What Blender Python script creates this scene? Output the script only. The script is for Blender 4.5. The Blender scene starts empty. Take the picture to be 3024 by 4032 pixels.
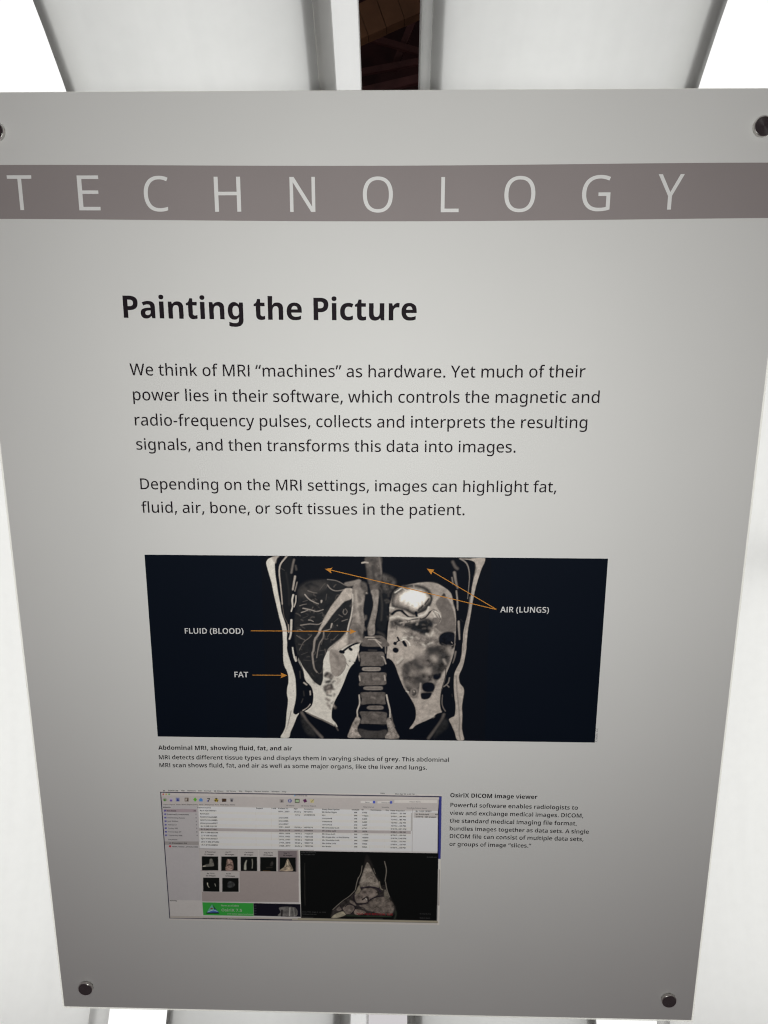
import bpy, bmesh, math, random
import numpy as np
from mathutils import Matrix, Vector
from mathutils.geometry import tessellate_polygon
random.seed(7)
SC = bpy.context.scene
COL = SC.collection

# ------------------------------------------------------------------ camera
cam = bpy.data.cameras.new('camera'); camo = bpy.data.objects.new('camera', cam); COL.objects.link(camo)
cam.sensor_fit = 'VERTICAL'; cam.sensor_height = 24.0; cam.sensor_width = 18.0
cam.lens = 24.0 * 2912.0 / 4032.0
cam.clip_start = 0.01; cam.clip_end = 100
camo.matrix_world = Matrix([[0.999734, -0.007196, 0.021891, 0.325805], [0.022943, 0.222377, -0.974691, -0.591995], [0.002145, 0.974934, 0.222483, 0.634698], [0.0, 0.0, 0.0, 1.0]])
SC.camera = camo
# ------------------------------------------------------------------ world: a dim hall
w = bpy.data.worlds.new('World'); SC.world = w; w.use_nodes = True
w.node_tree.nodes['Background'].inputs[0].default_value = (1.0, 0.76, 0.84, 1)
w.node_tree.nodes['Background'].inputs[1].default_value = 0.055
SC.view_settings.view_transform = 'Standard'; SC.view_settings.look = 'None'
SC.view_settings.exposure = 0; SC.view_settings.gamma = 1
try:
    SC.cycles.max_bounces = 10; SC.cycles.transmission_bounces = 8; SC.cycles.transparent_max_bounces = 16
    SC.cycles.use_denoising = True; SC.cycles.denoising_prefilter = 'NONE'; SC.cycles.denoising_input_passes = 'RGB_ALBEDO_NORMAL'; SC.cycles.use_adaptive_sampling = False; SC.cycles.filter_width = 1.15
except Exception: pass
# ------------------------------------------------------------------ added fill lights
def area(name, loc, target, size, power, color, shape='DISK', size_y=None, spread=180):
    l = bpy.data.lights.new(name, 'AREA'); l.shape = shape; l.size = size
    if size_y: l.size_y = size_y
    l.energy = power; l.color = color; l.spread = math.radians(spread)
    o = bpy.data.objects.new(name, l); COL.objects.link(o); o.location = loc
    o.rotation_euler = (Vector(target) - Vector(loc)).to_track_quat('-Z', 'Y').to_euler()
    return o
area('front_fill', (0.315, -0.645, 0.565), (0.315, 0, 0.555), 0.12, 2.07, (0.99, 1.0, 0.975), spread=150)  # added fill beside the camera, gives the sign its bright middle and falloff
ROOF_FILL = area('roof_fill', (0.2, 2.6, 1.2), (0.3, 4.2, 2.1), 0.6, 0.4, (1.0, 0.72, 0.5))  # added fill with no real fitting, lifts the roof timbers in the gap

# ------------------------------------------------------------------ helpers
def tag(o, label=None, cat=None, group=None, kind=None):
    if label: o['label'] = label
    if cat: o['category'] = cat
    if group: o['group'] = group
    if kind: o['kind'] = kind
    return o
def empty(name, loc, label, cat, group=None):
    o = bpy.data.objects.new(name, None); o.empty_display_size = 0.05; COL.objects.link(o); o.location = loc
    return tag(o, label, cat, group)
def link(name, me, mats, parent=None):
    for m in (mats if isinstance(mats, (list, tuple)) else [mats]): me.materials.append(m)
    o = bpy.data.objects.new(name, me); COL.objects.link(o)
    if parent is not None:
        o.parent = parent
        loc = Vector((0, 0, 0)); q = parent
        while q is not None: loc += q.location; q = q.parent
        o.location = -loc
    return o
def mesh(name, V, F): 
    me = bpy.data.meshes.new(name); me.from_pydata(V, [], F); me.update(); return me
def box(name, x0, x1, y0, y1, z0, z1, mat, parent=None, bevel=0):
    bm = bmesh.new(); bmesh.ops.create_cube(bm, size=1)
    for v in bm.verts: v.co = Vector(((x0+x1)/2 + v.co.x*(x1-x0), (y0+y1)/2 + v.co.y*(y1-y0), (z0+z1)/2 + v.co.z*(z1-z0)))
    if bevel: bmesh.ops.bevel(bm, geom=bm.edges[:], offset=bevel, segments=2, profile=.5, affect='EDGES')
    me = bpy.data.meshes.new(name); bm.to_mesh(me); bm.free()
    return link(name, me, mat, parent)

# ------------------------------------------------------------------ materials
def srgb(c):
    return tuple(((v/255)/12.92 if v/255 <= .04045 else ((v/255+.055)/1.055)**2.4) for v in c)
def mat(name, col, rough=.5, metal=0.0, spec=.5, noise=0.0, nscale=60, **kw):
    m = bpy.data.materials.new(name); m.use_nodes = True; nt = m.node_tree; b = nt.nodes['Principled BSDF']
    b.inputs['Base Color'].default_value = (*col, 1); b.inputs['Roughness'].default_value = rough
    b.inputs['Metallic'].default_value = metal; b.inputs['Specular IOR Level'].default_value = spec
    if noise:
        t = nt.nodes.new('ShaderNodeTexNoise'); t.inputs['Scale'].default_value = nscale; t.inputs['Detail'].default_value = 6
        g = nt.nodes.new('ShaderNodeTexCoord'); nt.links.new(g.outputs['Object'], t.inputs['Vector'])
        r = nt.nodes.new('ShaderNodeMapRange'); r.inputs[1].default_value = .3; r.inputs[2].default_value = .7
        r.inputs[3].default_value = 1-noise; r.inputs[4].default_value = 1+noise
        nt.links.new(t.outputs['Fac'], r.inputs[0])
        mx = nt.nodes.new('ShaderNodeVectorMath'); mx.operation = 'SCALE'; mx.inputs[0].default_value = col
        nt.links.new(r.outputs[0], mx.inputs['Scale']); nt.links.new(mx.outputs[0], b.inputs['Base Color'])
    return m
M = {}
M['print_white'] = mat('print_white', (.80, .80, .775), .62, spec=.12, noise=.012, nscale=9)
M['print_band'] = mat('print_band', (.335, .298, .293), .62, spec=.12, noise=.02, nscale=14)
M['letter_white'] = mat('letter_white', (.88, .88, .86), .62, spec=.12)
M['ink_black'] = mat('ink_black', (.018, .013, .017), .65, spec=.08)
M['ink_white'] = mat('ink_white', (.74, .74, .73), .65, spec=.08)
M['ink_orange'] = mat('ink_orange', (.62, .26, .045), .65, spec=.08)
M['ink_grey'] = mat('ink_grey', (.25, .24, .25), .65, spec=.08)
M['ui_dark'] = mat('ui_dark', (.02, .016, .02), .65, spec=.08)
M['ui_mid'] = mat('ui_mid', (.20, .19, .20), .65, spec=.08)
M['ui_pale'] = mat('ui_pale', (.50, .66, .48), .65, spec=.08)
M['ui_red'] = mat('ui_red', (.34, .02, .03), .65, spec=.08)
M['ui_dim'] = mat('ui_dim', (.10, .10, .10), .65, spec=.08)
M['steel'] = mat('steel', (.40, .395, .38), .26, metal=1)
nt = M['steel'].node_tree; b = nt.nodes['Principled BSDF']; b.inputs['Anisotropic'].default_value = .6
tg = nt.nodes.new('ShaderNodeTangent'); tg.direction_type = 'RADIAL'; tg.axis = 'Y'; nt.links.new(tg.outputs[0], b.inputs['Tangent'])
M['steel_side'] = mat('steel_side', (.68, .66, .63), .28, metal=1)

def picture_mat(name):
    m = mat(name, (.5, .5, .5), .65, spec=.08); nt = m.node_tree
    a = nt.nodes.new('ShaderNodeVertexColor'); a.layer_name = 'print'
    nt.links.new(a.outputs['Color'], nt.nodes['Principled BSDF'].inputs['Base Color']); return m
M['picture'] = picture_mat('picture_print')

def frosted(name, col, streak=.05, diff=.25, thru=0):
    """satin acrylic face: light from behind comes through diffusely"""
    m = bpy.data.materials.new(name); m.use_nodes = True; nt = m.node_tree; nt.nodes.clear()
    out = nt.nodes.new('ShaderNodeOutputMaterial'); tr = nt.nodes.new('ShaderNodeBsdfTranslucent'); df = nt.nodes.new('ShaderNodeBsdfDiffuse')
    mx = nt.nodes.new('ShaderNodeMixShader'); mx.inputs[0].default_value = diff
    tc = nt.nodes.new('ShaderNodeTexCoord'); mp = nt.nodes.new('ShaderNodeMapping'); mp.inputs['Scale'].default_value = (70, 3, 3)
    n1 = nt.nodes.new('ShaderNodeTexNoise'); n1.inputs['Scale'].default_value = 1.0; n1.inputs['Detail'].default_value = 5
    n2 = nt.nodes.new('ShaderNodeTexNoise'); n2.inputs['Scale'].default_value = 90; n2.inputs['Detail'].default_value = 4
    nt.links.new(tc.outputs['Object'], mp.inputs[0]); nt.links.new(mp.outputs[0], n1.inputs['Vector']); nt.links.new(tc.outputs['Object'], n2.inputs['Vector'])
    ad = nt.nodes.new('ShaderNodeMath'); ad.operation = 'ADD'; nt.links.new(n1.outputs['Fac'], ad.inputs[0]); nt.links.new(n2.outputs['Fac'], ad.inputs[1])
    r = nt.nodes.new('ShaderNodeMapRange'); r.inputs[1].default_value = .7; r.inputs[2].default_value = 1.3; r.inputs[3].default_value = 1-streak; r.inputs[4].default_value = 1+streak
    nt.links.new(ad.outputs[0], r.inputs[0])
    sc = nt.nodes.new('ShaderNodeVectorMath'); sc.operation = 'SCALE'; sc.inputs[0].default_value = col; nt.links.new(r.outputs[0], sc.inputs['Scale'])
    nt.links.new(sc.outputs[0], tr.inputs[0]); df.inputs[0].default_value = (.8, .8, .8, 1)
    nt.links.new(tr.outputs[0], mx.inputs[1]); nt.links.new(df.outputs[0], mx.inputs[2])
    if thru:
        tp = nt.nodes.new('ShaderNodeBsdfTransparent'); m2 = nt.nodes.new('ShaderNodeMixShader'); m2.inputs[0].default_value = thru
        nt.links.new(mx.outputs[0], m2.inputs[1]); nt.links.new(tp.outputs[0], m2.inputs[2]); nt.links.new(m2.outputs[0], out.inputs[0])
    else: nt.links.new(mx.outputs[0], out.inputs[0])
    return m
M['frost'] = frosted('frosted_face', (.80, .805, .79), .022, .2)
M['frost_bright'] = frosted('frosted_bright_face', (.97, .97, .96), .02, .08, .5)
M['frost_side'] = frosted('frosted_side_face', (.985, .985, .965), .02, .1)
M['frost_edge'] = frosted('frosted_edge', (1, .99, .93), .01, .02, .15)
def clear(name, col):
    m = bpy.data.materials.new(name); m.use_nodes = True; nt = m.node_tree; nt.nodes.clear()
    out = nt.nodes.new('ShaderNodeOutputMaterial'); t = nt.nodes.new('ShaderNodeBsdfTransparent'); t.inputs[0].default_value = (*col, 1)
    nt.links.new(t.outputs[0], out.inputs[0]); return m
M['clear'] = clear('clear_acrylic', (.97, .97, .97)); M['clear_lip'] = clear('clear_lip', (.95, .95, .945))
M['rail'] = mat('rail_aluminium', (.32, .315, .305), .5)
M['reflector'] = mat('reflector_white', (.86, .86, .85), .6)
def glow(name, col, s):
    m = bpy.data.materials.new(name); m.use_nodes = True; nt = m.node_tree; nt.nodes.clear()
    out = nt.nodes.new('ShaderNodeOutputMaterial'); e = nt.nodes.new('ShaderNodeEmission'); e.inputs[0].default_value = (*col, 1); e.inputs[1].default_value = s
    nt.links.new(e.outputs[0], out.inputs[0]); return m
M['backlight'] = glow('backlight', (1.0, 1.0, .985), 1.06)
M['backlight_low'] = glow('backlight_low', (1.0, .96, .98), .62)
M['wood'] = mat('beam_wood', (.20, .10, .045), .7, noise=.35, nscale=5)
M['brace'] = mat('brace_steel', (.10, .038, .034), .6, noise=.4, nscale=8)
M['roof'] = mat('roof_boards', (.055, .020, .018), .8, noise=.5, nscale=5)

# ------------------------------------------------------------------ curved light wall (cylinder about the x axis)
YC, ZC, RAD = -0.528, 0.301, 0.80
def arc(name, x0, x1, r0, r1, a0, a1, mats, parent=None, n=40, front_only=True):
    """curved slab; material 0 on the face towards the viewer, 1 on back and edges"""
    V = []; F = []; mi = []
    for i in range(n+1):
        a = math.radians(a0 + (a1-a0)*i/n)
        for r in (r0, r1):
            for x in (x0, x1): V.append((x, YC + r*math.cos(a), ZC + r*math.sin(a)))
    for i in range(n):
        k = 4*i; q = k+4
        F.append((k, k+1, q+1, q)); mi.append(0)
        F.append((k+2, q+2, q+3, k+3)); mi.append(1)
        F.append((k, q, q+2, k+2)); mi.append(2)
        F.append((k+1, k+3, q+3, q+1)); mi.append(2)
    F.append((0, 2, 3, 1)); mi.append(2); k = 4*n; F.append((k, k+1, k+3, k+2)); mi.append(2)
    me = mesh(name, V, F)
    mats = mats if isinstance(mats, (list, tuple)) else [mats]*3
    for p, m in zip(me.polygons, mi): p.material_index = m; p.use_smooth = (m < 2)
    return link(name, me, mats, parent)
LO, HI = -52, 56
def light_panel(label, x0, x1, faces, rails, lips=(), strips=(), face='frost'):
    t = empty('light_panel', ((x0+x1)/2, YC+RAD, ZC), label, 'light panel', 'curved light panels behind the sign')
    for a, b, *fm in faces: arc('diffuser_sheet', a, b, RAD, RAD+.001, LO, HI, [M[fm[0] if fm else face], M['clear'], M['frost_edge']], t)
    for a, b in strips: arc('edge_strip', a, b, RAD-.0032, RAD-.0004, LO, HI, [M[face], M['clear'], M['frost_edge']], t)
    for a, b, d, *lh in rails: arc('rail', a, b, RAD+.001+d, RAD+.001+d+.010, LO, lh[0] if lh else HI, M['rail'], t)
    for a, b in lips: arc('lip', a, b, RAD+.0045, RAD+.0065, LO, HI, [M['clear_lip']]*3, t)
    return t
PANEL_A = light_panel('curved frosted light panel left of the dark gap, above the sign', .0505, .2925, [(.0505, .258), (.2583, .2925, 'frost_bright')],
            [(.0500, .0588, .0010), (.2490, .2640, .0002), (.2455, .2700, .0105)], [(.0592, .0745)])
PANEL_B = light_panel('curved frosted light panel right of the dark gap, above the sign', .3385, .5625, [(.3385, .3472), (.3475, .5625)],
            [(.3476, .3575, .0004), (.3408, .3474, .0004, -8), (.3480, .3600, .0106), (.5502, .5612, .0010)], [(.533, .5498)])
light_panel('smooth frosted light panel running down the left side of the sign', -.9, -.0195, [(-.9, -.0432), (-.0429, -.0195)],
            [(-.0425, -.0330, .006)], face='frost_side')
PANEL_D = light_panel('smooth frosted light panel running down the right side of the sign', .634, 1.5, [(.634, .6492), (.6495, 1.5)],
            [(.6400, .6490, .005)], face='frost_side')
arc('shade_block', .742, .80, RAD+.034, RAD+.042, 5.6, 7.0, M['rail'], PANEL_D, n=4)  # added unseen block, its shadow makes the soft grey smear on the sheet
def backlight(label, x0, x1, a0, a1, m):
    o = arc('backlight_panel', x0, x1, .895, .9, a0, a1, M[m]); return tag(o, label, 'backlight', None)
backlight('bright white backlight seen in the gap at the upper left corner', -1.0, .2862, -39.5, HI+2, 'backlight')
backlight('bright white backlight seen in the gap at the upper right corner', .3408, 1.6, -39.5, HI+2, 'backlight')
backlight('pale backlight low in the centre gap below the sign', .285, .340, -41, -6, 'backlight_low')

# added white reflectors, hidden edge-on beside the centre gap, to brighten the edge strips
def reflector(xa, xb, parent):
    V = []; F = []; n = 40
    for i in range(n+1):
        a = math.radians(LO + (HI-LO)*i/n)
        for x, r in ((xa, RAD+.0012), (xb, .894), (xb+(.0006 if xb < xa else -.0006), .894), (xa+(-.0008 if xb < xa else .0008), RAD+.0012)):
            V.append((x, YC+r*math.cos(a), ZC+r*math.sin(a)))
    for i in range(n):
        for j in range(4): F.append((4*i+j, 4*i+(j+1) % 4, 4*i+4+(j+1) % 4, 4*i+4+j))
    link('side_reflector', mesh('side_reflector', V, F), M['reflector'], parent)
reflector(.2922, .2868, PANEL_A); reflector(.3388, .3402, PANEL_B)

# ------------------------------------------------------------------ dark hall roof seen through the centre gap
def roof_pt(px, py, y):
    """a point of the hall roof steelwork at depth y, from the sight line through the gap"""
    d = Vector(((px-1512)/2912.0, -(py-2016)/2912.0, -1.0)); d = camo.matrix_world.to_3x3() @ d
    t = (y - camo.location.y)/d.y; return camo.location + d*t
def beam(name, a, b, w, mt, label, cat, group=None, depth=None):
    a = Vector(a); b = Vector(b); d = (b-a).normalized(); up = Vector((0, 1, 0)); s = d.cross(up).normalized(); dep = depth or w
    V = []
    for q in (a, b):
        for i, j in ((-1, -1), (1, -1), (1, 1), (-1, 1)): V.append(q + s*(i*w/2) + up*(j*dep/2))
    F = [(0, 1, 2, 3), (7, 6, 5, 4), (0, 4, 5, 1), (1, 5, 6, 2), (2, 6, 7, 3), (3, 7, 4, 0)]
    return tag(link(name, mesh(name, V, F), M[mt]), label, cat, group)
G = lambda x, y, Y: roof_pt(1350 + x/4.1475, y/4.1475, Y)
def ext(a, b, k0, k1):
    a = Vector(a); b = Vector(b); return a + (a-b)*k0, b + (b-a)*k1
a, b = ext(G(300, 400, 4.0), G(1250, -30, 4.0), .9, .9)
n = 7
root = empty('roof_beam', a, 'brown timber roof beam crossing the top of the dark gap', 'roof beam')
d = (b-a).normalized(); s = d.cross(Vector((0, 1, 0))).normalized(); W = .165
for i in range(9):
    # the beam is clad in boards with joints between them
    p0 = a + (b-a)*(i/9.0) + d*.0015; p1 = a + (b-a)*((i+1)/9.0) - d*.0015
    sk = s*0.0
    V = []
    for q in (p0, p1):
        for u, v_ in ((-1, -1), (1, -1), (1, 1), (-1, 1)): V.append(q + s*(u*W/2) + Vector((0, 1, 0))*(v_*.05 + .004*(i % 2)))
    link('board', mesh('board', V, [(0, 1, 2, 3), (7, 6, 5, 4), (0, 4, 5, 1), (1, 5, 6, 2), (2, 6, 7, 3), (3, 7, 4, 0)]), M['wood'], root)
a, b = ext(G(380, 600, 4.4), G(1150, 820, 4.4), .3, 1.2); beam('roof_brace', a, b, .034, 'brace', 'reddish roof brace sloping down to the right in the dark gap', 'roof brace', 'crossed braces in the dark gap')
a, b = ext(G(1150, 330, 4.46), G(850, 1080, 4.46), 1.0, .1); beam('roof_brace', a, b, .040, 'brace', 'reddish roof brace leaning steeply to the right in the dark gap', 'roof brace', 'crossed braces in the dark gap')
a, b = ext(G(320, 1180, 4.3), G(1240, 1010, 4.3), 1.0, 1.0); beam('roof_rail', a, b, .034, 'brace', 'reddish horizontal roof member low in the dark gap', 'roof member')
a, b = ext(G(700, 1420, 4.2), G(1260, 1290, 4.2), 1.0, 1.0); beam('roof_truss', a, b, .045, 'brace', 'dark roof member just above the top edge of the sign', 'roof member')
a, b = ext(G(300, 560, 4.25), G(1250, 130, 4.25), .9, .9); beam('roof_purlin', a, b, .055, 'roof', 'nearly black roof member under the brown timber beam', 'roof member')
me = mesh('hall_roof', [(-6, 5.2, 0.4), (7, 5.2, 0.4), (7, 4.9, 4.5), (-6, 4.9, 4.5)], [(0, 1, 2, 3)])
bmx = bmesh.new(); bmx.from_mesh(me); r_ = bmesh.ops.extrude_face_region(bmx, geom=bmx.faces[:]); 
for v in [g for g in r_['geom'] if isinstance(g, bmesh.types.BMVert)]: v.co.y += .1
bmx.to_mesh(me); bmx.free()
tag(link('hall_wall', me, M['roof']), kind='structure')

# ------------------------------------------------------------------ the sign
WID, HGT = 0.6096, 0.8138
sign = empty('sign_panel', (WID/2, 0, 0), 'grey-white printed acrylic sign headed TECHNOLOGY, fixed by four round steel standoffs', 'sign')
TH = .006
bd = box('acrylic_board', -.0016, WID+.0016, .0001, TH, -.0019, HGT+.0003, [M['clear'], M['frost_edge']], sign)
for p in bd.data.polygons: p.material_index = 1 if p.normal.y < -.5 else 0
box('print_sheet', 0, WID, 0, .0004, 0, HGT, M['print_white'], sign)

def flat(name, loops, y, m, parent):
    """closed outline(s) in panel x,z laid at depth y"""
    V = [(p[0], y, p[1]) for l in loops for p in l]
    T = tessellate_polygon([[Vector((p[0], p[1], 0)) for p in l] for l in loops])
    return link(name, mesh(name, V, T), m, parent)
def face_front(me):
    bm = bmesh.new(); bm.from_mesh(me)
    for f in bm.faces:
        f.normal_update()
        if f.normal.y > 0: f.normal_flip()
    bm.to_mesh(me); bm.free()

# band: slightly bowed print, sampled outline
def interp(pts, x):
    xs = [p[0] for p in pts]; zs = [p[1] for p in pts]
    c = np.polyfit(np.array(xs)-.3, zs, 4); return float(np.polyval(c, x-.3))
BT = [[0.02381,0.76437],[0.1389,0.76387],[0.253,0.76319],[0.31194,0.76302],[0.40358,0.76337],[0.47816,0.76394],[0.5936,0.76435]]
BB = [[0.01945,0.72638],[0.10717,0.72563],[0.19434,0.72495],[0.31203,0.72418],[0.42409,0.72464],[0.51854,0.72551],[0.59804,0.7262]]
N = 64; V = []; F = []
for i in range(N+1):
    x = WID*i/N; xc = min(max(x, BT[0][0]), BT[-1][0]); V += [(x, -.0002, interp(BB, xc)), (x, -.0002, interp(BT, xc))]
for i in range(N): F.append((2*i, 2*i+2, 2*i+3, 2*i+1))
band = link('header_band', mesh('header_band', V, F), M['print_band'], sign)

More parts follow.
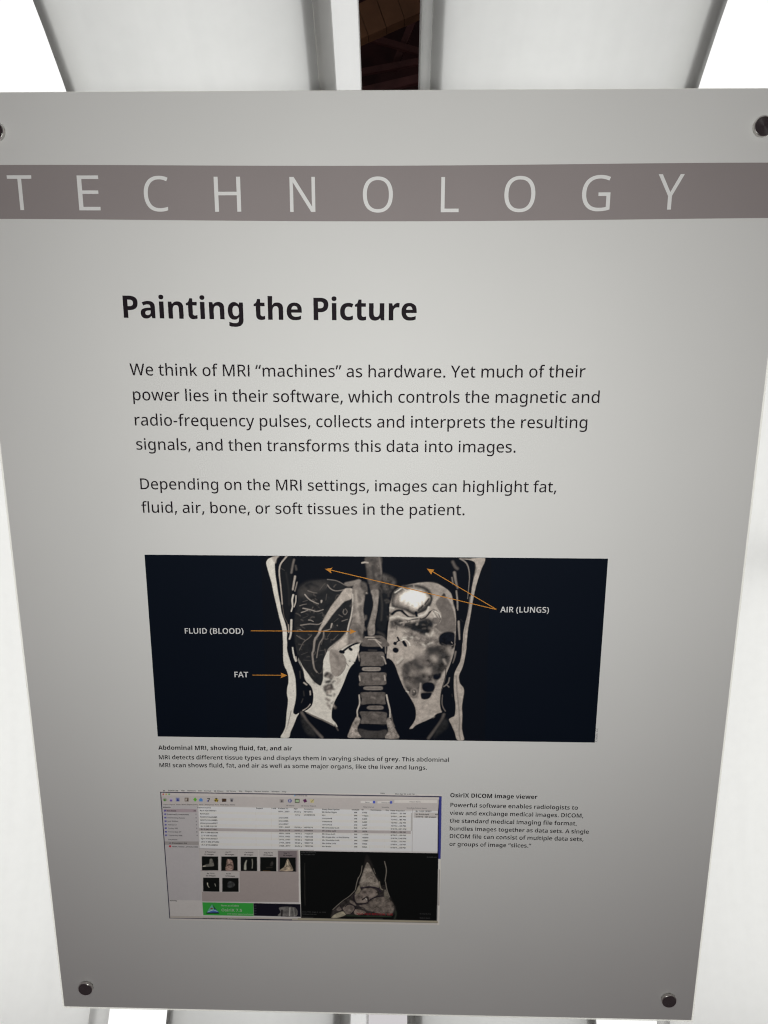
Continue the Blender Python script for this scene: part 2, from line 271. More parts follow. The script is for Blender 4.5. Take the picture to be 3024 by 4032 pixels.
# ------------------------------------------------------------------ lettering (outlines held as quadratic contours, units 1/1000 em)
FONT = {"700":{"P":"621|309,714 447,714q 579,599q 579,494 579,447q 551,361q 486,292q 380,253q 303,253 238,253 238,0 85,0 85,714/304,589 238,589 238,379 289,379 331,379q 392,400q 425,449q 425,489 425,537q 366,589q",
"a":"599|317,556 420,556q 528,459q 528,364 528,0 423,0 394,74 390,74 367,45q 318,7q 254,-10q 208,-10 160,-10q 84,27q 40,103q 40,161 40,247q 164,333q 287,338 378,341 378,358 378,407q 334,446q 294,446 257,446q 179,422q 141,405 97,508 140,530q 251,556q/321,250 250,248q 194,206q 194,168 194,133q 233,100q 266,100 313,100q 378,156q 378,208 378,253",
"i":"299|225,546 225,0 74,0 74,546/150,761 183,761q 232,730q 232,687 232,646q 183,614q 150,614 116,614q 68,646q 68,687 68,730q 116,761q",
"n":"650|385,556 475,556q 579,462q 579,356 579,0 429,0 429,318 429,377q 387,436q 341,436 273,436q 224,343q 224,256 224,0 73,0 73,546 189,546 210,473 216,473 234,500q 285,537q 348,556q",
"t":"421|309,110 332,110q 375,120q 394,126 394,15 370,4q 307,-10q 264,-10 215,-10q 138,22q 93,101q 93,172 93,433 22,433 22,497 104,547 148,662 244,662 244,546 387,546 387,433 244,433 244,181 244,145q 279,110q",
"g":"632|255,556 312,556q 388,513q 413,477 417,477 431,546 559,546 559,-4 559,-81q 499,-186q 378,-240q 285,-240 222,-240q 122,-225q 78,-207 78,-79 123,-99q 218,-121q 280,-121 343,-121q 408,-63q 408,-12 408,3 408,15q 411,55q 413,70 408,70 385,34q 310,-10q 254,-10 160,-10q 47,136q 47,272 47,408q 161,556q/304,437 271,437q 224,399q 201,325q 201,270 201,188q 254,108q 307,108 337,108q 379,126q 405,161q 418,215q 418,252 418,274 418,329q 396,401q 346,437q",
" ":"260|",
"h":"650|224,607 224,563q 219,496q 217,476 225,476 243,505q 291,539q 350,556q 383,556 442,556q 530,514q 579,427q 579,356 579,0 428,0 428,318 428,377q 386,436q 341,436 297,436q 246,394q 224,314q 224,256 224,0 73,0 73,760 224,760",
"e":"597|306,556 382,556q 492,499q 551,388q 551,308 551,235 200,235 202,173q 274,102q 341,102 392,102q 476,122q 520,142 520,29 480,9q 391,-10q 325,-10 244,-10q 119,50q 47,175q 47,269 47,365q 112,492q 229,556q/310,449 265,449q 209,392q 204,336 410,336 410,369q 388,419q 343,449q",
"c":"516|311,-10 232,-10q 113,49q 47,174q 47,270 47,371q 119,497q 243,556q 322,556 370,556q 455,536q 488,519 443,405 413,418q 352,435q 322,435 283,435q 229,399q 201,326q 201,271 201,217q 229,147q 283,112q 320,112 363,112q 439,135q 473,154 473,31 442,12q 364,-10q",
"u":"650|576,546 576,0 460,0 441,70 432,70 415,42q 362,6q 299,-10q 264,-10 206,-10q 119,32q 70,120q 70,190 70,546 222,546 222,228 222,170q 263,111q 308,111 354,111q 405,152q 425,232q 425,290 425,546",
"r":"447|375,556 390,556q 425,553q 435,550 420,409 409,411q 379,415q 358,415 335,415q 288,401q 248,369q 224,317q 224,277 224,0 73,0 73,546 188,546 210,454 217,454 233,483q 281,529q 341,556q",
"A":"692|527,0 472,168 220,168 165,0 0,0 251,717 439,717 692,0/387,451 383,466q 366,526q 350,589q 345,609 341,586q 326,526q 312,470q 307,451 256,296 437,296",
"b":"632|224,583 224,552q 221,496q 218,475 224,475 246,509q 320,556q 379,556 470,556q 584,413q 584,274 584,181q 532,54q 437,-10q 375,-10 315,-10q 246,33q 224,59 214,59 189,0 73,0 73,760 224,760/330,436 292,436q 245,404q 224,339q 224,287 224,269 224,192q 271,112q 332,112 381,112q 431,196q 431,276 431,355q 382,436q",
"d":"632|252,-10 162,-10q 47,133q 47,272 47,413q 163,556q 257,556 296,556q 353,535q 395,499q 410,476 415,476 412,494q 407,559q 407,586 407,760 559,760 559,0 443,0 413,71 407,71 393,48q 351,12q 292,-10q/305,111 367,111q 417,182q 417,255 417,271 417,350q 369,434q 304,434 255,434q 200,350q 200,270 200,190q 255,111q",
"o":"625|577,274 577,206q 540,100q 471,28q 373,-10q 311,-10 253,-10q 157,28q 87,100q 47,206q 47,274 47,365q 111,491q 231,556q 314,556 391,556q 509,491q 577,365q/201,274 201,221q 224,145q 273,105q 313,105 352,105q 401,145q 423,221q 423,274 423,328q 400,402q 352,441q 312,441 254,441q 201,355q",
"m":"975|714,556 808,556q 904,462q 904,356 904,0 754,0 754,318 754,381q 712,436q 670,436 612,436q 564,351q 564,273 564,0 413,0 413,318 413,359q 395,411q 359,436q 331,436 290,436q 243,394q 224,314q 224,256 224,0 73,0 73,546 189,546 211,476 216,476 232,501q 279,537q 341,556q 379,556 440,556q 521,514q 544,474 549,474 576,515q 662,556q",
"l":"298|224,0 73,0 73,760 224,760",
"M":"944|397,0 217,558 213,558 215,538q 218,472q 221,395q 221,358 221,0 85,0 85,714 293,714 470,177 474,177 651,714 859,714 859,0 716,0 716,362 716,397q 718,470q 722,536q 723,557 719,557 538,0",
"R":"656|304,714 398,714q 522,667q 583,575q 583,506 583,458q 549,384q 491,332q 454,315 657,0 482,0 323,274 238,274 238,0 85,0 85,714/301,595 238,595 238,392 301,392 362,392q 428,442q 428,499 428,531q 401,573q 345,595q",
"I":"323|85,0 238,0 238,714 85,714",
",":"294|220,116 227,105 214,53q 169,-68q 141,-129 30,-129 45,-65q 71,63q 79,116",
"s":"502|460,161 460,109q 411,32q 311,-10q 234,-10 176,-10q 88,5q 47,22 47,147 91,126q 193,102q 230,102 276,102q 317,128q 317,150 317,165q 296,189q 243,215q 194,234 145,254q 79,297q 46,357q 46,402 46,477q 165,556q 263,556 316,556q 407,534q 454,514 410,411 372,428q 292,450q 261,450 227,450q 189,429q 189,410 189,396q 210,374q 263,350q 311,331 360,312q 427,269q 460,208q",
"w":"862|463,266 457,292q 443,353q 434,407q 431,422 428,422 426,407q 415,352q 402,290q 394,261 323,0 161,0 12,547 162,547 218,306 224,281q 236,218q 246,156q 247,132 250,132 252,149q 260,195q 269,242q 278,282q 281,293 349,547 515,547 580,291 585,271q 597,214q 609,156q 611,133 614,133 616,156q 625,218q 637,281q 644,306 703,547 850,547 699,0 535,0",
"f":"386|376,433 251,433 251,0 100,0 100,433 19,433 19,506 103,546 103,564 103,670q 192,765q 285,765 324,765q 388,753q 418,742 384,640 369,644q 332,652q 311,652 280,652q 251,612q 251,569 251,546 376,546",
"O":"791|735,358 735,275q 694,140q 611,42q 483,-10q 395,-10 308,-10q 179,42q 96,140q 55,275q 55,359 55,470q 128,634q 279,725q 396,725 512,725q 663,634q 735,469q/216,358 216,284q 253,176q 333,119q 395,119 459,119q 538,176q 574,284q 574,358 574,470q 492,598q 396,598 333,598q 253,540q 216,433q",
"X":"670|666,0 490,0 332,257 173,0 3,0 240,368 17,714 187,714 334,470 478,714 649,714 425,359",
"D":"732|678,369 678,246q 586,82q 419,0q 303,0 85,0 85,714 321,714 434,714q 593,635q 678,481q/518,363 518,440q 473,540q 383,589q 317,589 238,589 238,126 302,126 412,126q 518,244q",
"C":"642|398,597 355,597q 286,564q 238,501q 213,412q 213,355 213,280q 255,173q 340,117q 404,117 451,117q 538,139q 582,156 582,26 537,7q 444,-10q 387,-10 273,-10q 126,81q 55,247q 55,356 55,437q 100,572q 188,670q 316,724q 400,724 453,724q 562,701q 611,677 561,555 525,572q 444,597q",
"v":"571|208,0 0,546 158,546 260,224 264,213q 273,181q 281,147q 282,134 286,134 287,147q 295,180q 305,212q 309,223 413,546 571,546 363,0",
"7":"581|115,0 379,585 40,585 40,714 541,714 541,618 275,0",
"L":"559|85,0 85,714 238,714 238,126 527,126 527,0",
"F":"531|236,0 85,0 85,714 498,714 498,589 236,589 236,407 479,407 479,282 236,282",
"N":"805|720,0 525,0 217,538 213,538 215,515q 218,451q 221,383q 221,352 221,0 85,0 85,714 279,714 586,181 590,181 589,201q 585,264q 583,333q 583,360 583,714 720,714",
"k":"610|224,423 224,396q 220,326q 216,297 220,297 227,308q 249,338q 272,370q 281,381 423,546 594,546 392,314 607,0 432,0 286,218 224,169 224,0 73,0 73,760 224,760",
"E":"552|499,0 85,0 85,714 499,714 499,589 238,589 238,433 482,433 482,308 238,308 238,127 499,127",
"2":"581|537,0 37,0 37,106 216,287 270,343q 336,417q 366,478q 366,513 366,555q 313,596q 274,596 233,596q 161,559q 118,523 35,622 66,649q 136,695q 227,724q 288,724 358,724q 461,675q 517,588q 517,531 517,471q 472,374q 384,278q 321,219 232,133 232,128 537,128",
"V":"657|657,714 415,0 242,0 0,714 169,714 291,315 298,291q 313,231q 326,173q 329,151 332,173q 344,231q 358,290q 366,314 489,714",
"3":"581|512,554 512,504q 471,433q 402,387q 358,376 358,373 444,363q 533,278q 533,204 533,144q 472,46q 345,-10q 245,-10 181,-10q 84,9q 38,29 38,159 85,135q 185,112q 228,112 309,112q 373,165q 373,212 373,244q 339,287q 265,308q 202,308 149,308 149,426 203,426 260,426q 330,450q 363,495q 363,524 363,562q 309,601q 263,601 229,601q 170,584q 124,560q 106,549 40,651 82,681q 196,724q 281,724 392,724q 512,631q",
"S":"566|528,207 528,147q 467,48q 348,-10q 257,-10 212,-10q 139,-1q 76,17q 47,31 47,169 96,145q 210,116q 261,116 300,116q 350,136q 375,171q 375,193 375,219q 347,253q 285,286q 231,308 174,332q 95,387q 53,467q 53,526 53,590q 117,678q 231,724q 306,724 372,724q 479,697q 521,677 474,556 432,575q 343,599q 302,599 269,599q 226,582q 205,551q 205,531 205,506q 233,472q 297,438q 352,415 408,392q 486,337q 528,263q",
"W":"996|982,714 801,0 626,0 531,372 527,386q 517,429q 507,477q 499,520q 498,534 496,520q 489,477q 479,429q 469,386q 465,371 370,0 196,0 14,714 164,714 255,326 259,309q 269,261q 279,210q 288,162q 290,144 294,170q 304,234q 318,300q 332,359q 337,381 425,714 570,714 659,380 664,358q 678,298q 692,232q 703,168q 706,144 709,169q 722,236q 736,302q 741,325 832,714",
"H":"756|671,0 518,0 518,307 238,307 238,0 85,0 85,714 238,714 238,435 518,435 518,714 671,714",
"p":"632|379,556 474,556q 584,413q 584,274 584,182q 531,54q 437,-10q 375,-10 335,-10q 277,11q 238,42q 224,59 218,59 220,41q 224,-6q 224,-31 224,-240 73,-240 73,546 196,546 217,475 224,475 239,498q 280,534q 339,556q/329,436 291,436q 245,404q 225,340q 224,291 224,275 224,223q 243,150q 290,112q 330,112 364,112q 409,150q 431,223q 431,276 431,357q 380,436q",
"1":"581|419,0 266,0 266,410 266,427q 266,475q 268,527q 269,550 255,535q 232,513q 218,501 139,435 60,533 284,714 419,714",
"0":"581|540,357 540,270q 513,135q 454,40q 359,-10q 290,-10 204,-10q 93,78q 40,242q 40,357 40,473q 89,637q 199,724q 290,724 375,724q 486,637q 540,473q/192,357 192,276q 210,168q 252,113q 290,113 327,113q 370,167q 388,276q 388,357 388,438q 370,547q 327,601q 290,601 252,601q 210,547q 192,438q",
"%":"902|198,724 278,724q 370,607q 370,501 370,395q 284,276q 198,276 120,276q 30,395q 30,501 30,607q 115,724q/199,627 172,627q 148,561q 148,500 148,439q 172,372q 199,372 227,372q 252,438q 252,500 252,561q 227,627q/707,714 311,0 192,0 588,714/700,439 779,439q 872,322q 872,216 872,110q 785,-9q 700,-9 622,-9q 532,110q 532,216 532,322q 616,439q/701,342 673,342q 650,276q 650,215 650,154q 673,87q 701,87 729,87q 754,153q 754,215 754,277q 729,342q",
"5":"581|305,456 370,456q 472,404q 530,305q 530,234 530,156q 466,47q 342,-10q 249,-10 190,-10q 90,10q 53,29 53,158 90,139q 195,112q 240,112 282,112q 343,137q 376,189q 376,227 376,279q 307,337q 234,337 207,337q 148,326q 127,320 67,353 94,714 481,714 481,585 223,585 211,447 227,450q 270,456q",
"4":"581|564,147 475,147 475,0 326,0 326,147 19,147 19,263 331,716 475,716 475,266 564,266/326,404 326,421q 327,459q 328,495q 330,523q 330,530 326,530 316,509q 298,475q 286,457 154,266 326,266",
":":"281|54,70 54,117q 105,154q 141,154 176,154q 227,117q 227,70 227,27q 176,-13q 141,-13 105,-13q 54,27q/54,473 54,519q 105,556q 141,556 176,556q 227,519q 227,473 227,428q 176,389q 141,389 105,389q 54,428q",
"B":"665|316,714 463,714q 597,627q 597,536 597,491q 564,426q 509,386q 476,379 476,374 511,367q 575,331q 615,263q 615,207 615,142q 551,49q 434,0q 352,0 85,0 85,714/324,428 390,428q 440,476q 440,515 440,556q 381,595q 317,595 238,595 238,428/238,313 238,121 335,121 403,121q 456,176q 456,219 456,246q 433,288q 378,313q 330,313",
"x":"591|194,279 19,546 190,546 296,373 401,546 572,546 395,279 581,0 409,0 296,186 181,0 10,0",
"Q":"791|735,358 735,279q 697,146q 621,49q 560,22 733,-170 536,-170 409,-10 406,-10q 398,-10q 395,-10 308,-10q 179,42q 96,140q 55,275q 55,359 55,470q 128,634q 279,725q 396,725 512,725q 663,634q 735,469q/216,358 216,284q 253,176q 333,119q 395,119 459,119q 538,176q 574,284q 574,358 574,470q 492,598q 396,598 333,598q 253,540q 216,433q",
"y":"571|0,546 159,546 262,234 267,219q 276,188q 283,156q 285,141 289,141 292,162q 307,212q 314,234 415,546 571,546 347,-50 325,-111q 264,-196q 176,-240q 111,-240 86,-240q 48,-235q 35,-232 35,-113 46,-115q 77,-119q 94,-119 125,-119q 167,-94q 195,-53q 205,-27 217,4",
"z":"493|462,0 30,0 30,89 282,431 44,431 44,546 453,546 453,449 208,116 462,116",
"-":"322|29,205 29,331 293,331 293,205",
"T":"577|365,0 212,0 212,587 19,587 19,714 558,714 558,587 365,587",
"8":"581|291,724 392,724q 520,637q 520,551 520,508q 486,444q 428,395q 392,377 430,357q 498,305q 542,236q 542,188 542,130q 485,40q 374,-10q 291,-10 206,-10q 94,38q 39,126q 39,186 39,235q 76,305q 138,354q 176,373 144,393q 92,444q 61,510q 61,552 61,609q 121,685q 225,724q/181,190 181,152q 236,102q 289,102 344,102q 400,150q 400,189 400,216q 370,259q 323,291q 297,302 283,309 252,295q 206,261q 181,218q/290,612 254,612q 205,574q 205,540 205,516q 228,480q 267,452q 291,441 313,451q 352,478q 375,514q 375,540 375,574q 327,612q",
"J":"321|11,-211 -18,-211q -62,-204q -79,-200 -79,-78 -63,-82q -27,-88q -7,-88 24,-88q 65,-64q 85,-9q 85,34 85,714 239,714 239,47 239,-45q 181,-159q 79,-211q",
"Y":"626|313,415 460,714 626,714 390,278 390,0 236,0 236,273 0,714 166,714",
"U":"747|667,272 667,188q 602,61q 470,-10q 371,-10 228,-10q 80,139q 80,270 80,714 233,714 233,278 233,198q 304,119q 374,119 424,119q 486,155q 514,227q 514,279 514,714 667,714",
".":"287|56,72 56,117q 105,156q 144,156 182,156q 231,116q 231,72 231,28q 182,-13q 144,-13 105,-13q 56,28q",
"q":"632|408,-11 408,8q 410,52q 413,71 407,71 387,37q 313,-10q 253,-10 161,-10q 47,133q 47,272 47,366q 100,492q 195,556q 256,556 316,556q 390,510q 413,476 417,476 431,546 559,546 559,-240 408,-240/307,109 347,109q 396,140q 417,205q 417,253 417,274 417,353q 370,438q 304,438 252,438q 201,350q 201,270 201,189q 253,109q",
"/":"417|7,0 273,714 412,714 146,0",
"9":"581|540,404 540,316q 503,165q 421,52q 284,-10q 184,-10 163,-10q 107,-7q 88,-3 88,120 108,115q 152,110q 178,110 242,110q 325,143q 374,203q 397,285q 399,332 393,332 379,309q 339,271q 281,249q 239,249 178,249q 88,302q 38,404q 38,476 38,554q 98,665q 207,724q 282,724 336,724q 429,686q 500,608q 540,487q/285,601 240,601q 186,541q 186,477 186,426q 234,367q 282,367 314,367q 361,396q 388,441q 388,465 388,489q 375,538q 350,578q 311,601q",
"6":"581|42,303 42,365q 60,486q 104,593q 184,676q 308,724q 398,724 419,724q 476,719q 494,716 494,594 475,599q 427,604q 396,604 336,604q 255,571q 208,511q 185,430q 183,381 189,381 202,405q 242,443q 301,465q 341,465 403,465q 494,412q 543,311q 543,239 543,161q 484,49q 376,-10q 301,-10 246,-10q 152,27q 82,105q 42,223q/298,112 342,112q 395,172q 395,236 395,288q 349,347q 301,347 268,347q 220,318q 194,273q 194,249 194,224q 207,176q 233,136q 272,112q",
"K":"660|660,0 486,0 301,300 238,254 238,0 85,0 85,714 238,714 238,388 257,415q 301,470q 322,496 489,714 659,714 411,398",
"!":"288|207,241 82,241 57,714 232,714/56,72 56,117q 105,156q 144,156 182,156q 231,117q 231,72 231,28q 182,-13q 144,-13 105,-13q 56,28q",
"|":"525|208,760 317,760 317,-227 208,-227",
"=":"581|49,405 49,513 530,513 530,405/49,191 49,300 530,300 530,191",
"(":"343|40,274 40,398q 112,624q 187,714 313,714 245,621q 174,394q 174,275 174,158q 245,-66q 312,-158 187,-158 112,-71q 40,151q",
")":"343|303,274 303,151q 230,-71q 156,-158 31,-158 98,-66q 169,158q 169,275 169,394q 98,621q 30,714 156,714 230,624q 303,398q",
"Z":"596|565,0 33,0 33,99 368,588 42,588 42,714 557,714 557,615 221,126 565,126"},"455":{"W":"941|928,714 739,0 634,0 502,452 497,472q 485,516q 475,557q 468,589q 467,597 466,589q 460,557q 450,516q 440,471q 433,450 305,0 200,0 12,714 115,714 223,286 229,264q 239,218q 248,174q 254,133q 257,114 260,135q 268,180q 279,229q 291,277q 297,299 417,714 518,714 642,296 649,273q 661,224q 672,177q 680,132q 683,114 686,139q 696,196q 710,257q 718,287 824,714",
"e":"569|294,548 364,548q 465,488q 519,379q 519,305 519,248 155,248 157,162q 243,71q 321,71 372,71q 452,90q 494,109 494,26 453,7q 372,-10q 315,-10 238,-10q 120,52q 54,175q 54,265 54,354q 114,480q 222,548q/294,470 234,470q 164,393q 157,323 419,323 419,367q 392,432q 337,470q",
" ":"260|",
"t":"371|271,70 292,70q 334,77q 348,82 348,7 332,0q 278,-10q 251,-10 208,-10q 136,19q 92,93q 92,159 92,462 17,462 17,508 95,545 131,659 190,659 190,538 344,538 344,462 190,462 190,162 190,115q 235,70q",
"h":"623|181,548 181,525q 178,481q 176,464 182,464 199,492q 251,528q 314,547q 348,547 412,547q 499,506q 544,419q 544,350 544,0 446,0 446,339 446,403q 391,466q 332,466 274,466q 209,422q 181,336q 181,274 181,0 83,0 83,760 181,760",
"i":"265|181,538 181,0 83,0 83,538/133,741 155,741q 189,713q 189,682 189,652q 155,623q 133,623 109,623q 76,652q 76,682 76,713q 109,741q",
"n":"623|350,548 445,548q 544,454q 544,350 544,0 447,0 447,339 447,403q 391,466q 332,466 246,466q 181,367q 181,274 181,0 83,0 83,538 161,538 176,465 181,465 199,492q 251,529q 315,548q",
"k":"546|181,373 181,355q 177,300q 176,279 180,279 186,288q 210,318q 234,349q 243,359 410,538 524,538 309,308 538,0 421,0 242,245 181,192 181,0 83,0 83,760 181,760",
"o":"608|555,270 555,203q 520,99q 454,27q 360,-10q 303,-10 249,-10q 158,27q 91,99q 54,203q 54,270 54,359q 114,483q 228,548q 306,548 379,548q 491,483q 555,359q/155,270 155,208q 186,118q 253,70q 305,70 356,70q 423,118q 454,208q 454,270 454,332q 422,420q 356,467q 304,467 225,467q 155,363q",
"f":"351|339,462 206,462 206,0 108,0 108,462 16,462 16,509 108,540 108,569 108,673q 200,765q 283,765 316,765q 371,754q 392,746 367,672 351,677q 310,686q 288,686 247,686q 206,630q 206,571 206,538 339,538",
"M":"913|410,0 183,615 179,615 181,595q 185,532q 187,459q 187,421 187,0 95,0 95,714 240,714 453,137 457,137 674,714 818,714 818,0 720,0 720,427 720,461q 722,531q 726,593q 727,614 723,614 495,0",
"R":"627|296,714 385,714q 502,669q 559,578q 559,510 559,455q 518,379q 454,333q 418,319 615,0 499,0 328,292 195,292 195,0 95,0 95,714/291,629 195,629 195,374 295,374 378,374q 456,440q 456,506 456,550q 420,604q 348,629q",
"I":"290|95,0 195,0 195,714 95,714",
"“":"373|360,714 351,675q 331,586q 315,500q 310,465 208,465 201,476 210,511q 238,594q 272,678q 288,714/169,714 160,675q 140,586q 124,500q 119,465 18,465 12,476 21,511q 49,594q 82,678q 98,714",
"m":"941|680,548 771,548q 862,454q 862,350 862,0 765,0 765,341 765,404q 714,466q 660,466 585,466q 521,377q 521,292 521,0 424,0 424,341 424,382q 401,439q 355,466q 318,466 267,466q 207,422q 181,337q 181,274 181,0 83,0 83,538 161,538 176,465 181,465 198,493q 246,529q 307,548q 340,548 402,548q 484,504q 504,459 509,459 536,504q 628,548q",
"a":"567|293,547 391,547q 488,459q 488,365 488,0 417,0 398,76 394,76 371,47q 322,8q 259,-10q 214,-10 166,-10q 89,24q 45,96q 45,151 45,232q 171,319q 300,323 391,326 391,355 391,420q 336,469q 285,469 244,469q 167,445q 133,428 104,500 140,520q 238,547q/315,258 220,254q 146,200q 146,151 146,108q 199,67q 240,67 305,67q 391,139q 391,213 391,261",
"c":"486|302,-10 229,-10q 117,48q 54,171q 54,266 54,365q 121,489q 235,548q 309,548 351,548q 428,530q 454,517 424,438 399,447q 335,463q 307,463 255,463q 188,419q 155,332q 155,267 155,204q 188,118q 254,74q 302,74 346,74q 415,92q 444,106 444,21 416,6q 349,-10q",
"s":"483|438,150 438,98q 387,27q 290,-10q 222,-10 166,-10q 84,8q 51,24 51,111 85,94q 178,68q 223,68 287,68q 344,108q 344,142 344,161q 322,192q 266,223q 213,242 162,262q 89,303q 50,360q 50,404 50,473q 162,548q 254,548 303,548q 389,528q 428,511 396,435 361,450q 286,470q 248,470 198,470q 144,437q 144,409 144,388q 169,359q 229,331q 279,311 330,292q 401,251q 438,194q",
"”":"373|354,714 361,703 352,668q 324,584q 291,501q 275,465 202,465 212,504q 231,592q 248,678q 253,714/163,714 170,703 161,668q 133,584q 100,501q 84,465 13,465 20,494q 34,559q 47,625q 58,688q 61,714",
"r":"419|341,548 357,548q 391,545q 404,542 392,451 380,454q 349,458q 334,458 304,458q 249,434q 206,389q 181,325q 181,285 181,0 83,0 83,538 162,538 174,441 179,441 195,470q 243,519q 305,548q",
"d":"618|271,-10 173,-10q 54,130q 54,268 54,406q 174,548q 273,548 314,548q 376,527q 421,491q 437,468 443,468 441,482q 436,536q 436,553 436,760 535,760 535,0 456,0 441,72 436,72 421,49q 375,12q 313,-10q/292,71 373,71q 439,160q 439,251 439,267 439,363q 376,467q 291,467 223,467q 155,358q 155,266 155,172q 223,71q",
"w":"798|436,297 428,325q 414,379q 403,426q 400,441 396,441 394,426q 383,379q 369,323q 361,295 268,1 158,1 11,539 112,539 183,260 191,232q 204,172q 215,118q 217,98 221,98 224,111q 232,148q 241,189q 251,229q 256,244 346,539 454,539 541,244 548,222q 563,169q 575,118q 577,99 581,99 583,117q 593,169q 608,231q 615,260 688,539 787,539 638,1 525,1",
".":"271|69,57 69,95q 108,127q 135,127 163,127q 202,95q 202,57 202,20q 163,-14q 135,-14 108,-14q 69,20q",
"Y":"576|288,372 468,714 576,714 338,277 338,0 238,0 238,273 0,714 109,714",
"u":"623|540,538 540,0 461,0 447,71 442,71 425,43q 371,7q 307,-10q 272,-10 209,-10q 122,31q 78,117q 78,186 78,538 177,538 177,197 177,134q 232,71q 290,71 348,71q 414,115q 442,201q 442,262 442,538",
"p":"618|346,548 445,548q 564,409q 564,270 564,179q 509,53q 411,-10q 345,-10 304,-10q 241,12q 197,46q 181,67 175,67 177,49q 181,-2q 181,-22 181,-240 83,-240 83,538 163,538 177,465 181,465 197,488q 242,526q 304,548q/325,466 273,466q 211,427q 182,348q 181,287 181,270 181,206q 208,117q 272,71q 327,71 373,71q 433,122q 463,212q 463,271 463,361q 395,466q",
"l":"264|181,0 83,0 83,760 181,760",
",":"257|191,116 198,105 185,52q 136,-74q 112,-129 39,-129 53,-71q 82,64q 89,116",
"g":"618|272,548 325,548q 409,507q 438,467 443,467 455,538 535,538 535,-8 535,-84q 481,-188q 373,-240q 289,-240 230,-240q 133,-223q 94,-206 94,-117 133,-138q 234,-159q 293,-159 361,-159q 437,-82q 437,-15 437,5 437,17q 439,61q 441,71 436,71 409,31q 328,-10q 272,-10 170,-10q 54,136q 54,268 54,397q 170,548q/290,466 247,466q 186,420q 155,331q 155,267 155,170q 225,70q 292,70 331,70q 387,90q 423,133q 440,201q 440,247 440,268 440,338q 409,425q 342,466q",
"-":"322|38,223 38,313 284,313 284,223",
"q":"618|436,-11 436,7q 439,55q 442,72 436,72 413,38q 333,-10q 270,-10 174,-10q 54,130q 54,268 54,360q 109,484q 208,548q 273,548 335,548q 414,500q 438,465 442,465 455,538 535,538 535,-240 436,-240/293,70 345,70q 409,109q 438,189q 439,249 439,267 439,366q 374,467q 291,467 222,467q 155,358q 155,266 155,173q 223,70q",
"y":"520|1,538 105,538 219,231 228,206q 244,159q 257,115q 261,94 265,94 270,119q 294,194q 307,232 415,538 520,538 290,-70 270,-122q 218,-199q 142,-240q 88,-240 64,-240q 28,-235q 15,-232 15,-154 26,-156q 57,-160q 74,-160 105,-160q 149,-137q 181,-94q 192,-65 217,-1",
"D":"730|670,365 670,244q 581,82q 415,0q 297,0 95,0 95,714 318,714 426,714q 585,634q 670,479q/565,361 565,453q 505,572q 389,629q 306,629 195,629 195,85 287,85 426,85q 565,224q",
"b":"618|181,576 181,543q 178,484q 176,467 181,467 204,501q 283,547q 345,547 444,547q 564,407q 564,269 564,177q 509,52q 410,-10q 345,-10 282,-10q 204,36q 181,67 174,67 155,0 83,0 83,760 181,760/325,466 271,466q 208,425q 181,340q 181,274 181,267 181,172q 243,71q 327,71 395,71q 463,173q 463,270 463,368q 395,466q"},"590":{"M":"929|403,0 200,586 196,586 198,566q 202,502q 204,426q 204,389 204,0 90,0 90,714 267,714 462,157 466,157 662,714 839,714 839,0 718,0 718,394 718,428q 720,500q 724,564q 725,585 721,585 517,0",
"R":"642|300,714 392,714q 512,668q 571,577q 571,508 571,456q 534,382q 473,333q 436,317 637,0 490,0 325,282 217,282 217,0 90,0 90,714/296,612 217,612 217,383 298,383 370,383q 442,441q 442,502 442,541q 411,588q 346,612q",
"I":"307|90,0 217,0 217,714 90,714",
" ":"260|",
"d":"625|262,-10 167,-10q 50,132q 50,270 50,410q 168,552q 265,552 305,552q 364,531q 408,495q 423,472 429,472 426,488q 421,548q 421,570 421,760 547,760 547,0 450,0 427,71 421,71 407,49q 363,12q 302,-10q/299,91 370,91q 428,171q 428,253 428,269 428,356q 372,450q 297,450 240,450q 178,354q 178,268 178,182q 240,91q",
"e":"583|300,552 374,552q 479,494q 536,383q 536,306 536,242 178,242 180,168q 259,87q 331,87 382,87q 464,106q 507,126 507,27 467,8q 381,-10q 320,-10 241,-10q 119,51q 50,175q 50,267 50,360q 113,486q 226,552q/302,459 250,459q 187,392q 181,330 415,330 415,368q 390,426q 340,459q",
"t":"397|290,90 312,90q 355,99q 371,104 371,11 351,2q 293,-10q 258,-10 212,-10q 137,21q 92,97q 92,165 92,447 20,447 20,502 99,546 140,661 218,661 218,542 366,542 366,447 218,447 218,171 218,130q 258,90q",
"c":"501|306,-10 231,-10q 115,49q 50,172q 50,268 50,368q 120,493q 239,552q 316,552 360,552q 442,533q 471,518 434,421 406,432q 344,449q 314,449 269,449q 209,409q 178,329q 178,269 178,211q 209,133q 269,93q 312,93 355,93q 427,114q 459,131 459,26 429,9q 356,-10q",
"s":"493|449,156 449,104q 399,30q 301,-10q 228,-10 171,-10q 86,6q 49,23 49,129 88,110q 185,85q 227,85 281,85q 330,118q 330,146 330,163q 309,190q 254,219q 203,238 153,258q 84,300q 48,358q 48,403 48,475q 164,552q 258,552 310,552q 399,531q 441,512 403,423 367,439q 289,460q 255,460 213,460q 167,433q 167,410 167,392q 190,366q 246,341q 295,321 345,302q 414,260q 449,201q",
"i":"282|204,542 204,0 79,0 79,542/142,751 169,751q 211,722q 211,685 211,649q 169,619q 142,619 113,619q 72,649q 72,685 72,722q 113,751q",
"f":"369|358,447 229,447 229,0 104,0 104,447 18,447 18,507 105,543 105,566 105,671q 196,765q 284,765 320,765q 380,753q 405,744 376,655 361,660q 321,669q 300,669 264,669q 229,621q 229,570 229,542 358,542",
